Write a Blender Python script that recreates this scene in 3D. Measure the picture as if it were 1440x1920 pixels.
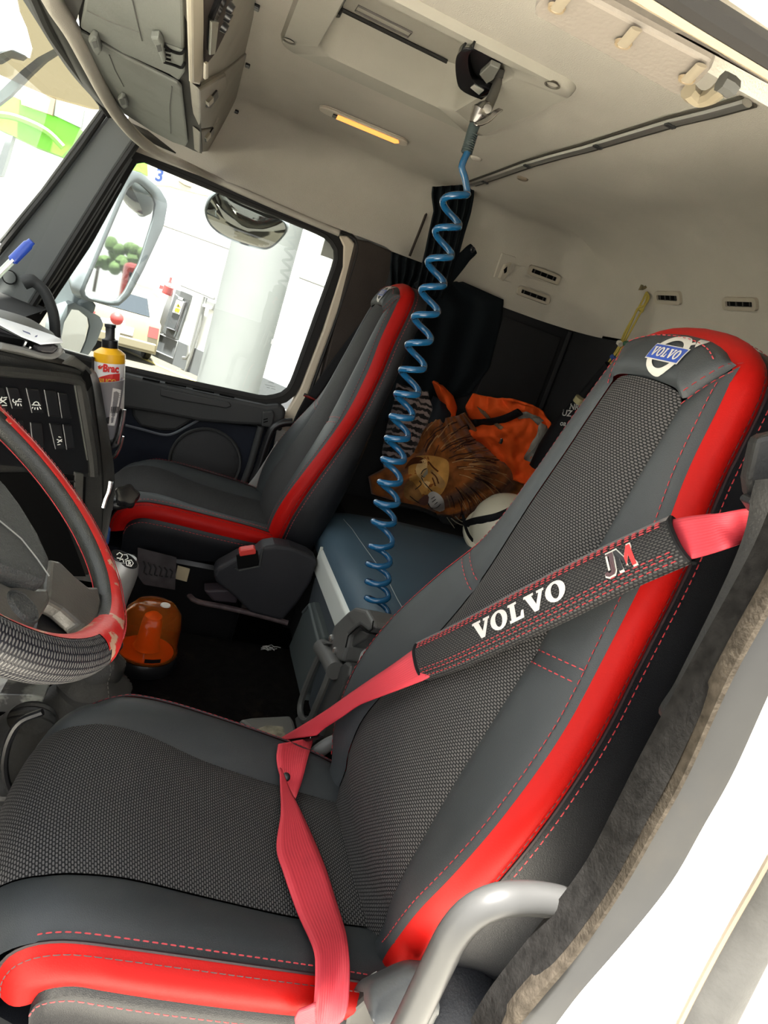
import bpy, bmesh, math, random
from mathutils import Vector as V, Matrix
from mathutils.bvhtree import BVHTree
for _o in list(bpy.data.objects): bpy.data.objects.remove(_o)
S = bpy.context.scene
COL = S.collection
PI = math.pi

# ------------------------------------------------------------------ camera, sky, light, exposure
# world axes: +X across the cab from the open driver's door to the passenger door, +Y to the front of the truck, +Z up;
# the origin is the eye point in the open doorway, about 1.3 m above the cab floor
FPX = 1269.0
CR = V((-0.25022195, -0.91757777, 0.30893367)); CU = V((0.33656746, 0.21674729, 0.9163749)); CF = V((0.90780577, -0.33327414, -0.25459189))
cam = bpy.data.cameras.new('camera'); cam.sensor_fit = 'VERTICAL'; cam.sensor_height = 36.0
cam.lens = FPX / 1920 * 36; cam.clip_start = .02; cam.clip_end = 200
camo = bpy.data.objects.new('camera', cam); COL.objects.link(camo)
camo.matrix_world = Matrix(((CR.x, CU.x, -CF.x, 0), (CR.y, CU.y, -CF.y, 0), (CR.z, CU.z, -CF.z, 0), (0, 0, 0, 1)))
S.camera = camo
W = bpy.data.worlds.new('overcast_sky'); S.world = W; W.use_nodes = True
_n = W.node_tree.nodes; _l = W.node_tree.links
_bg = _n['Background']
_tc = _n.new('ShaderNodeTexCoord'); _sp = _n.new('ShaderNodeSeparateXYZ'); _rp = _n.new('ShaderNodeValToRGB')
_l.new(_tc.outputs['Generated'], _sp.inputs[0]); _l.new(_sp.outputs['Z'], _rp.inputs[0]); _l.new(_rp.outputs[0], _bg.inputs[0])
_rp.color_ramp.elements[0].position = 0.0; _rp.color_ramp.elements[0].color = (.92, .92, .90, 1)
_rp.color_ramp.elements[1].position = 1.0; _rp.color_ramp.elements[1].color = (.93, .96, 1, 1)
_bg.inputs[1].default_value = 1.75
sun = bpy.data.lights.new('sun', 'SUN'); sun.energy = 32.0; sun.angle = math.radians(3); sun.color = (1, .96, .9)
suno = bpy.data.objects.new('sun', sun); COL.objects.link(suno)
suno.rotation_euler = V((-.15, .07, .985)).to_track_quat('Z', 'Y').to_euler()
S.view_settings.view_transform = 'Standard'; S.view_settings.look = 'None'
S.view_settings.gamma = 1; S.view_settings.use_curve_mapping = False
S.view_settings.exposure = 0.9
S.cycles.caustics_reflective = False

# ------------------------------------------------------------------ helpers
def ray(x, y): return CF + CR * ((x - 720) / FPX) + CU * ((960 - y) / FPX)
def at(x, y, X=None, Y=None, Z=None):
    """the point of the place that the photograph shows at (x, y), on the plane X=, Y= or Z="""
    d = ray(x, y)
    return d * (X / d.x if X is not None else Y / d.y if Y is not None else Z / d.z)
def atp(x, y, p, n):
    d = ray(x, y); return d * (V(p).dot(V(n)) / d.dot(V(n)))
def px2(s): return [tuple(map(float, q.split(','))) for q in s.split()]
def ats(s, **k): return [at(x, y, **k) for x, y in px2(s)]

def lerp(a, b, t): return a + (b - a) * t
def itp(tab, x):
    """smooth (monotone-ish) interpolation in a table of (x, y...)"""
    if x <= tab[0][0]: return tab[0][1:]
    if x >= tab[-1][0]: return tab[-1][1:]
    for i in range(len(tab) - 1):
        if x <= tab[i + 1][0]:
            a, b = tab[i], tab[i + 1]; t = (x - a[0]) / (b[0] - a[0])
            p = tab[max(i - 1, 0)]; q = tab[min(i + 2, len(tab) - 1)]
            out = []
            for k in range(1, len(a)):
                h = b[0] - a[0]
                m0 = (b[k] - p[k]) / (b[0] - p[0]) * h; m1 = (q[k] - a[k]) / (q[0] - a[0]) * h
                t2, t3 = t * t, t * t * t
                out.append((2 * t3 - 3 * t2 + 1) * a[k] + (t3 - 2 * t2 + t) * m0 + (-2 * t3 + 3 * t2) * b[k] + (t3 - t2) * m1)
            return tuple(out)
def spline(pts, n, closed=False):
    """Catmull-Rom through pts, resampled evenly to n points"""
    P = [V(p) for p in pts]; N = len(P); out = []
    segs = N if closed else N - 1
    for i in range(segs):
        a = P[(i - 1) % N] if closed or i > 0 else P[0] * 2 - P[1]
        b, c = P[i], P[(i + 1) % N]
        d = P[(i + 2) % N] if closed or i + 2 < N else P[-1] * 2 - P[-2]
        for k in range(12):
            t = k / 12
            out.append(.5 * ((2 * b) + (c - a) * t + (2 * a - 5 * b + 4 * c - d) * t * t + (3 * b - a - 3 * c + d) * t ** 3))
    if not closed: out.append(P[-1])
    return resample(out, n, closed)
def resample(P, n, closed=False):
    Q = list(P) + ([P[0]] if closed else [])
    L = [0]
    for a, b in zip(Q, Q[1:]): L.append(L[-1] + (b - a).length)
    out = []; j = 0
    m = n if closed else n - 1
    for i in range(n):
        s = L[-1] * i / m
        while j < len(L) - 2 and L[j + 1] < s: j += 1
        d = L[j + 1] - L[j]
        out.append(Q[j].lerp(Q[j + 1], (s - L[j]) / d if d > 1e-9 else 0))
    return out

class MB:
    """collects shapes and links them as one mesh object"""
    def __init__(s): s.v = []; s.f = []; s.uv = []; s.fm = []
    def add(s, v, f, uv=None, mi=0):
        o = len(s.v); s.v += [tuple(p) for p in v]
        s.uv += uv if uv else [(p[0], p[1]) for p in v]
        s.f += [tuple(i + o for i in q) for q in f]; s.fm += [mi] * len(f); return s
    def grid(s, rows, uv=None, closeu=False, closev=False, mi=0):
        """rows: list of equal-length lists of points"""
        R = len(rows); C = len(rows[0]); f = []
        for i in range(R if closev else R - 1):
            for j in range(C if closeu else C - 1):
                f.append((i * C + j, i * C + (j + 1) % C, ((i + 1) % R) * C + (j + 1) % C, ((i + 1) % R) * C + j))
        return s.add([p for r in rows for p in r], f, [u for r in uv for u in r] if uv else None, mi)
    def prism(s, pts, d, mi=0):
        """a planar outline pushed along d"""
        n = len(pts); d = V(d)
        v = [V(p) for p in pts] + [V(p) + d for p in pts]
        f = [tuple(range(n - 1, -1, -1)), tuple(range(n, 2 * n))] + [(i, (i + 1) % n, n + (i + 1) % n, n + i) for i in range(n)]
        return s.add(v, f, None, mi)
    def box(s, c, size, ax=None, mi=0):
        c = V(c); X, Y, Z = ax or (V((1, 0, 0)), V((0, 1, 0)), V((0, 0, 1)))
        a, b, h = X * size[0] / 2, Y * size[1] / 2, Z * size[2] / 2
        v = [c + a * i + b * j + h * k for k in (-1, 1) for j in (-1, 1) for i in (-1, 1)]
        return s.add(v, [(0, 2, 3, 1), (4, 5, 7, 6), (0, 1, 5, 4), (2, 6, 7, 3), (0, 4, 6, 2), (1, 3, 7, 5)], None, mi)
    def tube(s, pts, r, n=10, closed=False, cap=True, flat=None, mi=0):
        """sweep a circle (or an ellipse: flat=(ratio, axis)) along pts; r a number or a list"""
        P = [V(p) for p in pts]; N = len(P); rows = []; up = None
        for i in range(N):
            t = (P[(i + 1) % N] - P[i - 1]) if closed else (P[min(i + 1, N - 1)] - P[max(i - 1, 0)])
            if t.length < 1e-9: t = V((0, 0, 1))
            t.normalize()
            if up is None: up = t.orthogonal().normalized() if flat is None else V(flat[1])
            if flat is not None: up = V(flat[1])
            up = (up - t * up.dot(t))
            if up.length < 1e-6: up = t.orthogonal()
            up.normalize(); b = t.cross(up)
            rr = r[i] if isinstance(r, (list, tuple)) else r
            k = flat[0] if flat else 1
            rows.append([P[i] + up * (rr * k * math.cos(2 * PI * j / n)) + b * (rr * math.sin(2 * PI * j / n)) for j in range(n)])
        o = len(s.v)
        s.grid(rows, None, closeu=True, closev=closed, mi=mi)
        if cap and not closed:
            s.f += [tuple(o + j for j in range(n - 1, -1, -1)), tuple(o + (N - 1) * n + j for j in range(n))]; s.fm += [mi, mi]
        return s
    def lathe(s, prof, base=(0, 0, 0), axis=(0, 0, 1), n=24, mi=0, xa=None):
        """prof: (radius, height)"""
        b = V(base); a = V(axis).normalized(); x = V(xa) if xa else a.orthogonal().normalized(); x = (x - a * x.dot(a)).normalized(); y = a.cross(x)
        rows = [[b + a * h + x * (r * math.cos(2 * PI * j / n)) + y * (r * math.sin(2 * PI * j / n)) for j in range(n)] for r, h in prof]
        uv = [[(j / n, h) for j in range(n)] for r, h in prof]
        return s.grid(rows, uv, closeu=True, mi=mi)
    def build(s, name, mat, parent=None, smooth=True, bevel=0, sub=0, solid=0, angle=40, bseg=2, face=False):
        me = bpy.data.meshes.new(name); me.from_pydata(s.v, [], s.f); me.validate()
        uvl = me.uv_layers.new(name='uv')
        for lp in me.loops: uvl.data[lp.index].uv = s.uv[lp.vertex_index]
        mats = mat if isinstance(mat, (list, tuple)) else [mat]
        for m in mats: me.materials.append(m)
        if len(mats) > 1:
            for p, mi in zip(me.polygons, s.fm): p.material_index = mi
        bm = bmesh.new(); bm.from_mesh(me); bmesh.ops.remove_doubles(bm, verts=bm.verts, dist=1e-6)
        bmesh.ops.recalc_face_normals(bm, faces=bm.faces)
        if face:
            bm.normal_update()
            if sum(fc.normal.dot(fc.calc_center_median()) * fc.calc_area() for fc in bm.faces) > 0: bmesh.ops.reverse_faces(bm, faces=bm.faces)
        if smooth:
            for fc in bm.faces: fc.smooth = True
            ca = math.radians(angle)
            for e in bm.edges:
                if len(e.link_faces) == 2 and e.calc_face_angle(0) > ca: e.smooth = False
        bm.to_mesh(me); bm.free()
        o = bpy.data.objects.new(name, me); COL.objects.link(o)
        if parent is not None: o.parent = parent; o.matrix_parent_inverse = parent.matrix_world.inverted()
        if solid: m = o.modifiers.new('thickness', 'SOLIDIFY'); m.thickness = solid; m.offset = -1
        if bevel: m = o.modifiers.new('bevel', 'BEVEL'); m.width = bevel; m.segments = bseg; m.limit_method = 'ANGLE'; m.angle_limit = math.radians(35)
        if sub: m = o.modifiers.new('smooth', 'SUBSURF'); m.levels = sub; m.render_levels = sub
        return o

def thing(name, label, cat, loc=(0, 0, 0), group=None):
    o = bpy.data.objects.new(name, None); COL.objects.link(o); o.location = loc; o.empty_display_size = .05
    o.matrix_world = Matrix.Translation(V(loc))
    return tag(o, label, cat, group)
def tag(o, label=None, cat=None, group=None, kind=None):
    for k, v in (('label', label), ('category', cat), ('group', group), ('kind', kind)):
        if v: o[k] = v
    return o
def struct(o): o['kind'] = 'structure'; return o
def stuff(o): o['kind'] = 'stuff'; return o
def bvh_of(*obs):
    vs, fs = [], []
    for o in obs:
        k = len(vs); vs += [o.matrix_world @ v.co for v in o.data.vertices]; fs += [tuple(i + k for i in p.vertices) for p in o.data.polygons]
    return BVHTree.FromPolygons(vs, fs)
def drape(pts, bvh, d, lift):
    """push points along d until they lie on a surface, then lift them off it"""
    d = V(d).normalized(); out = []
    for p in pts:
        h = bvh.ray_cast(V(p) - d * .3, d, .8)
        q = h[0] if h[0] is not None else bvh.find_nearest(V(p))[0]
        out.append(q - d * lift)
    return out
def round_rect(w, h, r, n=4):
    out = []
    for cx, cy, a0 in ((w / 2 - r, h / 2 - r, 0), (-w / 2 + r, h / 2 - r, 90), (-w / 2 + r, -h / 2 + r, 180), (w / 2 - r, -h / 2 + r, 270)):
        for k in range(n + 1):
            a = math.radians(a0 + 90 * k / n); out.append((cx + r * math.cos(a), cy + r * math.sin(a)))
    return out
def stitches(mb, path, nrm, length=.0075, gap=.003, w=.0008, lift=.0008):
    """a run of thread dashes along a path; nrm: the surface normal (vector or list)"""
    P = [V(p) for p in path]; L = sum((b - a).length for a, b in zip(P, P[1:]))
    n = max(2, int(L / (length + gap))); Q = resample(P, n * 3 + 1)
    for i in range(n):
        a, b = Q[3 * i], Q[3 * i + 2]; t = b - a
        if t.length < 1e-6: continue
        N = V(nrm[min(len(nrm) - 1, int(i / n * len(nrm)))] if isinstance(nrm, list) else nrm).normalized()
        t.normalize(); s_ = t.cross(N).normalized()
        c = (a + b) / 2 + N * lift
        k = t * length / 2 ; s2 = s_ * w; m = N * w
        mb.add([c - k - s2 * .4, c - k + s2 * .4, c + k + s2 * .4, c + k - s2 * .4, c - k * .7 - s2 + m, c - k * .7 + s2 + m, c + k * .7 + s2 + m, c + k * .7 - s2 + m],
               [(4, 5, 6, 7), (0, 1, 5, 4), (1, 2, 6, 5), (2, 3, 7, 6), (3, 0, 4, 7)])
def text2d(body, size=1.0, shear=0.0, bold=0.0, sp=1.0):
    """flat text as (points, faces) in its own plane, baseline at 0"""
    cu = bpy.data.curves.new('lettering', 'FONT'); cu.body = body; cu.size = size; cu.shear = shear; cu.offset = bold; cu.space_character = sp; cu.resolution_u = 3
    o = bpy.data.objects.new('lettering', cu); COL.objects.link(o)
    dg = bpy.context.evaluated_depsgraph_get(); me = o.evaluated_get(dg).to_mesh()
    v = [(p.co.x, p.co.y) for p in me.vertices]; f = [tuple(p.vertices) for p in me.polygons]
    o.evaluated_get(dg).to_mesh_clear(); bpy.data.objects.remove(o); bpy.data.curves.remove(cu)
    return v, f

# ------------------------------------------------------------------ materials
def nd(nt, t, **k):
    n = nt.nodes.new(t)
    for a, b in k.items(): setattr(n, a, b)
    return n
MATS = {}
def mat(name, col, rough=.5, metal=0, bump=0, bscale=60, var=0, vscale=8, spec=.5, coat=0, trans=0, ior=1.45, alpha=1, emit=None, estr=0, dirt=None, dscale=5, dmin=.5, dmax=.7, sheen=0):
    if name in MATS: return MATS[name]
    m = bpy.data.materials.new(name); m.use_nodes = True; nt = m.node_tree; b = nt.nodes['Principled BSDF']; L = nt.links
    c4 = (*col, 1)
    b.inputs['Base Color'].default_value = c4; b.inputs['Roughness'].default_value = rough; b.inputs['Metallic'].default_value = metal
    b.inputs['Specular IOR Level'].default_value = spec; b.inputs['Coat Weight'].default_value = coat; b.inputs['Transmission Weight'].default_value = trans
    b.inputs['IOR'].default_value = ior; b.inputs['Alpha'].default_value = alpha; b.inputs['Sheen Weight'].default_value = sheen
    if emit: b.inputs['Emission Color'].default_value = (*emit, 1); b.inputs['Emission Strength'].default_value = estr
    tc = nd(nt, 'ShaderNodeTexCoord')
    if var or dirt:
        src = None
        if var:
            no = nd(nt, 'ShaderNodeTexNoise'); no.inputs['Scale'].default_value = vscale; no.inputs['Detail'].default_value = 5
            L.new(tc.outputs['Object'], no.inputs['Vector'])
            rp = nd(nt, 'ShaderNodeValToRGB'); rp.color_ramp.elements[0].position = .3; rp.color_ramp.elements[1].position = .7
            rp.color_ramp.elements[0].color = (*[max(0, c * (1 - var)) for c in col], 1); rp.color_ramp.elements[1].color = (*[min(1, c * (1 + var)) for c in col], 1)
            L.new(no.outputs['Fac'], rp.inputs[0]); src = rp.outputs[0]
        if dirt:
            n2 = nd(nt, 'ShaderNodeTexNoise'); n2.inputs['Scale'].default_value = dscale; n2.inputs['Detail'].default_value = 8; n2.inputs['Roughness'].default_value = .65
            L.new(tc.outputs['Object'], n2.inputs['Vector'])
            mr = nd(nt, 'ShaderNodeMapRange'); mr.inputs[1].default_value = dmin; mr.inputs[2].default_value = dmax; L.new(n2.outputs['Fac'], mr.inputs[0])
            mx = nd(nt, 'ShaderNodeMix', data_type='RGBA'); L.new(mr.outputs[0], mx.inputs[0])
            if src: L.new(src, mx.inputs[6])
            else: mx.inputs[6].default_value = c4
            mx.inputs[7].default_value = (*dirt, 1); src = mx.outputs[2]
        L.new(src, b.inputs['Base Color'])
    if bump:
        no = nd(nt, 'ShaderNodeTexNoise'); no.inputs['Scale'].default_value = bscale; no.inputs['Detail'].default_value = 3
        L.new(tc.outputs['Object'], no.inputs['Vector'])
        bp = nd(nt, 'ShaderNodeBump'); bp.inputs['Strength'].default_value = bump; bp.inputs['Distance'].default_value = .002
        L.new(no.outputs['Fac'], bp.inputs['Height']); L.new(bp.outputs[0], b.inputs['Normal'])
    MATS[name] = m; return m
def weave(name, pu, pv, hi, lo, rough=.75, skew=.5, bump=.6, fu=.8, fv=.72):
    """rows of raised light yarns on a dark ground, from the surface's own uv in metres"""
    m = bpy.data.materials.new(name); m.use_nodes = True; nt = m.node_tree; b = nt.nodes['Principled BSDF']; L = nt.links
    uv = nd(nt, 'ShaderNodeUVMap'); uv.uv_map = 'uv'; sp = nd(nt, 'ShaderNodeSeparateXYZ'); L.new(uv.outputs[0], sp.inputs[0])
    def mth(op, a, b_=None):
        n = nd(nt, 'ShaderNodeMath', operation=op)
        for i, q in enumerate((a, b_)):
            if q is None: continue
            if isinstance(q, (int, float)): n.inputs[i].default_value = q
            else: L.new(q, n.inputs[i])
        return n.outputs[0]
    v = mth('DIVIDE', sp.outputs[1], pv); row = mth('FLOOR', v); fvv = mth('SUBTRACT', v, row)
    u = mth('ADD', mth('DIVIDE', sp.outputs[0], pu), mth('MULTIPLY', row, skew)); fuu = mth('FRACT', u)
    a = mth('ABSOLUTE', mth('SUBTRACT', fuu, .5)); c = mth('ABSOLUTE', mth('SUBTRACT', fvv, .5))
    d = mth('ADD', mth('POWER', mth('DIVIDE', a, fu / 2), 3.0), mth('POWER', mth('DIVIDE', c, fv / 2), 2.0))
    h = mth('SUBTRACT', 1.0, d)
    mr = nd(nt, 'ShaderNodeMapRange'); mr.inputs[1].default_value = -.15; mr.inputs[2].default_value = .5; L.new(h, mr.inputs[0])
    no = nd(nt, 'ShaderNodeTexNoise'); no.inputs['Scale'].default_value = 240; L.new(uv.outputs[0], no.inputs['Vector'])
    k = mth('MULTIPLY', mr.outputs[0], mth('ADD', mth('MULTIPLY', no.outputs['Fac'], .8), .6))
    mx = nd(nt, 'ShaderNodeMix', data_type='RGBA'); L.new(k, mx.inputs[0]); mx.inputs[6].default_value = (*lo, 1); mx.inputs[7].default_value = (*hi, 1)
    L.new(mx.outputs[2], b.inputs['Base Color']); b.inputs['Roughness'].default_value = rough; b.inputs['Specular IOR Level'].default_value = .3
    bp = nd(nt, 'ShaderNodeBump'); bp.inputs['Strength'].default_value = bump; bp.inputs['Distance'].default_value = .0015
    L.new(mr.outputs[0], bp.inputs['Height']); L.new(bp.outputs[0], b.inputs['Normal'])
    MATS[name] = m; return m

LEATHER = mat('charcoal_leather', (.030, .034, .0365), .5, bump=.25, bscale=900, var=.12, vscale=6, spec=.45)
LEATHERB = mat('black_leather', (.0085, .009, .011), .45, bump=.25, bscale=700, spec=.4)
RED = mat('red_leather', (.34, .0055, .004), .45, bump=.08, bscale=500, spec=.14)
WEAVE = weave('woven_seat_cloth', .0064, .0036, (.092, .088, .086), (.0045, .0045, .005))
WEAVEF = weave('ribbed_seat_cloth', .004, .003, (.045, .043, .042), (.012, .012, .012))
THREAD = mat('red_thread', (.34, .028, .034), .6)
THREADB = mat('black_thread', (.02, .01, .012), .6)
BELTRED = mat('red_webbing', (.52, .038, .055), .6, bump=.3, bscale=400)
LINER = mat('beige_headliner', (.46, .43, .37), .92, bump=.5, bscale=500, var=.05, vscale=5, spec=.15)
PLASTIC = mat('dark_grey_plastic', (.033, .034, .034), .5, bump=.25, bscale=600, spec=.4)
PLEATHER = mat('passenger_leather_dimmed', (.026, .029, .030), .5, bump=.25, bscale=900, spec=.4)  # charcoal leather copied darker to dim the far seat
PLASTICB = mat('black_plastic', (.008, .008, .009), .35, bump=.1, bscale=300, spec=.5)
RUBBER = mat('black_rubber', (.012, .011, .010), .55, spec=.35)
BLACKV = mat('deep_black_void', (.004, .004, .004), .9, spec=.1)

# ------------------------------------------------------------------ the cab shell
XW, YR, ZC = 2.60, -1.43, .50       # passenger door plane, rear wall plane, ceiling
WALLDARK = mat('dark_bunk_vinyl', (.024, .024, .025), .75, bump=.2, bscale=120, var=.2, vscale=3, spec=.25)
BROWN = mat('brown_pillar_trim', (.045, .036, .031), .8, bump=.3, bscale=300, var=.15, spec=.2)
CREAM = mat('cream_paint', (.62, .54, .42), .45, var=.06, spec=.4)
WHITEP = mat('white_cab_paint', (.80, .77, .71), .35, var=.04, vscale=3, dirt=(.45, .36, .27), dscale=3, dmin=.62, dmax=.85, coat=.3)
CARPET = mat('black_carpet', (.0035, .003, .0028), .95, bump=1, bscale=260, var=.5, vscale=40, spec=.06, dirt=(.020, .014, .009), dscale=9, dmin=.58, dmax=.8)
CHROME = mat('chrome', (.75, .75, .74), .18, 1)
STEEL = mat('brushed_steel', (.55, .55, .54), .32, 1)
BLUEDOOR = mat('navy_door_vinyl', (.005, .008, .017), .6, bump=.2, bscale=300, spec=.3)

HATCH = [at(508, 72, Z=ZC), at(884, 246, Z=ZC), at(1104, 162, Z=ZC)]
hx0, hx1, hy0, hy1 = 1.27, 1.75, -.565, -.062
ix0, ix1, iy0, iy1 = 1.30, 1.665, -.455, -.135

def liner():
    plan = [V((2.575, .30, 0)), V((2.575, -.2, 0)), V((2.575, -.62, 0)), V((2.56, -.80, 0)), V((2.52, -1.0, 0)), V((2.50, -1.2, 0))]
    for k in range(1, 9):
        a = k / 8 * PI / 2; plan.append(V((2.50 - .22 + .22 * math.cos(a), -1.21 - .22 * math.sin(a), 0)))
    plan += [V((x, YR, 0)) for x in (2.0, 1.6, 1.2, .9, .76)]
    for k in range(1, 7):
        a = k / 6 * PI / 2; plan.append(V((.76 - .22 * math.sin(a), YR + .22 - .22 * math.cos(a), 0)))
    plan += [V((.54, y, 0)) for y in (-1.0, -.62, -.2, .30)]
    N = len(plan); rows = []
    nor = []
    for i in range(N):
        t = plan[min(i + 1, N - 1)] - plan[max(i - 1, 0)]; t.normalize(); nor.append(V((t.y, -t.x, 0)))
    bot = [.262 if p.y > -.66 else .262 - .062 * min(1, (-.66 - p.y) / .12) for p in plan]
    for k in range(11):
        row = []
        for i, p in enumerate(plan):
            rear = max(0, -nor[i].y * -1) ** 2
            rear = max(0, nor[i].y) ** 2
            r = .15 + .20 * rear; rz = .15 + .10 * rear
            if k == 0: row.append(V((p.x, p.y, bot[i]))); continue
            a = (k - 1) / 9 * PI / 2
            q = p + nor[i] * (r * (1 - math.cos(a)))
            if nor[i].x < -.7 and False: pass
            row.append(V((q.x, q.y, max(bot[i] + .002, ZC - rz) * (1 - math.sin(a)) + ZC * math.sin(a) if True else 0)))
        rows.append(row)
    mb = MB(); mb.grid(rows)
    top = rows[-1]
    bm = bmesh.new()
    ring = [bm.verts.new(p) for p in top]
    hole = [bm.verts.new((x, y, ZC)) for x, y in ((ix0, iy0), (ix1, iy0), (ix1, iy1), (ix0, iy1))]
    es = [bm.edges.new((ring[i], ring[(i + 1) % len(ring)])) for i in range(len(ring))] + [bm.edges.new((hole[i], hole[(i + 1) % 4])) for i in range(4)]
    bmesh.ops.triangle_fill(bm, edges=es, use_beauty=True)
    bm.verts.index_update()
    mb.add([v.co.copy() for v in bm.verts], [tuple(v.index for v in f_.verts) for f_ in bm.faces]); bm.free()
    return mb
o = liner().build('ceiling', LINER, angle=60); struct(o)
# outer skin so that no daylight leaks through the lining
mb = MB(); mb.box((1.55, -.45, .60), (2.3, 2.1, .04)); mb.box((1.5, -1.50, .2), (2.3, .05, 1.6)); struct(mb.build('roof', WHITEP, None, False, bevel=.01))
# lower walls of the bunk
mb = MB(); mb.prism([V((.46, YR, -1.3)), V((2.5, YR, -1.3)), V((2.5, YR, .215)), V((.46, YR, .215))], (0, -.03, 0))
wr = struct(mb.build('wall_rear', WALLDARK, None, False, bevel=.006))
mb = MB(); mb.prism([V((2.52, -1.46, -1.3)), V((2.52, -.66, -1.3)), V((2.52, -.66, .21)), V((2.52, -1.46, .21))], (.05, 0, 0))
struct(mb.build('wall_right', WALLDARK, None, False, bevel=.006))
mb = MB(); mb.tube(spline([(2.49, YR + .012, .20), (2.49, YR + .012, -.2), (2.48, YR + .015, -.6)], 8), .010, 8)
struct(mb.build('trim_1', WALLDARK))
# a shallow raised pad on the rear wall (a panel seam is visible left of the corner)
mb = MB(); mb.prism([V((2.515, -1.40, -.6)), V((2.515, -1.13, -.6)), V((2.515, -1.13, .17)), V((2.515, -1.40, .17))], (-.008, 0, 0)); mb.build('bunk_wall_pad', WALLDARK, None, False, bevel=.006); struct(bpy.data.objects['bunk_wall_pad'])
# driver side wall behind the seat
mb = MB(); mb.prism([V((.44, -.60, -1.3)), V((.44, -1.46, -1.3)), V((.44, -1.46, .27)), V((.44, -.60, .27))], (.04, 0, 0))
struct(mb.build('wall_left', WALLDARK, None, False))
# brown B-pillar trim on the passenger side
mb = MB(); mb.prism(ats('668,448 690,452 742,474 745,520 700,640 600,860 560,905 535,880 560,800 600,720', X=2.57), (.05, 0, 0))
struct(mb.build('trim_2', BROWN, None, False, bevel=.006))
# floor, engine tunnel
mb = MB(); mb.box((1.5, -.15, -1.33), (2.3, 2.7, .06)); fl = struct(mb.build('floor', CARPET, None, False))
mb = MB()
prof = [(1.12, -1.30), (1.15, -1.08), (1.20, -1.03), (1.5, -1.02), (1.80, -1.02), (1.88, -1.04), (1.92, -1.10), (1.95, -1.30)]
mb.grid([[V((x, y, z)) for x, z in prof] for y in (-.62, -.3, 0, .3, .55, .9)])
struct(mb.build('floor_tunnel', CARPET))
# pinkish edging strip on the tunnel side of the passenger footwell
mb = MB(); mb.tube(spline(ats('316,1096 350,1112 368,1127 420,1138 480,1152 540,1168', Z=-1.0), 20), .009, 8); struct(mb.build('trim_3', mat('worn_edging', (.14, .10, .10), .6, var=.4, vscale=30)))

# ---------------- passenger door: glass, frame, seal, panel
win = ats('270,297 430,364 592,431 617,444 631,464 632,490 600,578 556,700 545,728 526,743 494,748 380,724 230,691 110,662 70,640 62,612 100,552 165,455 240,318 252,300', X=XW)
win = resample(win, 90, True)
GLASSM = bpy.data.materials.new('window_glass'); GLASSM.use_nodes = True
def glass_nodes(m, tint, gl=.06, rough=0.0):
    nt = m.node_tree; nt.nodes.clear(); L = nt.links
    out = nd(nt, 'ShaderNodeOutputMaterial'); tr = nd(nt, 'ShaderNodeBsdfTransparent'); g = nd(nt, 'ShaderNodeBsdfGlossy'); mx = nd(nt, 'ShaderNodeMixShader')
    tr.inputs[0].default_value = (*tint, 1); g.inputs['Roughness'].default_value = rough
    fr = nd(nt, 'ShaderNodeFresnel'); fr.inputs[0].default_value = 1.45
    mu = nd(nt, 'ShaderNodeMath', operation='MULTIPLY'); mu.inputs[1].default_value = gl / .04; L.new(fr.outputs[0], mu.inputs[0])
    L.new(mu.outputs[0], mx.inputs[0]); L.new(tr.outputs[0], mx.inputs[1]); L.new(g.outputs[0], mx.inputs[2]); L.new(mx.outputs[0], out.inputs[0])
glass_nodes(GLASSM, (.96, .98, .97), .03)
mb = MB(); mb.prism([p + V((.012, 0, 0)) for p in win], (.004, 0, 0)); w1 = struct(mb.build('window_1', GLASSM, None, False))
mb = MB(); mb.tube(win, .013, 8, closed=True); mb.build('seal', RUBBER, w1)
# outer frame as a flat band round the glass
def band(inner, w, x0, dx):
    c = sum(inner, V()) / len(inner); n = len(inner); outer = []
    for i, p in enumerate(inner):
        t = (inner[(i + 1) % n] - inner[i - 1]).normalized(); q = V((0, t.z, -t.y))
        if q.dot(p - c) < 0: q = -q
        outer.append(p + q * w)
    mb = MB(); rows = [[V((x0, p.y, p.z)) for p in inner], [V((x0, p.y, p.z)) for p in outer], [V((x0 + dx, p.y, p.z)) for p in outer], [V((x0 + dx, p.y, p.z)) for p in inner]]
    mb.grid(rows, closeu=True, closev=True); return mb, outer
mb, wout = band(win, .030, XW - .012, .06); mb.build('window_frame', RUBBER, w1, angle=30)
# cream painted rear edge of the door frame
d1 = bpy.data.objects.new('door_1', None); COL.objects.link(d1); struct(d1)
mb = MB(); mb.prism(ats('634,442 652,440 667,458 664,490 640,570 590,705 560,790 540,812 520,800 560,735 605,620 642,500 643,462', X=2.585), (.03, 0, 0))
mb.build('frame', CREAM, d1, False, bevel=.008)
mb = MB(); mb.tube(spline(ats('640,436 662,444 670,462 664,494 630,600 590,712 566,790', X=2.575), 40), .006, 8); mb.build('seal', RUBBER, d1)
# upper arm-rest pad of the door
mb = MB(); mb.prism(ats('232,700 300,716 380,735 470,754 500,760 522,758 535,764 536,775 528,812 508,800 440,797 380,792 300,777 225,765 150,740 150,690', X=2.545), (.05, 0, 0))
mb.build('arm_pad', PLASTIC, d1, False, bevel=.014, bseg=3)
mb = MB(); mb.prism(ats('300,728 430,754 434,762 424,766 330,750 300,742', X=2.540), (.012, 0, 0)); mb.build('pull_recess', mat('grab_recess', (.03, .03, .03), .5), d1, False, bevel=.004)
for a in ('268,708 300,715 299,718 267,711', '310,716 350,724 349,727 309,719', '362,727 402,735 401,738 361,730', '412,738 440,744 439,747 411,741'):
    mb = MB(); mb.prism(ats(a, X=2.542), (.006, 0, 0)); mb.build('demist_slot', BLACKV, d1, False)
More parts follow.
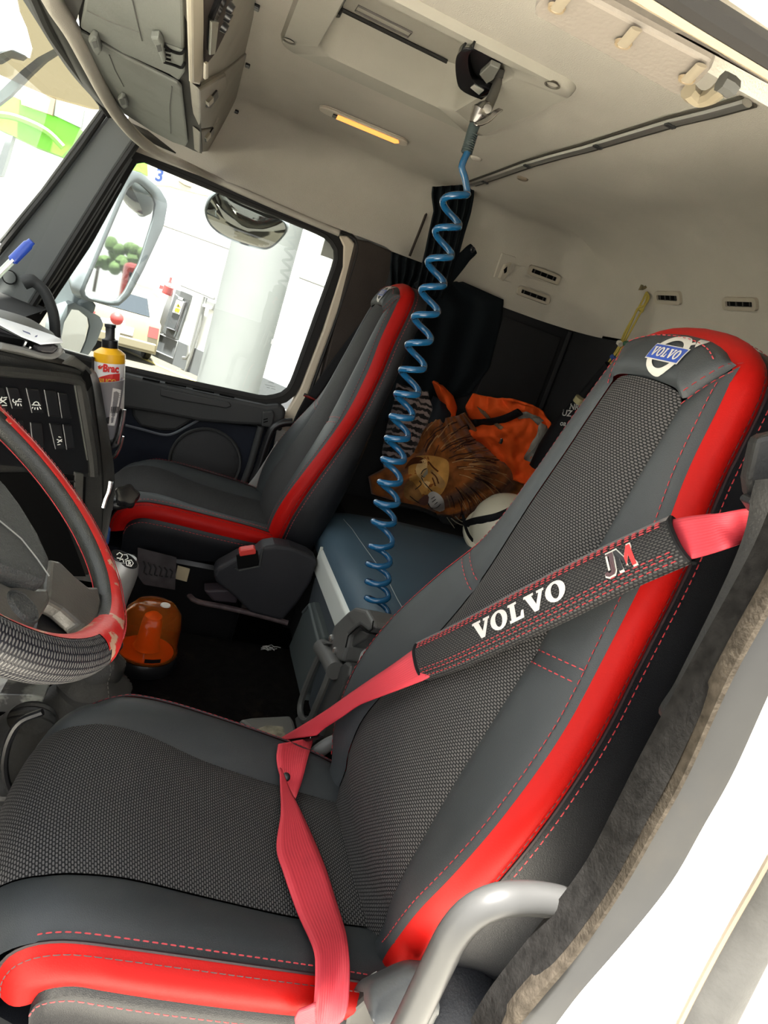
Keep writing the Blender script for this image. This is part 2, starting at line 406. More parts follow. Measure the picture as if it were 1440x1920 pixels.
# navy panel and inner handle bowl
mb = MB(); mb.prism(ats('150,730 240,760 380,788 520,805 500,900 470,1000 420,1080 200,1060 120,900', X=2.59), (.03, 0, 0))
mb.build('panel', BLUEDOOR, d1, False, bevel=.01)
mb = MB(); mb.prism(ats('245,750 360,772 366,782 352,795 330,808 300,808 262,800 248,780', X=2.568), (.04, 0, 0)); mb.build('handle_bowl', PLASTIC, d1, False, bevel=.012)
mb = MB(); mb.tube(spline(ats('235,797 270,806 305,815 325,813 350,800 375,786', X=2.57), 24), .005, 6); mb.build('bowl_rim', STEEL if False else mat('satin_grey_trim', (.12, .13, .15), .35), d1)
# speaker grille
c = at(385, 866, X=2.575); rr = .125
mb = MB(); mb.lathe([(0, .014), (rr * .85, .012), (rr, 0), (rr, -.02)], c, (-1, 0, 0), 36); sp_ = mb.build('speaker_grille', mat('speaker_cloth', (.030, .030, .032), .8, bump=.8, bscale=700), d1)
mb = MB(); mb.tube([c + V((-.004, rr * math.cos(a) * 1.04, rr * math.sin(a) * 1.04)) for a in [2 * PI * i / 40 for i in range(40)]], .006, 6, closed=True); mb.build('rim', PLASTIC, sp_)
# door pull post, lower bar
mb = MB(); mb.prism(ats('492,772 512,770 516,778 510,802 490,800', X=2.53), (.03, 0, 0)); hp = mb.build('post_cap', PLASTIC, d1, False, bevel=.006)
for dy in (0, 5):
    mb = MB(); mb.prism(ats(f'494,{786+dy} 502,{784+dy} 502,{786+dy} 494,{788+dy}', X=2.528), (.004, 0, 0)); mb.build('slot', BLACKV, hp, False)
mb = MB(); mb.tube(ats('490,800 470,870 450,925', X=2.545), .014, 10); mb.build('post', PLASTIC, d1)
mb = MB(); mb.tube(spline(ats('548,792 530,793 512,803 500,830 488,868 474,905', X=2.53), 24), .016, 10); gb = mb.build('grab_bar', PLASTICB)
tag(gb, 'black curved grab bar on the passenger door frame behind the arm pad', 'grab bar')

# ---------------- A-pillar, windscreen edge
mb = MB(); mb.prism(ats('206,207 262,252 246,275 215,322 150,425 100,505 70,552 40,600 -60,620 -60,560 0,476 100,345', X=2.50), (.07, 0, 0))
ap = struct(mb.build('trim_4', mat('pillar_grey', (.12, .127, .124), .55, bump=.15, bscale=500), None, False, bevel=.012))
mb = MB(); mb.tube(ats('256,268 215,328 150,432 100,512 60,575', X=2.50), .012, 8); mb.build('seal', RUBBER, ap)
mb = MB(); mb.tube(ats('240,292 165,415 100,520 40,590', X=2.55), .016, 8); mb.build('seal', RUBBER, ap)
mb = MB(); mb.tube(ats('228,318 138,445 60,560 30,600', X=2.56), .006, 8); mb.build('strip', mat('grey_strip', (.25, .23, .20), .5), ap)
mb = MB(); mb.tube(ats('222,340 160,445 70,585', X=2.57), .012, 8); mb.build('seal', RUBBER, ap)
c = at(18, 520, X=2.49)
mb = MB(); mb.lathe([(0, .003), (.018, .003), (.02, 0)], c, (-1, 0, 0), 20); mb.build('screw_cap', mat('pillar_grey'if False else 'pillar_cap', (.075, .08, .078), .55), ap)
mb = MB(); mb.tube([c + V((-.001, .021 * math.cos(a), .021 * math.sin(a))) for a in [2 * PI * i / 24 for i in range(24)]], .0016, 5, closed=True); mb.build('cap_gap', BLACKV, ap)
# small grab bar at the foot of the pillar
mb = MB(); mb.tube(spline(ats('44,530 60,527 82,545 96,575 102,600 104,632', X=2.42), 24), [.022] * 4 + [.017] * 20, 10, flat=(.6, (1, 0, 0))); gb = mb.build('pillar_grip', PLASTIC)
tag(gb, 'dark grey curved grab handle at the foot of the windscreen pillar', 'handle')

# windscreen: glass sheet from the header down to the dash
def wsx(x, t): return V((x, .40 + .17 * t - .05 * ((x - 1.5) / 1.0) ** 2, .36 - .66 * t))
mb = MB(); mb.grid([[wsx(x, t) for x in (.45, .8, 1.2, 1.6, 2.0, 2.3, 2.50)] for t in (0, .5, 1, 1.25)])
WSG = bpy.data.materials.new('windscreen_glass'); WSG.use_nodes = True; glass_nodes(WSG, (.95, .98, .95), .004)
w2 = struct(mb.build('window_2', WSG, None, True))
mb = MB(); mb.tube(ats('203,202 150,278 100,345 0,470 -60,545', X=2.49), .009, 8); mb.build('seal', RUBBER, w2)
mb = MB(); mb.tube(ats('198,196 150,262 80,358 0,455', X=2.495), .006, 8); mb.build('seal', mat('grey_rubber', (.05, .05, .045), .6), w2)
# front header: dark seal, beige lip, visor stub
hd = [at(58, -20, Z=.335), at(95, 60, Z=.335), at(150, 140, Z=.335), at(188, 190, Z=.335), at(205, 214, Z=.325)]
mb = MB(); mb.tube(spline(hd, 24), .012, 8); w2h = struct(mb.build('trim_5', RUBBER))
lp = [at(88, -40, Z=.30), at(98, 0, Z=.30), at(136, 60, Z=.30), at(172, 130, Z=.298), at(198, 180, Z=.29), at(225, 222, Z=.28), at(262, 262, Z=.268), at(300, 288, Z=.262), at(345, 308, Z=.262), at(400, 334, X=2.572), at(470, 366, X=2.575), at(560, 405, X=2.578), at(636, 437, X=2.578)]
mb = MB(); mb.tube(spline(lp, 60), [.016] * 36 + [.012] * 24, 10); struct(mb.build('trim_6', LINER))
mb = MB(); rows = [[p + V((0, .03, .02)) for p in spline(lp[:9], 30)], [p + V((0, .12, .05)) for p in spline(lp[:9], 30)]]; mb.grid(rows); struct(mb.build('trim_7', mat('header_black', (.02, .02, .018), .6), None, solid=.004))

# outer skin of the passenger side, round the window opening
mb = MB(); mb.prism([V((2.64, .30, .262)), V((2.64, -1.46, .262)), V((2.64, -1.46, .60)), V((2.64, .30, .60))], (.02, 0, 0))
mb.prism([V((2.63, -.41, .16)), V((2.63, -1.46, .16)), V((2.63, -1.46, .30)), V((2.63, -.41, .30))], (.02, 0, 0)); mb.prism([V((2.64, -.46, -1.4)), V((2.64, -1.46, -1.4)), V((2.64, -1.46, .27)), V((2.64, -.46, .27))], (.02, 0, 0))
mb.prism([V((2.64, .62, -1.4)), V((2.64, -.46, -1.4)), V((2.64, -.46, -.43)), V((2.64, .62, -.43))], (.02, 0, 0)); struct(mb.build('wall_side', WHITEP, None, False))

# ------------------------------------------------------------------ seats
MESH_T = [(-.08, .160, .012), (.005, .165, .0), (.04, .166, -.014), (.12, .165, -.026), (.24, .143, -.018), (.43, .115, 0.), (.63, .104, 0.), (.72, .096, 0.), (.80, .091, 0.), (.835, .088, 0.), (.87, .086, 0.)]
RIN_T = [(-.08, .195, .01), (0., .212, -.012), (.03, .228, -.026), (.11, .250, -.042), (.19, .266, -.042), (.29, .266, -.027), (.41, .243, 0.), (.52, .205, .022), (.66, .178, .024), (.77, .152, .016), (.86, .136, .015), (.90, .128, .014)]
def smooth_path(pts, n): return spline(pts, n)

class Seat:
    def __init__(s, name, label, x0, yb, zb, k, insert=None, tilt=0.0, depth=.185, group=None):
        s.x0, s.yb, s.zb, s.k, s.tilt, s.depth = x0, yb, zb, k, tilt, depth
        s.WE = insert or WEAVE; s.LE = PLEATHER if insert else LEATHER
        s.root = thing(name, label, 'seat', (x0, yb + .25 * k, -1.30), group)
        s.st = MB(); s.stb = MB()
        s.back(); s.cushion(); s.base()
        stuff(s.st.build('stitching', THREAD, s.root, False)); s.root
        stuff(s.stb.build('piping', THREADB, s.root, True))
    def P(s, lx, lz, d=0):
        return V((s.x0 + lx * s.k, s.yb - (.2074 * lz + .98 * d) * s.k, s.zb + (lz - .2 * d) * s.k))
    def Q(s, lx, y, z):          # cushion point (driver-seat units: hinge at y=-.475, z=-.82)
        f = max(0, min(1, (y + .32) / .32)) ** 1.3; y += f * (-.038 + .034 * max(0, 1 - (lx / .215) ** 2))
        return V((s.x0 + lx * s.k, s.yb + (y + .475) * s.k, s.zb + (z + .82 - s.tilt * (y - .02)) * s.k))
    N = V((0, .98, .2))
    def rin_path(s, n=60):
        a = [V((itp(RIN_T, z)[0], z, itp(RIN_T, z)[1])) for z in [-.07 + .97 * i / 36 for i in range(37)]]
        top = [V((.112, .918, .014)), V((.088, .933, .013)), V((.05, .942, .012)), V((0, .945, .012))]
        R = a + top; Lh = [V((-p.x, p.y, p.z)) for p in reversed(R[:-1])]
        return resample([V(p) for p in [V((-q.x, q.y, q.z)) for q in R] + [V((q.x, q.y, q.z)) for q in reversed(R[:-1])]], n)
    def back(s):
        k = s.k
        # woven centre insert
        NU, NV = 16, 60; rows, uv = [], []
        for i in range(NV + 1):
            r, ru = [], []
            for j in range(NU + 1):
                t = -1 + 2 * j / NU
                top = .864 - .005 * t * t - .014 * abs(t) ** 10
                lz = lerp(-.07, top, i / NV); h, d = itp(MESH_T, lz)
                edge = 1 - abs(t) ** 6
                tope = 1 - (i / NV) ** 40
                r.append(s.P(t * h, lz, d - .014 * (1 - t * t) - .006 * edge * tope + .003)); ru.append((t * h * k, lz * k))
            rows.append(r); uv.append(ru)
        s.insert = MB().grid(rows, uv).build('insert', s.WE, s.root)
        # leather side panels between insert and trim
        def side(sg):
            rows = []
            for i in range(49):
                r = []
                for j in range(11):
                    t = j / 10; top = .850 + .066 * t; lz = lerp(-.07, top, i / 48)
                    h0, d0 = itp(MESH_T, lz); h1, d1 = itp(RIN_T, lz)
                    pil = (1 - (2 * t - 1) ** 6) * (1 - (i / 48) ** 60)
                    gr = .004 * math.exp(-((lz - .450 - .026 * t) / .006) ** 2)
                    r.append(s.P(sg * lerp(h0, h1, t), lz, lerp(d0, d1, t) - .007 * pil - .004 * math.sin(PI * t) + gr + .001))
                rows.append(r)
            return MB().grid(rows).build('side_panel', s.LE, s.root)
        s.sp = [side(-1), side(1)]
        # head panel
        rin = s.rin_path(121)
        up = [p for p in rin if p.y > .914]; up = resample(up, 41)
        low = [V((-.122, .916, .014)), V((-.106, .883, .008)), V((-.090, .853, 0))] + [V((x, .866 - .005 * (x / .088) ** 2 - .014 * abs(x / .088) ** 10, -.006)) for x in [-.085 + .17 * i / 20 for i in range(21)]] + [V((.090, .853, 0)), V((.106, .883, .008)), V((.122, .916, .014))]
        low = resample(low, 41); rows = []
        for i in range(13):
            v = i / 12; r = []
            for j in range(41):
                p = low[j].lerp(up[j], v); e = (1 - (2 * v - 1) ** 6) * (1 - (2 * j / 40 - 1) ** 8)
                r.append(s.P(p.x, p.y, p.z - .012 * e - .006 * math.sin(PI * v)))
            rows.append(r)
        s.head = MB().grid(rows).build('head_panel', s.LE, s.root)
        # red trim running round the whole edge
        rows = []; n = len(rin); outs = []; W_ = 9
        for i, p in enumerate(rin):
            t = rin[min(i + 1, n - 1)] - rin[max(i - 1, 0)]; t.z = 0; t.normalize(); o = V((-t.y, t.x, 0))   # outward in the panel plane
            if o.dot(V((p.x, p.y - .4, 0))) < 0: o = -o
            topf = max(0, o.y)
            wid = itp([(-.07, .040), (0., .046), (.1, .052), (.3, .046), (.42, .042), (.62, .042), (.8, .046), (.95, .046)], p.y)[0]
            a, b = .016 + .004 * topf, wid
            r = []
            for j in range(W_):
                w = j / (W_ - 1)
                bul = .008 * math.sin(PI * w) ** .7
                q = p + o * (a * math.sin(w * PI / 2) + bul * .9); d = p.z + b * w - .35 * bul
                r.append(s.P(q.x, q.y, d))
            rows.append(r); q = p + o * a; outs.append((q, o, p.z + b))
        s.trim = MB().grid(rows).build('red_trim', RED, s.root)
        # dark shell: side faces and back
        rows = []
        for q, o, d in outs:
            r = []
            for w in (0, .08, .3, .6, .85, .97, 1.0):
                e = o * (.012 * math.sin(min(1, w * 1.4) * PI / 2) - .05 * max(0, w - .8) / .2 * .5)
                dd = lerp(d, s.depth + .02 * (1 - q.y), w)
                r.append(s.P(q.x + e.x, q.y + e.y, dd))
            rows.append(r)
        mb = MB().grid(rows)
        back_ = [r[-1] for r in rows]; m = len(back_) // 2
        mb.grid([[back_[i], back_[-1 - i]] for i in range(m + 1)])
        s.shell = mb.build('back_shell', LEATHERB, s.root)
        # stitches
        allb = bvh_of(s.insert, *s.sp, s.head, s.trim, s.shell)
        nv = -s.N
        def seam(loc, mbx=None, nrm=s.N, **kw):
            pts = drape([s.P(a, b, 0) for a, b in loc], allb, nv, .0006); stitches(mbx or s.st, pts, nrm, **kw)
        for sg in (-1, 1):
            seam([(sg * (itp(RIN_T, z)[0] - (.011 if sg < 0 else .004)), z) for z in [.0 + .89 * i / 60 for i in range(61)]])
            seam([(sg * (.09 + .038 * t), .850 + .066 * t - .006) for t in [i / 10 for i in range(11)]])
            seam([(sg * (.088 + .036 * t), .850 + .066 * t + .010) for t in [i / 10 for i in range(11)]])
            for dz in (-.010, .010):
                seam([(sg * lerp(itp(MESH_T, .450)[0] + .004, itp(RIN_T, .476)[0] - .012, t), .450 + dz + .026 * t) for t in [i / 10 for i in range(11)]])
        seam([(q.x * .91, .845 + (q.y - .845) * .90) for q in up])
        # seams on the trim: two lines, plus the outer piping
        a1, a2, a3, nn = [], [], [], []
        for i, p in enumerate(rin):
            q, o, d = outs[i]
            f = lambda w, lift: s.P(*(lambda c: (c.x, c.y, p.z + (d - p.z) * w - .35 * .008 * math.sin(PI * w)))(p + o * (.016 * math.sin(w * PI / 2) + .0072 * math.sin(PI * w) ** .7 + lift)))
            a1.append(f(.80, .0012)); a2.append(s.P(q.x + o.x * .004, q.y + o.y * .004, d + .010)); a3.append(s.P(q.x + o.x * .001, q.y + o.y * .001, d + .002))
            nn.append((V((o.x, -.2074 * o.y + .3, o.y))).normalized())
        stitches(s.st, a2, nn, lift=.0012); stitches(s.stb, a1, nn, length=.009, gap=.002, w=.0006)
        s.stb.tube(a3, .0022, 5)
        s.face = bvh_of(s.insert, *s.sp, s.head)
        s.all = allb
    def cushion(s):
        k = s.k
        MZ = [(-.55, .130, -.885), (-.49, .132, -.873), (-.35, .138, -.847), (-.20, .1405, -.810), (-.075, .149, -.772), (.0, .152, -.764), (.04, .150, -.772)]
        BZ = [(-.55, .225, -.880), (-.44, .240, -.842), (-.35, .2455, -.817), (-.20, .250, -.786), (-.075, .250, -.766), (.0, .243, -.764), (.04, .230, -.778)]
        def top(y, f):
            (h0, z0), (h1, z1) = itp(MZ, y), itp(BZ, y); return h0, z0, h1, z1
        ys = [-.55 + .57 * i / 40 for i in range(41)]
        nose = [(.02 + .075 * math.sin(a), 1 - math.cos(a)) for a in [i / 10 * PI / 2 for i in range(1, 11)]]   # roll over the front
        def row(y, cols, drop=0):
            h0, z0, h1, z1 = top(min(y, .03), 0)
            sh = 1 - .22 * drop ** 2
            return [(c, h0 * sh, z0 - .075 * drop, h1 * sh, z1 - .075 * drop, y) for c in cols]
        allr = [(y, 0) for y in ys] + nose + [(.097, 1 + .4 * j) for j in range(1, 4)]
        rows, uv = [], []; run = 0; py = None
        for y, dr in allr:
            if py: run += math.hypot(y - py[0], (dr - py[1]) * .075)
            py = (y, dr); r, ru = [], []
            d2 = min(dr, 1)
            for j in range(17):
                t = -1 + 2 * j / 16; h0, z0 = itp(MZ, min(y, .03)); h0 *= 1 - .10 * d2
                r.append(s.Q(t * h0, y, z0 - .075 * dr + .010 * (1 - t ** 4) * (1 - d2 * .5) + .003)); ru.append((t * h0 * k, run * k))
            rows.append(r); uv.append(ru)
        s.cins = MB().grid(rows, uv).build('cushion_insert', s.WE, s.root)
        def side(sg):
            rows = []
            for y, dr in allr:
                d2 = min(dr, 1); r = []
                h0, z0 = itp(MZ, min(y, .03)); h1, z1 = itp(BZ, min(y, .03)); h0 *= 1 - .10 * d2; h1 *= 1 - .06 * d2
                for j in range(11):
                    t = j / 10
                    r.append(s.Q(sg * lerp(h0, h1, t), y - .010 * d2 * t * t, lerp(z0, z1, t) - .075 * dr + .012 * math.sin(PI * min(1, t * 1.05)) ** .8 * (1 - d2 * .4) - .004 * t ** 6))
                rows.append(r)
            return MB().grid(rows).build('cushion_side', s.LE, s.root)
        s.cs = [side(-1), side(1)]
        # red side trim curling down at the front, and the dark skirt under it
        tp = [V((y, itp(BZ, y)[1] - .002, itp(BZ, y)[0])) for y in [-.55 + .53 * i / 20 for i in range(21)]] + [V((.015, -.772, .238)), V((.045, -.788, .230)), V((.066, -.815, .222)), V((.074, -.85, .216)), V((.070, -.885, .212))]
        bt = [V((-.55, -.900, .252)), V((-.43, -.884, .262)), V((-.30, -.858, .268)), V((-.15, -.829, .270)), V((-.06, -.816, .266)), V((-.02, -.815, .260)), V((.006, -.824, .254)), V((.022, -.842, .246)), V((.028, -.868, .240))]
        tp = spline(tp, 50); bt = spline(bt, 50)
        for sg in (-1, 1):
            rows = []; bot = []
            for a, b in zip(tp, bt):
                r = []
                for j in range(8):
                    w = j / 7; m = a.lerp(b, w); r.append(s.Q(sg * (m.z + .012 * math.sin(PI * w)), m.x, m.y + .003 * math.sin(PI * w)))
                rows.append(r); bot.append(b)
            tr = MB().grid(rows).build('cushion_trim', RED, s.root)
            rows = [[s.Q(sg * (b.z - .002), b.x, b.y), s.Q(sg * (b.z + .004), b.x, b.y - .012), s.Q(sg * (b.z - .002), b.x * .98 - .004, b.y - .05), s.Q(sg * (b.z - .03), b.x * .97 - .006, -.955 - .04 * (-b.x))] for b in bot]
            MB().grid(rows).build('skirt', LEATHERB, s.root)
            nn = V((sg * .55, 0, .83))
            stitches(s.st, [s.Q(sg * (a.z - .0065), a.x - (.004 if a.x > .05 else 0), a.y + .0062) for a in tp if a.x < .07 and a.x > -.5], nn)
            stitches(s.st, [s.Q(sg * (b.z + .007), b.x, b.y - .012) for b in bt], V((sg, 0, .1)))
            stitches(s.stb, [s.Q(sg * (lerp(a.z, b.z, .16) + .0075), lerp(a.x, b.x, .16), lerp(a.y, b.y, .16) + .002) for a, b in zip(tp, bt)], V((sg, 0, .4)), length=.009, gap=.002, w=.0006)
            s.stb.tube([s.Q(sg * (a.z + .001), a.x, a.y + .001) for a in tp], .002, 5)
        # underside
        mb = MB(); rows = [[s.Q(x, y, -.935 - .04 * (-y)) for x in (-.24, 0, .24)] for y in (-.52, -.2, .0)]
        rows.append([s.Q(x, .060, -.94) for x in (-.2, 0, .2)]); rows.append([s.Q(x, .082, -.875) for x in (-.21, 0, .21)])
        mb.grid(rows).build('underside', LEATHERB, s.root)
    def base(s):
        k = s.k; mb = MB()
        z0 = s.zb - .13 * k
        mb.box((s.x0, s.yb + .22 * k, (z0 - 1.30) / 2), (.34 * k, .40 * k, z0 + 1.30))
        mb.build('pedestal', PLASTICB, s.root, False, bevel=.02)

DK = .95
drv = Seat('driver_chair', 'nearest dark leather seat with red side trim, crossed by the red belt', .877 * DK, -.475 * DK, -.82 * DK, DK)
pas = Seat('passenger_chair', 'far dark seat with red side trim and ribbed cloth centre, beside the round door speaker', 2.21, -.405, -.755, .93, insert=WEAVEF, tilt=.17, depth=.115)

# maker's mark on the head panels: slanted slab letters, ring with an arrow, blue bar
def slab(ch):
    """slab-serif capitals as polygons in a unit box (width, list of convex-ish outlines)"""
    if ch == 'V': return 1.0, [[(0, 1), (.50, 1), (.50, .86), (.40, .86), (.58, .34), (.76, .86), (.66, .86), (.66, 1), (1.02, 1), (1.02, .86), (.95, .86), (.64, 0), (.42, 0), (.08, .86), (0, .86)]]
    if ch == 'L': return .80, [[(0, 1), (.46, 1), (.46, .86), (.36, .86), (.36, .16), (.58, .16), (.66, .40), (.78, .40), (.74, 0), (0, 0), (0, .14), (.10, .14), (.10, .86), (0, .86)]]
    if ch == 'O':
        n = 20; o_ = [(.47 + .47 * math.cos(2 * PI * i / n), .5 + .53 * math.sin(2 * PI * i / n)) for i in range(n)]
        i_ = [(.47 + .19 * math.cos(2 * PI * i / n), .5 + .38 * math.sin(2 * PI * i / n)) for i in range(n)]
        return .96, [[o_[i], o_[(i + 1) % n], i_[(i + 1) % n], i_[i]] for i in range(n)]
def word(txt, h, shear=.18, gap=.06, sx=1.0):
    """-> list of outlines, centred"""
    x = 0; out = []
    for c in txt:
        w, polys = slab(c); out += [[((x + a + shear * (b - .5)), b - .5) for a, b in p] for p in polys]; x += w + gap
    x -= gap
    return [[((a - x / 2) * h * sx, b * h) for a, b in p] for p in out], x * h * sx
def put(polys, fmap, name, m, parent, thick=0, lift_n=None, div=0):
    mb = MB()
    for p in polys:
        bm = bmesh.new(); vs = [bm.verts.new((a, b, 0)) for a, b in p]; f_ = bm.faces.new(vs); f_.normal_update(); bmesh.ops.triangulate(bm, faces=[f_])
        if div: bmesh.ops.subdivide_edges(bm, edges=bm.edges[:], cuts=div, use_grid_fill=True); bmesh.ops.triangulate(bm, faces=bm.faces[:])
        bm.verts.index_update(); v = fmap([(q.co.x, q.co.y) for q in bm.verts])
        mb.add(v, [tuple(q.index for q in t.verts) for t in bm.faces]); bm.free()
    return mb.build(name, m, parent, False, solid=thick)
WHITEM = mat('white_print', (.50, .485, .445), .5); BLUEM = mat('blue_badge', (.03, .07, .33), .35); SILVERP = mat('silver_print', (.52, .49, .475), .45)
def emblem(seat, cx, cz, R, tilt=0.0):
    nv = -Seat.N
    def mp(lift):
        def f(p): return drape([seat.P(cx + a * math.cos(tilt) - b * math.sin(tilt), cz + b * math.cos(tilt) + a * math.sin(tilt), 0) for a, b in p], seat.face, nv, lift)
        return f
    n = 40; polys = []
    for i in range(n):
        a0, a1 = 2 * PI * i / n, 2 * PI * (i + 1) / n
        polys.append([(R * math.cos(a0), R * math.sin(a0)), (R * math.cos(a1), R * math.sin(a1)), (R * .70 * math.cos(a1), R * .70 * math.sin(a1)), (R * .70 * math.cos(a0), R * .70 * math.sin(a0))])
    # the arrow leaves the ring at the upper left of the sitter's view; x runs to the passenger side
    sg = -1
    polys.append([(sg * .62 * R, .62 * R), (sg * .80 * R, .80 * R), (sg * .95 * R, .68 * R), (sg * .72 * R, .52 * R)])
    polys.append([(sg * .66 * R, 1.02 * R), (sg * 1.20 * R, 1.10 * R), (sg * 1.10 * R, .52 * R)])
    em = put(polys, mp(.0020), 'ring_badge', WHITEM, seat.root, div=2)
    bw, bh = 1.02 * R, .34 * R
    put([[(-bw - .05 * R, -bh - .05 * R), (bw + .05 * R, -bh - .05 * R), (bw + .05 * R, bh + .05 * R), (-bw - .05 * R, bh + .05 * R)]], mp(.0028), 'badge_border', WHITEM, em, div=5)
    put([[(-bw, -bh), (bw, -bh), (bw, bh), (-bw, bh)]], mp(.0034), 'badge_bar', BLUEM, em, div=5)
    w, L = word('VOLVO', .44 * R, shear=.0)
    put([[(-a * 1.78 * R / L, b) for a, b in p] for p in w], mp(.0042), 'badge_lettering', WHITEM, em)
    return em
emblem(drv, -.022, .903, .034)
emblem(pas, -.012, .905, .034)

# ------------------------------------------------------------------ things fixed to the roof and walls
ceil = bpy.data.objects['ceiling']
CEIL = bvh_of(ceil)
def hit(x, y, bv, lift=0.0):
    """where the line of sight through (x, y) meets a surface; -> point lifted off it, normal towards the eye"""
    d = ray(x, y).normalized(); h = bv.ray_cast(V((0, 0, 0)), d, 30)
    if h[0] is None: return None, None
    n = h[1] if h[1].dot(d) < 0 else -h[1]
    return h[0] + n * lift, n
def hits(s, bv, lift=0.0): return [hit(x, y, bv, lift)[0] for x, y in px2(s)]
def cloth(left, right, nu, nv, fx, name, m, parent=None, thick=.006, uvs=1.0, sub=0):
    """a crumpled sheet between two px edges; fx(u, v, x, y) gives the depth across the cab"""
    A, B = resample([V((x, y, 0)) for x, y in px2(left)], nv + 1), resample([V((x, y, 0)) for x, y in px2(right)], nv + 1)
    rows, uv = [], []
    for i in range(nv + 1):
        r, ru = [], []
        for j in range(nu + 1):
            p = A[i].lerp(B[i], j / nu); r.append(at(p.x, p.y, X=fx(j / nu, i / nv, p.x, p.y))); ru.append((j / nu * uvs, i / nv * uvs))
        rows.append(r); uv.append(ru)
    return MB().grid(rows, uv).build(name, m, parent, solid=thick, sub=sub, angle=80, face=True)
def noise(x, y, z=0.0):
    from mathutils import noise as N_
    return N_.noise(V((x, y, z)))

# ---- roof hatch: frame, raised recess, panel, strut, clip
HATCHM = mat('hatch_plastic', (.37, .35, .295), .6, bump=.15, bscale=400, var=.05, spec=.3)
hat = thing('roof_hatch', 'beige roof hatch with a deep recess in the ceiling, centre of the cab', 'hatch', (1.5, -.3, ZC))
fr = round_rect(hx1 - hx0, hy1 - hy0, .04, 6); cx, cy = (hx0 + hx1) / 2, (hy0 + hy1) / 2
inn = round_rect(ix1 - ix0, iy1 - iy0, .035, 6); icx, icy = (ix0 + ix1) / 2, (iy0 + iy1) / 2
lv = lambda pts, ox, oy, z, g=0: [V((ox + x * (1 + g), oy + y * (1 + g), z)) for x, y in pts]
mb = MB(); mb.grid([lv(fr, cx, cy, ZC + .004, .02), lv(fr, cx, cy, ZC - .010), lv(fr, cx, cy, ZC - .014, -.012), lv(inn, icx, icy, ZC - .014, .015), lv(inn, icx, icy, ZC - .008, -.01), lv(inn, icx, icy, ZC + .05, -.05), lv(inn, icx, icy, ZC + .075, -.10)], closeu=True)
mb.build('frame', HATCHM, hat, angle=50)
mb = MB(); mb.prism(lv(inn, icx, icy, ZC + .072, -.02), (0, 0, .012)); hp = mb.build('panel', HATCHM, hat, False)
mb = MB(); mb.tube([V((ix1 - .03, iy1 - .02, ZC + .066)), V((ix1 - .03, iy0 + .05, ZC + .066))], .004, 6); mb.build('panel_seal', RUBBER, hp)
mb = MB(); mb.tube([V((ix1 - .045, iy1 - .05, ZC + .070)), V((ix1 - .045, iy1 - .17, ZC + .070)), V((ix1 - .075, iy1 - .17, ZC + .070)), V((ix1 - .075, iy1 - .05, ZC + .070))], .002, 5, closed=True); mb.build('catch_outline', mat('grey_line', (.12, .11, .10), .6), hp)
mb = MB(); mb.tube([V((ix1 - .05, iy1 - .012, ZC + .06)), V((ix1 - .20, iy1 - .012, ZC + .055))], .009, 10); mb.lathe([(0, .02), (.012, .02), (.014, .01), (.012, 0), (0, 0)], (ix1 - .052, iy1 - .012, ZC + .045), (0, 0, 1), 14); mb.build('gas_strut', PLASTICB, hat)
for x, y in ((542, 76), (1036, 158)):
    p = at(x, y, Z=ZC - .0145); mb = MB(); mb.lathe([(0, .004), (.010, .003), (.012, -.002), (.015, -.002)], p + V((0, 0, .0)), (0, 0, 1), 16); mb.build('screw_well', mat('screw_hole', (.10, .09, .07), .5), hat)
# bulge in the recess end and the black latch
lat = MB()
U1 = spline(ats('868,92 856,106 854,130 858,158 866,170 884,180 903,187', Z=.475), 20)
U2 = spline(ats('888,92 878,106 879,130 886,150 896,158 912,166 925,172', Z=.475), 20)
lat.grid([[p + V((0, 0, .012)) for p in U1], U1, U2, [p + V((0, 0, .012)) for p in U2]])
la = lat.build('latch', mat('gloss_black', (.012, .012, .013), .15), hat, solid=.004)
mb = MB(); mb.prism(ats('880,92 905,100 950,112 925,135 905,165 885,150', Z=.492), (0, 0, .02)); mb.build('latch_well', PLASTICB, hat, False)
mb = MB(); mb.prism(ats('898,140 918,122 936,130 925,150 912,158', Z=.478), (0, 0, .01)); mb.build('latch_block', mat('mid_grey_plastic', (.16, .16, .14), .4), hat, False, bevel=.002)
mb = MB(); mb.prism(ats('882,165 889,160 907,170 898,178', Z=.4735), (0, 0, .002)); mb.build('latch_window', mat('pale_window', (.45, .45, .40), .3), la, False)

# ---- interior lamp
LAMP = [at(602, 201, Z=ZC - .004), at(762, 268, Z=ZC - .004)]
d = (LAMP[1] - LAMP[0]); Ln = d.length; ux = d.normalized(); uy = V((-ux.y, ux.x, 0)); lc = (LAMP[0] + LAMP[1]) / 2
lamp = thing('ceiling_lamp', 'slim lit amber lamp set in the beige ceiling above the passenger window', 'lamp', (lc.x, lc.y, ZC))
def oval(L, w, z): return [lc + ux * x + uy * y + V((0, 0, z)) for x, y in round_rect(L * 1.04, w * 1.5, w * 1.5 / 2 - .0005, 8)]
mb = MB(); mb.prism(oval(Ln, .044, 0), (0, 0, .003)); mb.prism(oval(Ln * .99, .040, -.006), (0, 0, .006)); mb.build('housing', mat('ivory_plastic', (.52, .47, .38), .4), lamp, False, bevel=.002)
mb = MB(); mb.prism([lc + ux * x + uy * y + V((0, 0, -.0085)) for x, y in ((-Ln * .31, -.021), (Ln * .39, -.021), (Ln * .42, 0), (Ln * .39, .021), (-Ln * .31, .021))], (0, 0, .002))
lens = bpy.data.materials.new('lit_amber_lens'); lens.use_nodes = True; nt = lens.node_tree; b = nt.nodes['Principled BSDF']
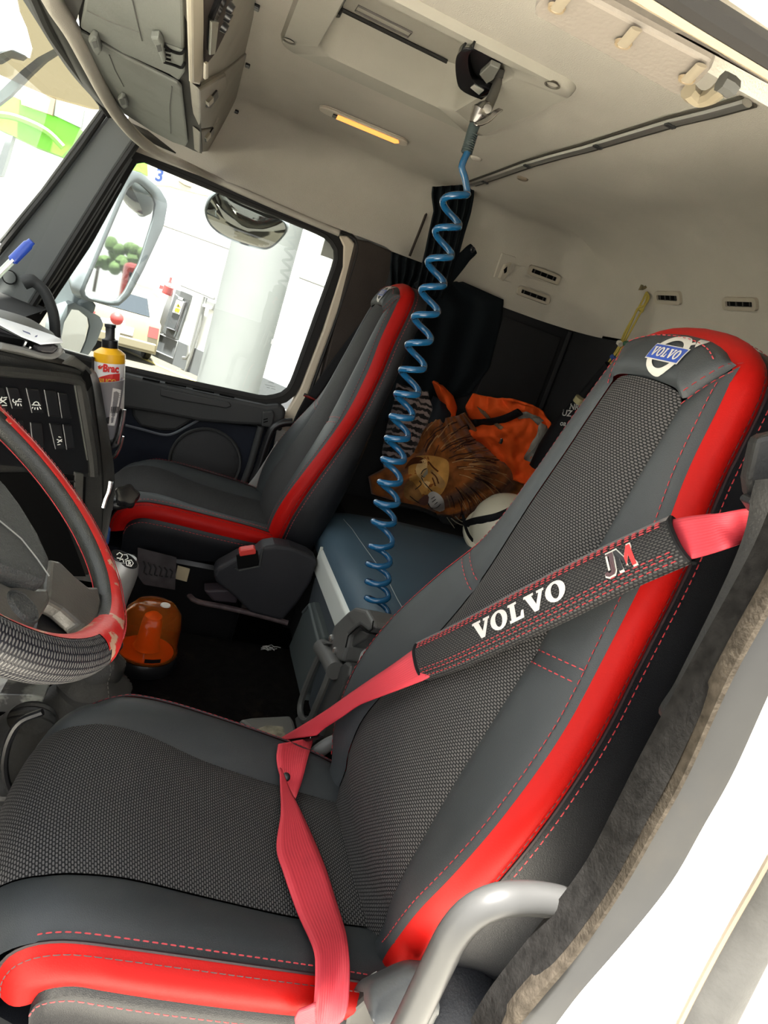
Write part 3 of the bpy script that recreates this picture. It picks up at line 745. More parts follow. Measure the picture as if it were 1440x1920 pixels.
tc = nd(nt, 'ShaderNodeTexCoord'); mp_ = nd(nt, 'ShaderNodeMapping'); mp_.inputs['Location'].default_value = (-(lc + ux * Ln * .2).x, -(lc + ux * Ln * .2).y, 0); nt.links.new(tc.outputs['Object'], mp_.inputs[0])
gr = nd(nt, 'ShaderNodeTexGradient', gradient_type='SPHERICAL'); sc_ = nd(nt, 'ShaderNodeVectorMath', operation='SCALE'); sc_.inputs[3].default_value = 14; nt.links.new(mp_.outputs[0], sc_.inputs[0]); nt.links.new(sc_.outputs[0], gr.inputs[0])
rp = nd(nt, 'ShaderNodeValToRGB'); rp.color_ramp.elements[0].color = (.85, .30, .06, 1); rp.color_ramp.elements[1].color = (1, .72, .28, 1); nt.links.new(gr.outputs[0], rp.inputs[0]); nt.links.new(rp.outputs[0], b.inputs['Emission Color']); b.inputs['Emission Strength'].default_value = 1.0; b.inputs['Base Color'].default_value = (.8, .35, .1, 1)
mb.build('lens', lens, lamp, False)
mb = MB(); mb.prism([lc + ux * x + uy * y + V((0, 0, -.009)) for x, y in ((-Ln * .36, -.014), (-Ln * .312, -.018), (-Ln * .312, .018), (-Ln * .36, .014))], (0, 0, .003)); mb.build('switch', PLASTICB, lamp, False)

# ---- curtain rail, buttons on the lining
mb = MB(); pts = hits('1404,185 1330,206 1265,222 1180,248 1100,273 1040,289 990,304 930,326 884,342', CEIL, .006)
mb.tube(pts, .011, 8, flat=(.55, (0, 0, 1))); rl = mb.build('curtain_rail', mat('rail_aluminium', (.45, .44, .41), .35, .8)); tag(rl, 'bright metal curtain rail running across the beige ceiling behind the hatch', 'rail')
mb = MB(); mb.tube([p + V((0, -.016, .002)) for p in pts], .005, 6, flat=(.5, (0, 0, 1))); mb.build('rear_lip', mat('dark_lip', (.05, .045, .035), .6), rl)  # dark strip along the rear side of the rail
mb = MB(); mb.tube([p + V((0, .014, .002)) for p in pts], .004, 6, flat=(.5, (0, 0, 1))); mb.build('front_lip', mat('dark_lip', (.05, .045, .035), .6), rl)
for (x, y) in ((1262, 222), (1125, 264), (992, 302), (912, 334)):
    h, n = hit(x, y, CEIL, .013); mb = MB(); mb.box(h, (.012, .02, .004)); mb.build('clip', PLASTIC, rl, False, bevel=.001)
for i, (x, y, lab) in enumerate(((893, 296, 'small oval beige plug in the ceiling in front of the curtain rail'), (980, 334, 'small oval brown plug in the ceiling behind the curtain rail'))):
    h, n = hit(x, y, CEIL, 0); mb = MB(); mb.lathe([(0, .006), (.012, .0055), (.016, .003), (.017, 0)], h, n, 20); o = mb.build('ceiling_plug', LINER if i == 0 else mat('brown_plug', (.20, .16, .11), .6)); tag(o, lab, 'plug', 'plugs in the headlining')

# ---- overhead locker above the windscreen
LN, LPNT = V((0, .195, .06)).normalized(), V((1, .07, .27))
lf = lambda s, dx=0: [atp(x, y, LPNT - LN * dx, LN) for x, y in px2(s)]
LOCK = mat('locker_beige', (.30, .28, .235), .55, bump=.2, bscale=300, var=.08, vscale=10, dirt=(.25, .2, .14), dscale=14, dmin=.58, dmax=.8)
LID = mat('locker_lid_grey', (.15, .155, .14), .6, bump=.2, bscale=250, var=.06, vscale=4, spec=.3, dirt=(.10, .10, .085), dscale=7, dmin=.5, dmax=.8)
lk = thing('overhead_locker', 'grey and beige overhead locker with hinged lids above the windscreen', 'locker', (1.3, .15, .3))
mb = MB(); mb.prism(lf('374,163 384,186 372,287 390,284 404,263 432,212 446,178 452,160 470,95 440,120 400,150'), LN * .03)
mb.prism(lf('358,-60 372,165 392,150 440,118 470,95 485,-60', -.004), LN * .02); mb.build('rear_face', LOCK, lk, False, bevel=.003)
mb = MB(); mb.prism(lf('373,166 379,166 405,150 425,140 428,160 418,190 401,238 376,243', .006), LN * .02); dr = mb.build('drawer', LOCK, lk, False, bevel=.004)
mb = MB(); mb.prism(lf('391,188 400,180 408,170 410,182 395,203 388,202', .0095), LN * .004); mb.build('latch_slot', PLASTICB, dr, False)
mb = MB(); mb.prism(lf('391,193 401,183 401,192 392,201', .013), LN * .008); mb.build('latch', mat('latch_pale', (.48, .44, .36), .4), dr, False, bevel=.001)
mb = MB(); mb.prism(lf('374,246 401,241 412,222 409,240 395,272 384,284 374,287', .006), LN * .02); dr = mb.build('drawer', LOCK, lk, False, bevel=.004)
mb = MB(); mb.prism(lf('386,262 393,252 401,240 402,250 390,266 386,267', .0095), LN * .004); mb.build('latch_slot', PLASTICB, dr, False)
mb = MB(); mb.prism(lf('388,260 396,250 396,257 389,266', .013), LN * .008); mb.build('latch', mat('latch_pale', (.48, .44, .36), .4), dr, False, bevel=.001)
# upright beige edge of the near bay, the radio shelf behind it
mb = MB(); mb.prism(lf('358,-60 384,-60 384,60 382,130 376,161 361,158', .008), LN * .008); mb.build('edge_rail', mat('locker_edge', (.36, .325, .25), .5, var=.06), lk, False, bevel=.004)
mb = MB(); mb.prism(lf('384,-50 440,-50 436,0 424,60 404,100 386,122', .004), LN * .004); mb.build('radio_recess', BROWN, lk, False)
rad = lk
mb = MB(); mb.prism(lf('407,40 424,4 436,-40 428,-45 416,0 400,40 396,100 404,102', .012), LN * .01); rad = mb.build('radio', mat('gloss_black', (.012, .012, .013), .15), lk, False, bevel=.001)
mb = MB(); mb.prism(lf('398,42 411,42 404,102 394,104', .016), LN * .004); mb.build('chrome_edge', mat('chrome_soft', (.65, .66, .62), .25, .9), rad, False, bevel=.001)
for x, y in ((417, 48), (424, 28), (428, 12)):
    p = lf(f'{x},{y}', .014)[0]; mb = MB(); mb.lathe([(0, .008), (.006, .008), (.008, 0)], p, -LN, 12); mb.build('knob', PLASTICB, rad)
mb = MB(); mb.prism(lf('386,120 391,118 391,148 385,150', .024), LN * .004); mb.build('name_plate', mat('latch_pale', (.48, .44, .36), .4), lk, False, bevel=.001)
# dark gap and grey hinged lids under the locker
Lz = lambda s, dz=0: [atp(x, y, V((1, .07, .272 + dz)), V((0, -.14, 1)).normalized()) for x, y in px2(s)]
mb = MB(); mb.prism(Lz('140,-60 362,-60 374,165 378,288 362,282 322,262 230,205 150,62', .012), (0, 0, .01)); mb.build('carcass', mat('locker_dark', (.018, .016, .013), .7), lk, False)
mb = MB(); mb.prism(Lz('150,52 168,-50 342,-50 346,138 336,152 318,140 230,100'), (0, 0, .008)); l1 = mb.build('lid', LID, lk, False, bevel=.004)
mb = MB(); mb.prism(Lz('148,62 240,112 332,158 340,166 352,268 348,275 326,268 284,246 230,212 200,176'), (0, 0, .008)); l2 = mb.build('lid', LID, lk, False, bevel=.004)
for s, p_ in (('248,0 256,35 266,76', l1), ('164,20 205,40 262,60', l1), ('205,103 215,130 232,162', l2), ('322,162 318,200 320,250', l2)):
    mb = MB(); mb.tube(Lz(s, -.0005), .0012, 5); mb.build('score_line', mat('lid_score', (.09, .09, .08), .7), p_)
for s, p_ in (('165,78 172,68 182,74 190,98 185,106 175,98', l2), ('220,188 226,182 234,186 240,202 234,206 226,200', l2), ('282,72 296,72 304,84 310,118 304,120 296,98', l1)):
    mb = MB(); mb.prism(Lz(s, -.012), (0, 0, .012)); h_ = mb.build('hinge', LID, p_, False, bevel=.003)
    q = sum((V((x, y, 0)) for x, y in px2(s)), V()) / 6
    mb = MB(); mb.prism(Lz(f'{q.x-6},{q.y-8} {q.x+2},{q.y-10} {q.x+5},{q.y+2} {q.x-2},{q.y+4}', -.0125), (0, 0, .004)); mb.build('hinge_dark_patch', mat('hinge_dark', (.05, .05, .045), .6), h_, False)  # dark patch on the hinge face
mb = MB(); mb.prism(Lz('306,84 344,98 345,126 308,116', -.004), (0, 0, .006)); st = mb.build('strap', LID, l1, False, bevel=.003)
for s in ('304,83 322,96 340,100 347,92', '308,117 326,122 340,127 347,118'):
    mb = MB(); mb.tube(spline(Lz(s, -.006), 10), .0022, 5); mb.build('strap_slot', BLACKV, st)
for y in (96, 104, 112):
    mb = MB(); mb.prism(Lz(f'308,{y-2} 320,{y+1} 320,{y+3} 308,{y}', -.006), (0, 0, .002)); mb.build('strap_rib', BLACKV, st, False)
# dark underside block at the near end
mb = MB(); mb.prism(Lz('104,-50 170,-50 140,50 134,48', .006), (0, 0, .02)); mb.build('visor_block', mat('visor_dark', (.05, .048, .042), .6), lk, False)
for x, y in ((482, 10), (444, 208), (465, 120)):
    h, n = hit(x, y, CEIL, .004)
    if h: mb = MB(); mb.box(h, (.02, .012, .008)); mb.build('stud', PLASTICB, lk, False, bevel=.002)

# ---- vents, switch plate, hook and lanyard on the lining
VENTM = mat('vent_beige', (.40, .36, .29), .55)
def vent(s, slot, fins, label):
    P4 = hits(s, CEIL, 0); c = sum(P4, V()) / 4; _, n = hit(*[sum(q[k] for q in px2(s)) / 4 for k in (0, 1)], CEIL)
    t = thing('air_vent', label, 'vent', c, 'air vents in the bunk lining')
    X = ((P4[1] + P4[2]) / 2 - (P4[0] + P4[3]) / 2); w = X.length; X.normalize(); Y = n.cross(X).normalized(); h = ((P4[0] - P4[3]).length + (P4[1] - P4[2]).length) / 2
    rr = lambda w, h, z, r: [c + X * a + Y * b + n * z for a, b in round_rect(w, h, r)]
    o, i = rr(w, h, .009, h * .3), rr(w * .78, h * .42, .009, h * .06)
    mb = MB(); mb.grid([rr(w * 1.02, h * 1.05, -.004, h * .3), o, i, rr(w * .78, h * .42, .002, h * .06)], closeu=True); mb.build('bezel', VENTM, t, angle=30)
    mb = MB(); mb.prism(rr(w * .8, h * .46, .001, h * .06), n * .002); mb.build('duct', BLACKV, t, False)
    for k in range(fins):
        a = lerp(-.3, .3, k / (fins - 1)); mb = MB(); mb.box(c + X * (w * a) + n * .005, (.003, h * .4, .003), (X, Y, n)); mb.build('fin', mat('fin_grey', (.05, .048, .042), .5), t, False)
vent('992,496 1050,516 1046,536 988,512', 0, 4, 'beige slotted air vent near the bunk corner, upper of the pair')
vent('972,536 1031,555 1027,574 968,550', 0, 4, 'beige slotted air vent near the bunk corner, lower of the pair')
vent('1232,545 1279,547 1279,570 1230,568', 0, 4, 'beige slotted air vent beside the yellow cord on the rear wall')
vent('1360,557 1423,558 1422,582 1357,579', 0, 4, 'beige slotted air vent on the rear wall above the red seat edge')
hp_ = hits('926,520 942,474 968,482 958,530', CEIL, .002)
mb = MB(); mb.prism(hp_, V((.004, .004, 0))); pl = mb.build('switch_plate', LINER, None, False, bevel=.002); tag(pl, 'beige plate with a small catch beside the paired air vents', 'plate')
mb = MB(); mb.prism(hits('936,522 946,496 958,492 950,516 942,528', CEIL, .012), V((.012, .008, 0))); mb.build('catch', VENTM, pl, False, bevel=.002)
mb = MB(); mb.prism(hits('943,506 949,500 948,510 944,513', CEIL, .0135), V((.003, .002, 0))); mb.build('catch_slot', BLACKV, pl, False)
h, n = hit(1212, 543, CEIL, .004)
mb = MB(); mb.tube([h + V((0, 0, .012)), h + V((0, .012, .0)), h + V((0, .020, -.006)), h + V((0, .018, .010))], .005, 8); o = mb.build('coat_hook', mat('dull_brass', (.18, .15, .08), .45, .5)); tag(o, 'small dark hook high on the rear wall holding the yellow cord', 'hook')
# cord and the dark wrist stick hanging from it
um = thing('hanging_umbrella', 'folded black umbrella with white writing hanging from a yellow cord behind the seat', 'umbrella', at(1090, 760, Y=-1.34))
YEL = mat('yellow_cord', (.42, .33, .06), .7, bump=.6, bscale=500)
for s in ('1213,548 1216,560 1200,588 1180,625 1166,650 1154,672 1142,684', '1212,548 1204,565 1190,590 1172,622 1162,646 1150,666 1139,682', '1214,552 1208,572 1196,578 1186,600 1176,622 1160,655 1148,672'):
    pts = px2(s); mb = MB(); mb.tube(spline([at(x, y, Y=lerp(-1.385, -1.335, i / len(pts))) for i, (x, y) in enumerate(pts)], 30), .0032, 6); mb.build('cord', YEL, um)
mb = MB(); mb.tube([at(1204, 579, Y=-1.372), at(1201, 584, Y=-1.370)], .008, 8); mb.build('knot', YEL, um)
for s, m_ in (('1160,642 1164,646', mat('pale_tab', (.55, .53, .45), .5)), ('1172,644 1184,646', mat('green_tab', (.05, .14, .08), .5)), ('1148,668 1154,676', mat('blue_tab', (.02, .06, .25), .5))):
    a, b_ = px2(s); mb = MB(); mb.tube([at(*a, Y=-1.345), at(*b_, Y=-1.345)], .009, 8); mb.build('tab', m_, um)
BLK = mat('black_nylon', (.007, .007, .008), .7, bump=.4, bscale=200, spec=.2)
pts = ats('1142,684 1116,715 1092,745 1070,778 1050,812 1034,842 1016,880', Y=-1.335)
mb = MB(); mb.tube(pts, [.016, .017, .019, .032, .045, .05, .05], 12); us = mb.build('canopy', BLK, um)
mb = MB(); q = at(1090, 746, Y=-1.318); mb.tube([q, q + (pts[3] - pts[2]).normalized() * .02], .021, 12); mb.build('band', mat('gold_band', (.50, .45, .25), .4, .4), us)
UB = bvh_of(us)
ax = (pts[1] - pts[5]).normalized()
for body, x, y, h_ in (('oa', 1055, 798, 15), ('UZ', 1062, 780, 18), ('NR', 1076, 768, 17), ('4', 1086, 755, 13)):
    v, f_ = text2d(body, 1.0, bold=.02); w_ = max(p[0] for p in v)
    pts2 = []
    for a, b_ in v:
        X_, Y_ = (a - w_ / 2) * h_ * .8, b_ * h_
        px_, py_ = x + X_ * math.cos(.35) + Y_ * math.sin(.35) * .6, y + X_ * math.sin(.35) * .3 - Y_ * .9
        d = ray(px_, py_).normalized(); hh = UB.ray_cast(V((0, 0, 0)), d, 5)
        pts2.append((hh[0] if hh[0] else at(px_, py_, Y=-1.335)) - d * .0015)
    mb = MB(); mb.add(pts2, f_); mb.build('writing', WHITEM, us, False)

# ---- curtains by the passenger door, with tie
CURT = mat('dark_curtain', (.006, .009, .011), .85, bump=.3, bscale=300, spec=.2)
ct = thing('curtain', 'dark pleated curtain gathered below the end of the ceiling rail', 'curtain', at(840, 450, X=2.36))
def pleat(a, n, seed, base): return lambda u, v, x, y: base - a * (math.cos(u * n * 2 * PI + seed + math.sin(v * 4 + seed) * .7)) - .02 * v
cloth('814,350 812,366 816,395 808,430 800,470 790,510 782,545', '888,345 886,370 880,400 868,440 858,480 846,520 830,560', 40, 30, pleat(.014, 4.5, .4, 2.32), 'panel', CURT, ct)
cloth('736,472 734,500 735,540', '800,496 792,520 770,548', 24, 12, pleat(.010, 4, 1.0, 2.47), 'gathered_hem', CURT, ct)
mb = MB(); mb.tube(spline(ats('790,552 830,520 858,495 878,475 888,466', X=2.34), 20), [.045] * 8 + [.04, .036, .034, .032, .03, .028, .026, .024, .022, .022, .022, .020], 10, flat=(.6, (1, 0, 0))); tb = mb.build('tie_band', CURT, ct)
mb = MB(); p = at(886, 468, X=2.31); mb.lathe([(.003, .004), (.006, .006), (.009, .004), (.010, 0)], p, (-1, -.1, -.1), 14); mb.build('press_stud', PLASTICB, tb)
cloth('780,538 758,560 745,640 738,720 720,790', '868,528 945,562 940,600 918,690 880,740', 40, 30, lambda u, v, x, y: 2.495 + .014 * math.sin(u * 19 + v * 3) * (1 - u * .6), 'lower_panel', CURT, ct)  # dark rippled sheet filling the near-black area below the curtain
mb = MB(); mb.tube(ats('810,372 790,425 768,480', X=2.555), .0055, 6); o = mb.build('curtain_track', BROWN); tag(o, 'thin brown track running up the side lining beside the dark curtain', 'track')

# ---- header trim over the driver's door
HB = mat('header_dirty_beige', (.2, .18, .15), .5, var=.1, vscale=20, dirt=(.2, .17, .12), dscale=20, dmin=.55, dmax=.75)
hd1 = thing('door_header', 'worn beige header trim with three screws above the open door', 'header trim', (.5, -.3, .24))
hz = lambda s, z=.24: [at(x, y, Z=z) for x, y in px2(s)]
mb = MB(); mb.prism(hz('1000,30 1002,14 1020,-12 1040,-30 1090,-30 1105,0 1332,120 1330,135 1318,150 1282,180 1262,178 1130,102'), (0, 0, .012)); hp1 = mb.build('plate', mat('header_plate', (.15, .132, .112), .5, bump=.2, bscale=200, var=.06, dirt=(.065, .055, .045), dscale=10, dmin=.60, dmax=.66), hd1, False, bevel=.003)
for (x, y), (x2, y2) in (((1044, 13), (1068, -14)), ((1169, 80), (1194, 54)), ((1288, 147), (1316, 122))):
    c = at(x, y, Z=.2385); mb = MB(); mb.lathe([(.0, -.001), (.0030, -.001), (.0040, -.002), (.0058, -.002), (.0066, 0)], c, (0, 0, 1), 18); sc = mb.build('screw', mat('rusty_screw', (.16, .12, .07), .45), hp1)
    mb = MB(); mb.tube([c + V((0, 0, -.002)), at(x2, y2, Z=.237)], .0042, 8, flat=(.3, (0, 0, 1))); mb.build('strap', mat('worn_strap', (.17, .145, .105), .55), hp1)
    mb = MB(); mb.lathe([(0, -.0025), (.0016, -.0025), (.002, -.0005)], c, (0, 0, 1), 8); mb.build('screw_socket', mat('rust', (.25, .12, .05), .6), hp1)
def hstrip(a, b_, name, m, z=.235, t=.012, r=.003):
    P_, Q_ = hz(a, z), hz(b_, z); mb = MB(); mb.prism(P_ + Q_[::-1], (0, 0, t)); return mb.build(name, m, hd1, False, bevel=r)
hstrip('1070,-50 1450,150 1560,210', '1098,-50 1450,168 1560,226', 'seal_gap', mat('seal_dust', (.06, .052, .042), .8, var=.3, vscale=60), .238)
hstrip('1085,-50 1200,18 1330,92 1440,158 1560,226', '1200,-50 1300,8 1440,92 1560,160', 'beige_flange', mat('flange_tan', (.20, .165, .12), .5, var=.06), .232, .010)
mb = MB(); mb.tube(hz('1178,-30 1225,0 1330,62 1440,128 1560,200', .228), .0055, 8); mb.build('sunlit_edge', mat('sunlit_gold', (.42, .33, .22), .3, .3), hd1)  # sun highlight along the header lip, painted as a golden strip
mb = MB(); mb.tube(hz('1240,-30 1330,28 1440,96 1560,170', .222), .008, 8); mb.build('outer_seal', RUBBER, hd1)
hstrip('1270,-60 1440,60 1560,140', '1300,-120 1440,-40 1600,60', 'outer_frame', mat('outer_frame_grey', (.52, .49, .44), .45, var=.1), .214, .012)
mb = MB(); mb.tube(spline(hz('1290,170 1300,180 1316,186 1336,180 1350,168 1362,160', .236), 16), .006, 8); mb.build('wire', mat('pale_wire', (.16, .135, .09), .5), hd1)
mb = MB(); mb.tube(hz('1352,152 1364,158 1372,166', .236), .007, 8); mb.build('plug', mat('grey_plug', (.05, .05, .045), .5), hd1)
mb = MB(); mb.box((.40, -.35, .40), (.10, 2.0, .25)); struct(mb.build('trim_8', WHITEP, None, False, bevel=.01))

# ------------------------------------------------------------------ red belt with its shoulder pad
ALLD = drv.all
bn = Seat.N
p0 = drv.P(0, 0, -.045)
bp = lambda s, l=0: [atp(x, y, p0 + bn * l, bn) for x, y in px2(s)]
belt = thing('seat_belt', 'red seat belt running across the nearest seat from the door pillar to its cushion', 'seat belt', drv.root.location)
def ribbon(A, B, name, m, parent, n=40, t=.0022, wav=0, uvw=.048):
    A, B = spline(A, n), spline(B, n); rows, uv = [], []; run = 0
    for i in range(n):
        if i: run += ((A[i] + B[i]) / 2 - (A[i - 1] + B[i - 1]) / 2).length
        rows.append([A[i].lerp(B[i], j / 6) + (bn * (wav * math.sin(j / 6 * PI)) if wav else V()) for j in range(7)]); uv.append([(j / 6 * uvw, run) for j in range(7)])
    return MB().grid(rows, uv).build(name, m, parent, solid=t, angle=80)
# webbing: fine lengthwise ribs
m = BELTRED; nt = m.node_tree; uvn = nd(nt, 'ShaderNodeUVMap'); uvn.uv_map = 'uv'; wv = nd(nt, 'ShaderNodeTexWave'); wv.inputs['Scale'].default_value = 90; wv.inputs['Distortion'].default_value = .5
nt.links.new(uvn.outputs[0], wv.inputs[0]); bpn = nd(nt, 'ShaderNodeBump'); bpn.inputs['Strength'].default_value = .25; bpn.inputs['Distance'].default_value = .001
nt.links.new(wv.outputs['Fac'], bpn.inputs['Height']); nt.links.new(bpn.outputs[0], nt.nodes['Principled BSDF'].inputs['Normal'])
upA = bp('1250,978') + [atp(1300, 968, p0 + bn * .005, bn), atp(1350, 962, p0 + bn * .03, bn), at(1400, 953, X=.50), at(1440, 955, X=.485)]
upB = bp('1284,1052') + [atp(1320, 1043, p0 + bn * .005, bn), atp(1362, 1030, p0 + bn * .03, bn), at(1404, 1014, X=.50), at(1446, 997, X=.485)]
ribbon(upA, upB, 'upper_webbing', BELTRED, belt)
loA = bp('800,1202 772,1222 737,1247 698,1273 660,1297 614,1330', -.004) + [drv.P(.24, .075, -.06), ] 
loA = bp('800,1202', 0) + bp('772,1222', .008) + bp('737,1247 698,1273 660,1299 614,1331', .017) + bp('560,1365 516,1391', .010)
loB = bp('812,1266', 0) + bp('792,1277', .008) + bp('740,1297 700,1312 672,1324 640,1346', .017) + bp('612,1364 594,1379', .010)
ribbon(loA, loB, 'shoulder_webbing', BELTRED, belt)
# the pad: a padded sleeve
PADW = weave('pad_weave', .0068, .0042, (.050, .048, .047), (.006, .006, .007), skew=.5, bump=.8)
pA = spline(bp('784,1209 860,1172 1020,1088 1150,1023 1261,973'), 60); pB = spline(bp('797,1276 870,1250 1030,1177 1170,1108 1296,1053'), 60)
pad = thing('belt_pad', 'black woven shoulder pad with white lettering wrapped round the red belt', 'belt pad', (pA[30] + pB[30]) / 2)
rows, uv = [], []; L_ = 0
PADN = 16
def padpt(i, v, lift=0):
    """i along 0..59, v across 0..1 (0 = upper edge)"""
    k = min(int(i), 58); f = i - k
    a = pA[k].lerp(pA[k + 1], f); b = pB[k].lerp(pB[k + 1], f)
    h = .010 * (1 - abs(2 * v - 1) ** 3.0) + .003
    return a.lerp(b, v) + bn * (h + lift)
for i in range(60):
    if i: L_ += (pA[i] - pA[i - 1]).length
    r = [padpt(i, j / PADN) for j in range(PADN + 1)]; ru = [(L_, j / PADN * .085) for j in range(PADN + 1)]
    r += [pA[i].lerp(pB[i], 1) - bn * .004, pA[i].lerp(pB[i], .5) - bn * .006, pA[i] - bn * .004]; ru += [(L_, .09)] * 3
    rows.append(r); uv.append(ru)
mb = MB(); mb.grid(rows, uv, closeu=True); mb.build('sleeve', PADW, pad)
for i, nm in ((0, 'end_binding'), (59, 'end_binding')):
    mb = MB(); mb.tube([padpt(i, j / 12) for j in range(13)] + [pB[i] - bn * .004, pA[i].lerp(pB[i], .5) - bn * .006, pA[i] - bn * .004], .0032, 6, closed=True); mb.build(nm, BLK, pad)
st = MB()
for v in (.06, .13, .20, .80, .87, .955): stitches(st, [padpt(i, v, .0006) for i in range(1, 59)], bn, length=.007, gap=.0035, w=.0008)
stuff(st.build('stitching', THREAD, pad, False))
mb = MB(); mb.tube([padpt(i, 0.0, .001) for i in range(60)], .0022, 6); mb.build('edge_piping', mat('grey_piping', (.10, .09, .09), .6), pad)
# lettering on the pad, read from the lower left to the upper right
def padmap(lift):
    def f(p): return [padpt(max(0, min(59, a)), max(0, min(1, b)), lift) for a, b in p]
    return f
w, L = word('VOLVO', 1.0, shear=.06, gap=.05)
pi0, pi1 = 18.0, 40.0
put([[(lerp(pi0, pi1, a / L + .5), .50 - b * .41) for a, b in p] for p in w], padmap(.0012), 'lettering', SILVERP, pad)
JM = {'shadow': [[(0, .02), (.14, -.02), (.3, .06), (.36, .2), (.5, 1.02), (.62, .98), (.70, .40), (.84, 1.02), (1.02, 1.0), (1.02, 0.0), (.80, .02), (.78, .42), (.66, .1), (.58, .12), (.5, .5), (.42, .0), (.2, -.08), (.02, -.04)]]}
X0, X1 = 47.2, 52.4
jmap = lambda ps: [[(lerp(X0, X1, a), .74 - b * .45) for a, b in p] for p in ps]
J = [[(.02, .18), (.12, .18), (.14, .10), (.22, .12), (.30, .85), (.18, .86), (.19, 1.0), (.45, 1.0), (.36, .12), (.28, -.02), (.10, -.04), (.0, .06)]]
Mk = [[(.46, 0), (.46, 1), (.58, 1), (.74, .48), (.74, .12), (.59, .55), (.59, 0)]]
Mr = [[(.74, .48), (.90, 1), (1.02, 1), (1.02, 0), (.89, 0), (.89, .55), (.74, .12)]]
grow = lambda ps, g: [[(a + (a - sum(q[0] for q in p) / len(p)) * g, b + (b - sum(q[1] for q in p) / len(p)) * g) for a, b in p] for p in ps]
sh = put(jmap(grow(J, .16) + grow(Mk, .20) + grow(Mr, .16)), padmap(.0010), 'monogram_outline', WHITEM, pad)
put(jmap(J), padmap(.0018), 'monogram_letter', mat('print_grey', (.06, .03, .035), .5), sh); put(jmap(Mk), padmap(.0018), 'monogram_letter', mat('print_black', (.01, .01, .012), .5), sh); put(jmap(Mr), padmap(.0018), 'monogram_letter', mat('print_red', (.70, .02, .02), .45), sh)
put(jmap([[(.20, .9), (.26, .9), (.22, .2), (.15, .2)]]), padmap(.0022), 'monogram_stroke', WHITEM, sh)  # white stroke printed on the letter
# tongue and lap strap
mb = MB(); q = bp('516,1384 592,1374 602,1378 596,1384 524,1397 514,1392', .004); mb.prism(q, bn * -.008); tg = mb.build('tongue', PLASTICB, belt, False, bevel=.002)
for x, y in ((540, 1391), (582, 1383)):
    c = atp(x, y, p0 + bn * .0055, bn); mb = MB(); mb.lathe([(0, .0008), (.0016, .0006), (.0018, 0)], c, bn, 8); mb.build('rivet', STEEL, tg)
CU_ = bvh_of(drv.cins, *drv.cs, *[o for o in drv.root.children if o.name.startswith('cushion_trim') or o.name.startswith('skirt')])
def onc(s, lift, mn=0):
    out = []; last = None
    for x, y in px2(s):
        h, n = hit(x, y, CU_, 0)
        if h is None: h = last + V((0, 0, -.02))
        out.append(h - ray(x, y).normalized() * lift); last = h
    return out
dt0 = atp(552, 1388, p0, bn).dot(CF); dt1 = hit(545, 1490, CU_, 0)[0].dot(CF) - .016
def atd(x, y, t):
    h = hit(x, y, CU_, 0)[0]; k = lerp(dt0, dt1, t)
    return ray(x, y) * (min(k, h.dot(CF) - .015) if h is not None else k)
ribbon([atd(521, 1396, 0), atd(518, 1422, .3), atd(523, 1450, .6), atd(534, 1478, .95)], [atd(588, 1384, 0), atd(575, 1430, .3), atd(564, 1470, .6), atd(554, 1498, .95)], 'lap_webbing_turn', BELTRED, belt, 16)
a_ = onc('524,1440 525,1480 526,1525 518,1589 531,1637 557,1712 587,1780 591,1825 589,1870 586,1905 584,1960', .027)
b_ = onc('527,1442 541,1478 563,1522 587,1574 610,1630 629,1690 647,1750 655,1795 656,1840 652,1890 646,1960', .027)
ribbon(a_, b_, 'lap_webbing', BELTRED, belt, 60)
c = hit(536, 1457, CU_, 0)[0] - ray(536, 1457).normalized() * .022
mb = MB(); mb.lathe([(0, .004), (.005, .0035), (.0075, .0015), (.008, 0)], c, -ray(536, 1457), 16); mb.build('stop_button', PLASTICB, belt)
a_ = [at(x, y, X=.555) for x, y in px2('552,1908 560,1892 574,1886 592,1878')]; b_ = [at(x, y, X=.56) for x, y in px2('556,1950 566,1932 580,1926 594,1922')]
ribbon(a_, b_, 'loose_end', BELTRED, belt, 12)

# pillar cover, belt guide
PCM = mat('pillar_cover_grey', (.012, .012, .0117), .55, bump=.4, bscale=260, spec=.35)
pc = thing('belt_pillar_cover', 'dark grey plastic pillar cover behind the red belt, beside the open door', 'cover', (.47, -.53, -.2))
o_ = spline(ats('1416,900 1408,930 1398,990 1372,1060 1330,1150 1290,1230 1262,1285 1240,1318 1234,1334 1240,1344', X=.475), 40)
i_ = spline(ats('1500,880 1500,940 1480,1010 1430,1110 1390,1180 1350,1240 1318,1290 1290,1325 1268,1344 1250,1350', X=.445), 40)
rows = []
for a, b in zip(o_, i_): rows.append([a + V((.03, -.05, 0)), a + V((.004, -.012, 0)), a, a.lerp(b, .3) + V((-.008, .004, 0)), a.lerp(b, .7) + V((-.009, .003, 0)), b, b + V((0, -.04, 0))])
MB().grid(rows).build('shell', PCM, pc, angle=60)
mb = MB(); mb.prism(ats('1418,820 1500,800 1500,960 1440,950 1405,940 1400,900', X=.49), (.03, -.02, 0)); mb.build('upper_shell', PCM, pc, False, bevel=.006)
mb = MB(); mb.prism(ats('1412,935 1450,925 1470,960 1450,985 1420,965 1406,944', X=.478), (.015, 0, 0)); mb.build('guide', PLASTICB, pc, False, bevel=.004)
mb = MB(); mb.prism(ats('1424,972 1446,985 1446,1002 1434,998', X=.474), (.008, 0, 0)); mb.build('guide_lip', mat('pale_guide', (.5, .46, .38), .5), pc, False, bevel=.002)
for s in ('1247,1352 1240,1375 1232,1395', '1262,1378 1250,1382 1240,1384', '1282,1330 1274,1334 1264,1338'):
    mb = MB(); mb.tube(ats(s, X=.47), .0022, 6); mb.build('clip_wire', mat('dark_wire', (.06, .06, .06), .4, .5), pc)

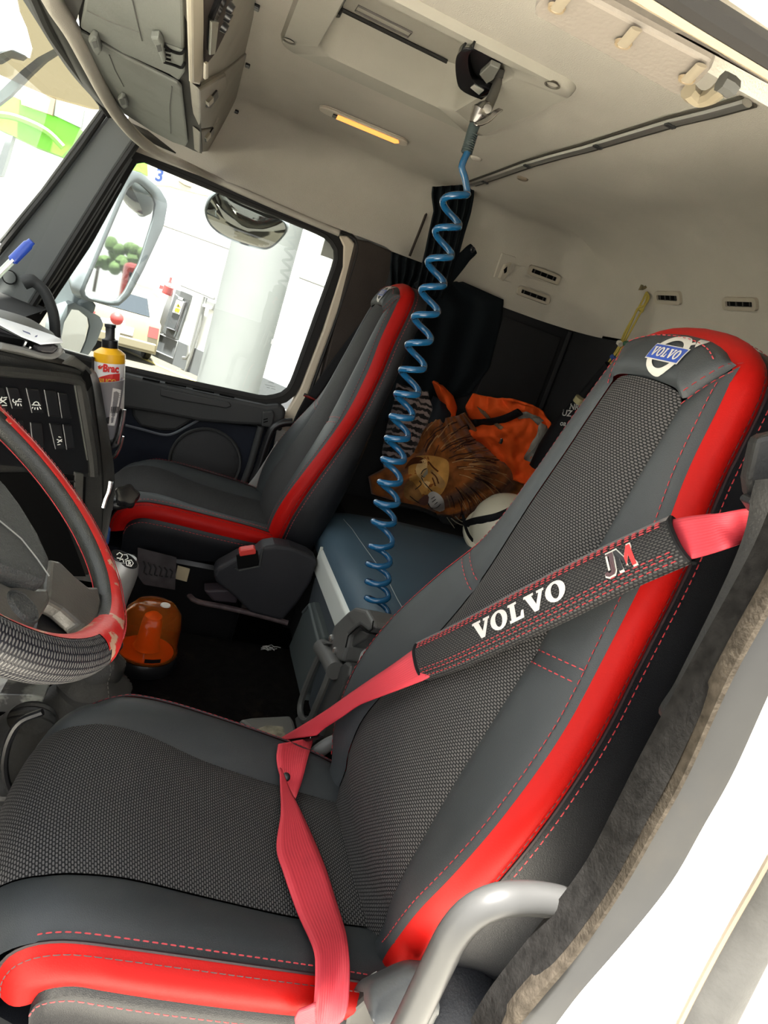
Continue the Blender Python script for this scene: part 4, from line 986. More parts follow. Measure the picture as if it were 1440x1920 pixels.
# ------------------------------------------------------------------ driver's door frame in the foreground
SEALM = mat('dark_ribbed_seal', (.010, .0095, .009), .9, bump=.35, bscale=300, var=.35, vscale=90, spec=.05)
SEALT = mat('dusty_seal_bead', (.036, .030, .023), .9, bump=.4, bscale=300, var=.4, vscale=90, spec=.05)
GREYB = mat('grey_sill_band', (.016, .016, .0157), .55, var=.12, vscale=12, dirt=(.024, .021, .017), dscale=8, dmin=.55, dmax=.8)
jl = struct(thing('trim_9', 'driver door frame', 'frame', (.42, -.5, -.5))); del jl['label']; del jl['category']
e0 = '1485,950 1436,1060 1330,1250 1226,1440 1172,1545 1116,1650 1040,1752 962,1850 925,1900 895,1950'
e1 = '1498,960 1448,1068 1349,1250 1264,1440 1205,1548 1148,1650 1070,1760 985,1850 948,1900 920,1950'
e2 = '1520,970 1475,1072 1373,1255 1287,1440 1225,1550 1166,1650 1095,1756 1021,1850 975,1905 945,1950'
e3 = '1600,980 1550,1080 1452,1255 1368,1440 1310,1545 1250,1650 1170,1752 1085,1850 1050,1895 1010,1950'
n_ = 50
s0 = spline(ats(e0, X=.425), n_); s1 = spline(ats(e1, X=.412), n_); s2 = spline(ats(e2, X=.41), n_); s3 = spline(ats(e3, X=.395), n_)
mb = MB(); mb.grid([[a + V((.02, .0, 0)), a, a.lerp(b, .3) + V((-.010, .004, 0)), a.lerp(b, .7) + V((-.010, .004, 0)), b] for a, b in zip(s0, s1)]); mb.build('inner_seal_lip', SEALM, jl)
mb = MB(); mb.grid([[a + V((.004, 0, 0)), a + V((-.006, .004, 0)), a.lerp(b, .3) + V((-.015, .008, 0)), a.lerp(b, .7) + V((-.015, .008, 0)), b + V((-.004, .002, 0)), b + V((.01, 0, 0))] for a, b in zip(s1, s2)]); mb.build('bulb_seal', SEALT, jl)
mb = MB(); mb.grid([[a + V((.01, 0, 0)), a, a.lerp(b, .5) + V((-.003, .0, 0)), b, b + V((-.004, -.004, 0))] for a, b in zip(s2, s3)]); mb.build('sill_band', GREYB, jl)
e4 = '2400,900 2300,1100 2200,1350 2000,1600 1800,1800 1600,1900 1500,1950 1480,1970 1470,1990 1460,2000'
q0 = spline(ats('1330,2010 1440,1850 1560,1640 1700,1400', X=.33), 20)
mb = MB(); rows = []
for k in range(n_):
    a = s3[k] + V((-.003, -.003, 0)); rows.append([a, a + V((-.02, -.012, 0)), a + V((-.06, -.05, 0)), a + V((-.09, -.16, 0)), a + V((-.095, -.40, 0))])
mb.grid(rows); mb.build('pillar_skin', WHITEP, jl, angle=70)
a = s3[-1]; mb = MB(); mb.grid([[p, p + V((-.05, -.02, -.4)), p + V((-.06, -.4, -.5))] for p in [s3[-1], s3[-2], s3[-3]]]); mb.build('lower_skin', WHITEP, jl)
# second outer seal, farther out on the pillar
o1 = spline(ats('1270,1960 1330,1850 1390,1740 1440,1630 1500,1500', X=.335), 24)
PS = bvh_of([o for o in jl.children if o.name.startswith('pillar_skin')][0])
oa = [hit(x, y, PS, .002)[0] for x, y in [(p.x, p.y) for p in spline([V((x, y, 0)) for x, y in px2('1262,1945 1300,1868 1360,1755 1420,1650 1470,1560')], 20)]]
ob = [hit(x, y, PS, .002)[0] for x, y in [(p.x, p.y) for p in spline([V((x, y, 0)) for x, y in px2('1368,1945 1400,1880 1440,1800 1490,1700 1540,1600')], 20)]]
pr = [(a, b) for a, b in zip(oa, ob) if a and b]
if len(pr) > 3:
    mb = MB(); mb.grid([[a, a.lerp(b, .15) + V((-.008, .004, 0)), a.lerp(b, .5) + V((-.012, .006, 0)), a.lerp(b, .85) + V((-.008, .004, 0)), b] for a, b in pr]); mb.build('outer_seal', mat('outer_seal_grey', (.034, .033, .030), .7, bump=.2, bscale=200, var=.2, vscale=30), jl)
    mb = MB(); mb.tube([a for a, b in pr], .003, 6); mb.build('seal_edge', mat('tan_edge', (.13, .105, .075), .6), jl)
# silver grab rail at the seat's foot
gr = spline(ats('1130,1720 1096,1706 1040,1690 985,1684', X=.455) + ats('930,1690 885,1712 850,1752 822,1806 792,1868 762,1930 730,1990', X=.45), 50)
mb = MB(); mb.tube(gr, .0165, 16); o = mb.build('grab_rail', mat('silver_paint', (.034, .034, .033), .42, 0, var=.04, vscale=30, spec=.3)); tag(o, 'silver bent grab rail beside the foot of the nearest seat', 'grab rail')
# suspension gaiter and belt anchor under the seat's outer corner
sk = thing('seat_gaiter', 'dark grey rounded seat cover behind the silver grab rail, below the nearest seat', 'cover', (.55, -.55, -1.0))
rows = []
for t in range(12):
    a = t / 11 * PI / 2
    rows.append([V((.60 - .11 * math.sin(a) * 1.0, -.46 + (-.17) * k_ / 10, 0)) + V((-.0, 0, -.755 - .10 * (abs(k_ / 10 - .45) * 1.6) ** 2 - .22 * (1 - math.cos(a)))) for k_ in range(11)])
MB().grid(rows).build('gaiter', mat('gaiter_grey', (.016, .017, .020), .45, bump=.3, bscale=300), sk)
an = thing('belt_anchor', 'grey plastic belt anchor cover under the nearest seat, beside the red strap end', 'belt anchor', at(740, 1850, X=.55))
mb = MB()
A_ = spline(ats('686,1868 698,1850 720,1838 745,1826 775,1812 800,1808 816,1816', X=.56), 24); B_ = spline(ats('706,1905 716,1935 738,1950 765,1956 790,1952 808,1935 818,1905', X=.535), 24)
mb.grid([[a + V((.03, 0, -.03)), a + V((.008, 0, -.004))] + [a.lerp(b, t) + V((-.022 * math.sin(PI * (.1 + .85 * t)), .004, .004 * math.sin(PI * t))) for t in (0, .15, .3, .5, .7, .9, 1)] + [b + V((.03, 0, -.02))] for a, b in zip(A_, B_)]); mb.build('cap', mat('anchor_grey', (.050, .053, .053), .4, bump=.1, bscale=300), an, angle=70)
mb = MB(); mb.prism(ats('650,1905 690,1870 712,1868 700,1895 722,1945 640,1960', X=.58), (.03, 0, 0)); mb.build('arm', mat('arm_grey', (.04, .038, .035), .5), an, False, bevel=.006)
mb = MB(); pts = ats('660,1868 672,1858 690,1850 700,1842 712,1836', X=.60); mb.tube(pts, .010, 8); mb.build('torn_tape', mat('foil_tape', (.25, .24, .22), .25, .7, bump=1.5, bscale=90, var=.6, vscale=60), an)
c = drv.P(-.235, -.03, .02)
mb = MB(); random.seed(4)
for k in range(14): mb.box(c + V((random.uniform(-.02, .02), random.uniform(-.02, .02), random.uniform(-.02, .012))), (.012, .010, .003), None)
o = mb.build('crumpled_foil', mat('foil', (.6, .58, .55), .25, .9), None, False); tag(o, 'scrap of crumpled silver foil at the lower corner of the red seat trim', 'foil')
# grey seat slide cover at the cushion front corner, under the red trim
mb = MB(); mb.lathe([(0, .10), (.075, .10), (.085, .085), (.088, 0), (.08, -.2)], at(30, 1935, X=.68) + V((.02, .0, -.10)), (0, 0, 1), 28); o = mb.build('seat_base_cover', mat('cover_grey', (.11, .107, .098), .5)); tag(o, 'grey rounded base cover below the front corner of the nearest seat', 'cover')
mb = MB(); mb.prism(ats('118,1898 190,1905 240,1935 100,1960', X=.66), (.05, 0, -.01)); o = mb.build('seat_slide_rail', mat('rail_grey', (.42, .42, .40), .4, .3), None, False, bevel=.003); tag(o, 'pale metal slide rail below the nearest seat, beside the grey rounded cover', 'rail')

# ------------------------------------------------------------------ steering wheel
wc = V((.801, .175, -.311)); wn = V((-.0045, -.6294, .7771)).normalized(); we1 = V((0, 0, 1)).cross(wn).normalized(); we2 = wn.cross(we1)
wp = lambda s, h=0: [atp(x, y, wc + wn * h, wn) for x, y in px2(s)]
def wang(x, y):
    p = atp(x, y, wc, wn) - wc; return math.atan2(p.dot(we2), p.dot(we1))
GRIP = weave('grip_mesh', .0038, .0056, (.085, .083, .08), (.005, .005, .008), skew=.5, bump=1.0, rough=.45, fu=.62, fv=.92)
WREDM = mat('worn_red_leather', (.40, .014, .013), .42, bump=.15, bscale=300, dirt=(.36, .22, .15), dscale=22, dmin=.585, dmax=.60)
WGREY = mat('worn_grey_leather', (.016, .017, .0155), .36, bump=.3, bscale=500, spec=.5, var=.2, vscale=20)
sw = thing('steering_wheel', 'steering wheel in worn red and black covering, left of the nearest seat', 'steering wheel', wc)
aB = wang(195, 1205)              # the red corner patch
dirn = 1 if ((wang(110, 947) - aB + 3 * PI) % (2 * PI) - PI) > 0 else -1   # towards the far side of the rim
NT, NP = 220, 36
RW = .219
def rimr(t): return lerp(.0250, .0165, max(0, min(1, (t + .10) / .5)))
mbs = {'grip': MB(), 'red_cover': MB(), 'rim_leather': MB()}
def region(t, ph):
    """t: radians past the corner towards the far side; ph: 0 outward, 90 to the driver, 180 inward"""
    if -.13 - .10 * max(0, math.sin(math.radians(ph))) < t < .09 - .10 * (1 if ph < 20 else 0) + .03 * math.sin(math.radians(ph)):
        return 'red_cover' if -25 < ph < 215 or t < 0 and ph < 215 else 'grip'
    if 0 < t < 1.9: return 'grip' if ph < 58 or ph > 250 else ('red_cover' if ph < 128 else 'rim_leather')
    if -1.6 < t <= 0: return 'red_cover' if 108 < ph < 215 else 'grip'
    return 'grip' if ph < 28 or ph > 250 else ('red_cover' if ph < 112 else 'rim_leather')
def rimp(i, j, sc=1.0):
    t = -PI + 2 * PI * i / NT; a = aB + dirn * t; ph = 2 * PI * j / NP; rr = rimr(t) if t > -2.2 else .0175
    rad = we1 * math.cos(a) + we2 * math.sin(a)
    return wc + rad * (RW + rr * sc * math.cos(ph)) + wn * (rr * sc * math.sin(ph))
for i in range(NT):
    for j in range(NP):
        t = -PI + 2 * PI * (i + .5) / NT; ph = 360 * (j + .5) / NP; k = region(t, ph); s_ = {'grip': 1.0, 'red_cover': 1.03, 'rim_leather': .99}[k]
        q = [rimp(i, j, s_), rimp(i + 1, j, s_), rimp(i + 1, j + 1, s_), rimp(i, j + 1, s_)]
        u = [(2 * PI * i / NT * RW, j / NP * .12), (2 * PI * (i + 1) / NT * RW, j / NP * .12), (2 * PI * (i + 1) / NT * RW, (j + 1) / NP * .12), (2 * PI * i / NT * RW, (j + 1) / NP * .12)]
        mbs[k].add(q, [(0, 1, 2, 3)], u)
mbs['grip'].build('grip', GRIP, sw, angle=80); mbs['red_cover'].build('red_cover', WREDM, sw, angle=80); mbs['rim_leather'].build('rim_leather', WGREY, sw, angle=80)
st = MB()
for i in range(int(NT * .5), int(NT * .82)):       # lacing along the inner edge
    a, b = rimp(i, 22.5, 1.06), rimp(i + 1, 22.5, 1.06); stitches(st, [a, b], wn, length=.006, gap=.001, w=.0014)
    a, b = rimp(i, 5.6, 1.05), rimp(i + .5, 6.2, 1.05); stitches(st, [a, b], wn, length=.004, gap=.001, w=.0008)
stuff(st.build('lacing', THREAD, sw, False))
HUB = mat('hub_grey', (.034, .036, .035), .55, bump=.8, bscale=420, spec=.4)
HUB2 = mat('hub_worn', (.060, .057, .050), .38, bump=.2, bscale=300, var=.15, vscale=30)
mb = MB(); mb.prism(wp('-120,800 -40,860 10,902 42,945 76,1000 100,1052 92,1095 60,1082 20,1068 -120,1010', .028), wn * -.05); hb = mb.build('hub_pad', HUB, sw, False, bevel=.010, bseg=3)
mb = MB(); mb.tube(wp('-60,930 0,977 40,1010 70,1048 92,1080', .0288), .0008, 5); mb.build('hub_seam', mat('seam_light', (.22, .22, .21), .5), hb)
mb = MB(); mb.prism(wp('-120,1020 20,1098 40,1096 62,1100 92,1100 98,1125 84,1150 66,1176 55,1184 30,1176 -120,1130', .012), wn * -.03); h2 = mb.build('lower_hub', HUB2, sw, False, bevel=.006, bseg=3)
c = wp('44,1137', .0125)[0]; mb = MB(); mb.lathe([(0, .002), (.015, .002), (.017, .0), (.019, .001), (.021, -.001)], c, wn, 24); mb.build('horn_cap', HUB, h2)
mb = MB(); mb.prism(wp('94,1046 112,1050 140,1078 165,1098 186,1098 192,1130 186,1158 165,1186 148,1194 152,1168 120,1140 88,1122', .004), wn * -.022); mb.build('spoke', HUB2, sw, False, bevel=.007, bseg=3)
mb = MB(); mb.prism(wp('80,1122 95,1126 150,1165 152,1190 120,1196 66,1186', -.02), wn * -.015); mb.build('spoke_dark_fill', PLASTICB, sw, False, bevel=.004)  # black fill painting the dark hole under the spoke
mb = MB(); mb.lathe([(.0, .0), (.055, .0), (.06, -.05), (.065, -.22), (.07, -.5)], wc - wn * .03, wn, 24); mb.build('column', PLASTICB, sw)
mb = MB(); mb.tube(spline([wc + V((.10, .10, -.10)), wc + V((.17, .10, -.13)), wc + V((.21, .06, -.14))], 10), .008, 8); mb.build('stalk', PLASTICB, sw)

# ------------------------------------------------------------------ dashboard
dA = at(137, 723, X=1.50); rb = ray(0, 712); dB = rb * (dA.z / rb.z)
dh = (dA - dB).normalized(); dn = V((dh.y, -dh.x, 0)); dn = dn if dn.dot(dA) < 0 else -dn
dp = lambda s, l=0: [atp(x, y, dA + dn * l, dn) for x, y in px2(s)]
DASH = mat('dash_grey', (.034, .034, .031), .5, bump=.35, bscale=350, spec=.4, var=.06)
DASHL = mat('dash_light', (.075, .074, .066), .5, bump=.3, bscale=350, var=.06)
db = thing('dashboard', 'dark grey dashboard with rocker switches below the windscreen', 'dashboard', dA + V((0, 0, -.9)))
mb = MB(); mb.prism(dp('-200,640 0,657 116,684 150,692 166,704 174,725 182,780 192,850 196,900 196,1000 170,1080 -200,1080'), dn * -.35); mb.build('body', DASH, db, False, bevel=.008)
mb = MB(); mb.prism(dp('-200,690 0,702 138,717 146,724 168,862 170,884 150,892 84,880 -200,850', .002), dn * .001); mb.build('switch_panel', PLASTICB, db, False)
mb = MB(); mb.tube(spline(dp('-200,682 0,694 128,708 146,716 152,730 172,850 176,890', .006), 40), .012, 8); mb.build('panel_hood', DASH, db)
mb = MB(); mb.tube(dp('140,722 164,862', .004), .0022, 6); mb.build('panel_edge', mat('soft_grey_edge', (.10, .10, .09), .3), db)
SWM = mat('switch_black', (.014, .014, .015), .28, spec=.6)
def switch(s, icon=None):
    mb = MB(); mb.prism(dp(s, .008), dn * -.008); o = mb.build('rocker_switch', SWM, db, False, bevel=.003)
    q = px2(s); mb = MB(); mb.tube([atp(*q[0], dA + dn * .0085, dn), atp(*q[-1], dA + dn * .0085, dn)], .0009, 5); mb.build('pale_edge', mat('edge_grey', (.28, .28, .27), .4), o)  # pale strip down the left edge of the switch
    if icon:
        mb = MB()
        for ln in icon: mb.tube([atp(x, y, dA + dn * .0088, dn) for x, y in px2(ln)], .0011, 5)
        mb.build('symbol', mat('symbol_white', (.78, .78, .74), .5), o)
switch('-14,726 8,727 16,768 -8,766', ('-2,747 12,757', '-2,757 12,748', '0,752 4,744', '6,746 13,745', '4,760 13,760'))
switch('12,726 36,728 46,768 23,766', ('25,748 24,752 27,755 31,754', '29,752 40,753', '30,756 29,760', '34,757 34,761', '38,757 40,761', '34,751 36,748 40,749'))
switch('49,728 74,730 84,776 60,774', ('60,759 76,760', '62,759 64,755 68,753 72,755 74,760', '62,763 60,766', '66,764 65,768', '70,764 71,768', '74,763 77,767'))
switch('83,731 106,733 115,783 92,781'); switch('109,736 127,738 136,786 116,784')
switch('24,788 45,790 50,834 30,832'); switch('57,792 80,794 85,841 62,839')
switch('93,794 116,796 123,842 104,842', ('107,824 116,828', '108,830 116,824', '110,819 114,820', '108,834 113,833'))
switch('118,796 136,797 143,843 125,843')
mb = MB(); mb.prism(dp('84,884 160,894 158,960 110,950 60,900', .004), dn * .002); mb.prism(dp('-200,886 84,886 130,1000 160,1080 -200,1080', .003), dn * .002); lv_ = mb.build('vent_and_dark_sheet', BLACKV, db, False)  # vent opening, plus a black sheet painting the darkness of the lower dash
for k in range(4):
    mb = MB(); mb.prism(dp(f'{90+k*6},{896+k*13} {140},{901+k*13} {140},{904+k*13} {90+k*6},{899+k*13}', .008), dn * .002); mb.build('vent_slat', PLASTICB, lv_, False)
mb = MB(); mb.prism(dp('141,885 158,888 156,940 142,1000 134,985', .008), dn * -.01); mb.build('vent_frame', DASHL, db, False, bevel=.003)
# right-hand end of the dashboard
a_ = spline(dp('160,696 172,712 182,780 190,850 194,900 194,960 186,1060'), 30); b_ = spline(ats('172,690 186,712 200,790 208,838 214,880 214,930 200,1010', X=1.62), 30)
mb = MB(); mb.grid([[a, a.lerp(b, .5), b, b + V((.02, .20, 0))] for a, b in zip(a_, b_)]); mb.build('end_panel', DASH, db, angle=50)
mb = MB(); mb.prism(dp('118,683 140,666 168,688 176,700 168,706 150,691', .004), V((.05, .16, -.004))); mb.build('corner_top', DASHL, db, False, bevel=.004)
mb = MB(); mb.prism(dp('152,703 160,693 168,702 171,722 162,734 156,722', .012), dn * .002); mb.build('corner_recess', BLACKV, db, False)
# top of the dashboard, instrument hump, tray
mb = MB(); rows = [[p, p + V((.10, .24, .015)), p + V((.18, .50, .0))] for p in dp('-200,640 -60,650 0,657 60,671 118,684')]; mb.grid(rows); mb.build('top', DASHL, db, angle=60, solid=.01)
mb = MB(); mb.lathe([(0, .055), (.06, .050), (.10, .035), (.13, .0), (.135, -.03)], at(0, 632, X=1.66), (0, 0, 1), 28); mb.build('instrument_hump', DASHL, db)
mb = MB(); mb.tube(spline(dp('0,648 40,656 75,666 96,668 110,662 114,652', .03), 20), .006, 8); mb.build('tray_rim', mat('tray_rim_grey', (.22, .22, .21), .35), db)
mb = MB(); mb.prism(dp('-40,635 0,640 60,655 95,664 110,655 108,648 60,640 0,630', .02), V((.05, .1, .0))); mb.build('tray', BLACKV, db, False)

# things lying on the dashboard
PX = lambda s, X: [at(x, y, X=X) for x, y in px2(s)]
mb = MB(); mb.grid([PX('-30,588 0,597 50,613 100,630 114,637', 1.42), PX('-30,596 0,605 45,628 78,643 117,640', 1.36), PX('-30,600 0,610 40,632 76,646 118,643', 1.33)]); o = mb.build('paper_sheet', mat('white_paper', (.80, .81, .84), .7), None, solid=.0015); tag(o, 'white folded paper sheet lying on a black pouch on the dashboard', 'paper')
for s in ('42,619 56,624 58,628 44,622', '67,629 71,628 69,632 65,632'):
    mb = MB(); mb.prism([p for p in PX(s, 1.355)], (-.001, 0, 0)); mb.build('printed_mark', mat('print_blue', (.12, .13, .2), .6), o, False)
mb = MB(); mb.prism(PX('-40,606 0,614 40,634 72,648 104,645 112,652 100,664 60,660 30,652 -40,640', 1.40), (.10, .06, 0)); o = mb.build('pouch', mat('black_pouch', (.016, .013, .015), .4, bump=.6, bscale=120), None, False, bevel=.008, bseg=3); tag(o, 'black leather pouch under the white paper on the dashboard', 'pouch')
mb = MB(); mb.tube(PX('38,658 45,648 49,640', 1.385), .003, 6); mb.tube(PX('46,652 54,655 58,650', 1.385), .003, 6); mb.build('buckle', STEEL, o)
pn = thing('pen', 'blue capped ballpoint pen standing up on the dashboard by the windscreen pillar', 'pen', at(-10, 530, X=1.25))
ax = (at(60, 452, X=1.25) - at(24, 488, X=1.25)).normalized(); L0 = (at(60, 452, X=1.25) - at(24, 488, X=1.25)).length
mb = MB(); mb.lathe([(.004, -.004), (.0078, 0), (.0078, L0 * .8), (.006, L0 * .88), (.0055, L0), (0, L0)], at(24, 488, X=1.25), ax, 14); mb.build('cap', mat('pen_blue', (.02, .06, .36), .3), pn)
mb = MB(); mb.lathe([(.0055, 0), (.0055, -.14), (0, -.15)], at(25, 487, X=1.25), ax, 12); br_ = mb.build('barrel', mat('pen_clear', (.62, .72, .62), .2, trans=.3), pn)
mb = MB(); mb.tube([at(25, 487, X=1.243), at(25, 487, X=1.243) - ax * .14], .0022, 6); mb.build('barrel_stripe', mat('pen_white', (.8, .8, .8), .4), br_)

# spray bottle in its holder
hd_ = thing('cup_holder', 'black holder with chrome trim on the dashboard end below the spray bottle', 'holder', at(215, 850, X=1.66))
mb = MB(); mb.prism(PX('198,826 206,838 216,820 226,790 234,774 236,782 232,812 222,838 206,846 198,838', 1.655), (.07, .02, 0)); mb.build('cradle', PLASTICB, hd_, False, bevel=.006)
mb = MB(); mb.tube(spline(PX('233,768 231,785 226,808 220,832', 1.64), 14), .0045, 8); mb.build('chrome_trim', CHROME, hd_)
mb = MB(); mb.tube(spline(PX('230,818 226,836 218,852 212,858', 1.65), 14), .004, 8); mb.build('chrome_trim', CHROME, hd_)
mb = MB(); mb.tube(spline(PX('208,902 205,920 199,935 194,952', 1.60), 14), .006, 8, flat=(.6, (1, 0, 0))); mb.build('chrome_strip', CHROME, db)
bt = thing('spray_bottle', 'yellow topped spray bottle with white and red label on the dashboard end', 'bottle', at(201, 800, X=1.72))
b0, b1 = at(203, 800, X=1.72), at(207, 607, X=1.72); ax = (b1 - b0).normalized(); bl = (b1 - b0).length; kk = bl / 193.0   # metres per photo pixel here
H = lambda y: (800 - y) * kk
R_ = 27.5 * kk
mb = MB(); mb.lathe([(0, H(800)), (R_ * .9, H(800)), (R_, H(790)), (R_, H(672))], b0, ax, 36); mb.build('body', mat('bottle_white', (.78, .77, .76), .35), bt)
mb = MB(); mb.lathe([(R_ * 1.005, H(676)), (R_ * 1.02, H(668)), (R_, H(660)), (R_ * .72, H(654)), (R_ * .52, H(651)), (R_ * .50, H(645))], b0, ax, 36); mb.build('shoulder', mat('bottle_yellow', (.80, .42, .015), .35), bt)
mb = MB(); mb.lathe([(R_ * .48, H(652)), (R_ * .52, H(650)), (R_ * .52, H(636)), (R_ * .36, H(635)), (R_ * .30, H(632)), (R_ * .30, H(614)), (R_ * .36, H(613)), (R_ * .36, H(608)), (0, H(607))], b0, ax, 28); cp = mb.build('spray_cap', PLASTICB, bt)
BB = bvh_of([o for o in bt.children if o.name.startswith('body')][0])
def onb(poly, lift, bv=BB): return [(lambda h: (h[0] if h[0] is not None else at(x, y, X=1.69)))(hit(x, y, bv, lift)) for x, y in poly]
def flat(name, polys, m, par, bv, lift):
    return put(polys, lambda p: onb(p, lift, bv), name, m, par)
sub = lambda s, n=6: [((lerp(a[0], b_[0], k / n)), lerp(a[1], b_[1], k / n)) for a, b_ in zip(px2(s), px2(s)[1:] + px2(s)[:1]) for k in range(n)]
RDL = mat('label_red', (.62, .03, .025), .4)
lb = flat('red_label', [sub('178,712 190,706 205,702 224,700 223,724 200,726 180,720')], RDL, bt, BB, .0012)
def pxtext(body, x, y, h, slope, shear=0, bold=.02, sx=1.0):
    v, f_ = text2d(body, 1.0, shear=shear, bold=bold); k = h / .73
    return [(x + a * k * sx, y - b_ * k + a * k * sx * slope) for a, b_ in v], f_
def write(body, x, y, h, slope, m, par, bv, lift, **kw):
    v, f_ = pxtext(body, x, y, h, slope, **kw); mb = MB(); mb.add(onb(v, lift, bv), f_); return mb.build('lettering', m, par, False)
write('Brac', 193, 696, 14, .08, RDL, bt, BB, .0016, shear=.1, bold=.05, sx=.82)
write('SILICO', 186, 717, 8, .06, mat('label_yellow', (.75, .42, .05), .5), lb, BB, .0024, bold=.03, sx=.95)
flat('logo', [[(184, 687), (190, 684), (188, 688), (196, 684), (190, 692), (186, 691)]], RDL, bt, BB, .0016); flat('logo', [[(184, 690), (192, 689), (187, 693)]], mat('label_yellow', (.75, .42, .05), .5), bt, BB, .0018)
flat('side_label', [sub('172,668 178,670 178,705 171,702')], mat('label_black', (.02, .02, .02), .5), bt, BB, .0012); flat('side_icon', [[(171, 690), (177, 691), (177, 698), (171, 697)]], RDL, bt, BB, .0018)
cu = thing('cut_cup', 'milky cut plastic bottle with a barcode label, in front of the spray bottle', 'cup', at(203, 815, X=1.67))
c0, c1 = at(206, 822, X=1.675), at(194, 712, X=1.675); ax = (c1 - c0).normalized(); cl = (c1 - c0).length; kk = cl / 110
mb = MB(); mb.lathe([(0, 0), (11 * kk, 0), (13 * kk, .004), (20 * kk, cl * .4), (30 * kk, cl * .75), (35 * kk, cl * .97), (36.5 * kk, cl), (35.5 * kk, cl * 1.01), (33 * kk, cl * .97), (28 * kk, cl * .7)], c0, ax, 36); cb = mb.build('cup_wall', mat('milky_plastic', (.26, .25, .265), .4, trans=.25, spec=.4), cu)
CB = bvh_of(cb)
cl_ = flat('label', [sub('211,727 227,731 219,776 214,798 203,797 206,770')], mat('label_pale', (.66, .64, .63), .5), cu, CB, .0012)
for k in range(7): flat('barcode_bar', [[(208 + k * 2, 762), (209 + k * 2, 762), (208 + k * 1.9, 774), (207 + k * 1.9, 774)]], mat('label_black', (.02, .02, .02), .5), cl_, CB, .0018)
for k in range(5): flat('print_line', [[(212, 735 + k * 4), (225, 737 + k * 4), (225, 738 + k * 4), (212, 736 + k * 4)]], mat('label_grey', (.35, .34, .33), .5), cl_, CB, .0018)
flat('symbol', [[(200, 782), (205, 781), (204, 794), (197, 794)]], mat('label_black', (.02, .02, .02), .5), cl_, CB, .0018)
# clamp knob on the end of the dashboard
kb = thing('clamp_knob', 'glossy black lobed knob on a short arm at the dashboard end, above the passenger cushion', 'knob', at(238, 928, X=1.62))
kx = -ray(238, 928).normalized() + V((0, 0, .6)); kx.normalize()
mb = MB(); n_ = 40; c = at(238, 930, X=1.62)
xa = kx.orthogonal().normalized(); ya = kx.cross(xa)
rows = []
for h, rr in ((-.02, .020), (-.012, .026), (.006, .027), (.012, .024), (.014, .016), (.012, .0)):
    rows.append([c + kx * h + (xa * math.cos(2 * PI * k / n_) + ya * math.sin(2 * PI * k / n_)) * (rr * (1 + .10 * math.cos(10 * PI * k / n_))) for k in range(n_)])
mb.grid(rows, closeu=True); mb.build('lobed_head', mat('gloss_black', (.012, .012, .013), .15), kb)
mb = MB(); mb.tube(PX('236,940 222,946 208,944 198,948', 1.64), [.016, .014, .014, .018], 12); am = mb.build('arm', PLASTICB, kb)
for k in range(3): mb = MB(); mb.tube([p + V((0, 0, 0)) for p in PX(f'{212-k*4},{934} {210-k*4},{954}', 1.622)], .002, 6); mb.build('groove', mat('groove_grey', (.05, .05, .05), .3), am)
mb = MB(); mb.prism(PX('196,978 206,996 204,1020 197,1024', 1.70), (.02, 0, 0)); o = mb.build('blue_packet', mat('packet_blue', (.02, .08, .28), .5), None, False, bevel=.003); tag(o, 'small blue packet low beside the dashboard end, above the gear knob', 'packet')

# ------------------------------------------------------------------ gear lever, pedals side, floor things
gl = thing('gear_lever', 'silver gear lever with black shift badge, between wheel and amber beacon', 'gear lever', at(190, 1300, X=1.46))
g0, g1 = at(212, 1170, X=1.47), at(233, 1040, X=1.47); ax = (g1 - g0).normalized(); gl_ = (g1 - g0).length; kk = gl_ / 132
SILV = mat('silver_knob', (.27, .265, .255), .4, .5, var=.06, vscale=30)
mb = MB(); mb.lathe([(13 * kk, -10 * kk), (14 * kk, 20 * kk), (18 * kk, 50 * kk), (24 * kk, 80 * kk), (27 * kk, 100 * kk), (26 * kk, 115 * kk), (21 * kk, 126 * kk), (0, 128 * kk)], g0, ax, 28); kn = mb.build('knob', SILV, gl)
GB = bvh_of(kn)
tp = V((233, 1047, 0)); el = [(tp.x + 26 * math.cos(a) * .94 + 6 * math.sin(a), tp.y + 15 * math.sin(a) + 8 * math.cos(a)) for a in [2 * PI * k / 24 for k in range(24)]]
bc = g1 - ax * .002; bx = V((0, -1, 0)); bx = (bx - ax * bx.dot(ax)).normalized(); tn = (ax - ray(233, 1047).normalized() * .7).normalized()
bpl = lambda ps, l: [atp(x, y, g1 - ray(233, 1047).normalized() * .006 + tn * l, tn) for x, y in ps]
mb = MB(); mb.prism(bpl(el, .0), tn * -.006); bd = mb.build('badge', mat('gloss_black', (.012, .012, .013), .15), kn, False, bevel=.0015)
mb = MB()
for s in ('219,1040 224,1036 230,1040 226,1047 219,1046', '232,1040 238,1040 240,1047 234,1050', '224,1050 230,1048 232,1054', '236,1052 246,1050 250,1056 246,1062 238,1060 236,1052'):
    mb.tube(bpl(px2(s), .0012), .0011, 5)
mb.build('shift_pattern', mat('symbol_white', (.78, .78, .74), .5), bd)
v, f_ = pxtext('R', 240, 1060, 8, .1, bold=.02); mb = MB(); mb.add(bpl(v, .0016), f_); mb.build('letter', mat('symbol_white', (.78, .78, .74), .5), bd, False)
mb = MB(); mb.prism(PX('214,1096 224,1090 222,1110 214,1116', 1.425), (.01, 0, 0)); mb.build('thumb_switch', PLASTICB, kn, False, bevel=.002)
BOOT = mat('grey_boot_leather', (.036, .035, .032), .6, bump=.5, bscale=220, var=.2, vscale=10)
b0 = at(205, 1195, X=1.47); rows = []
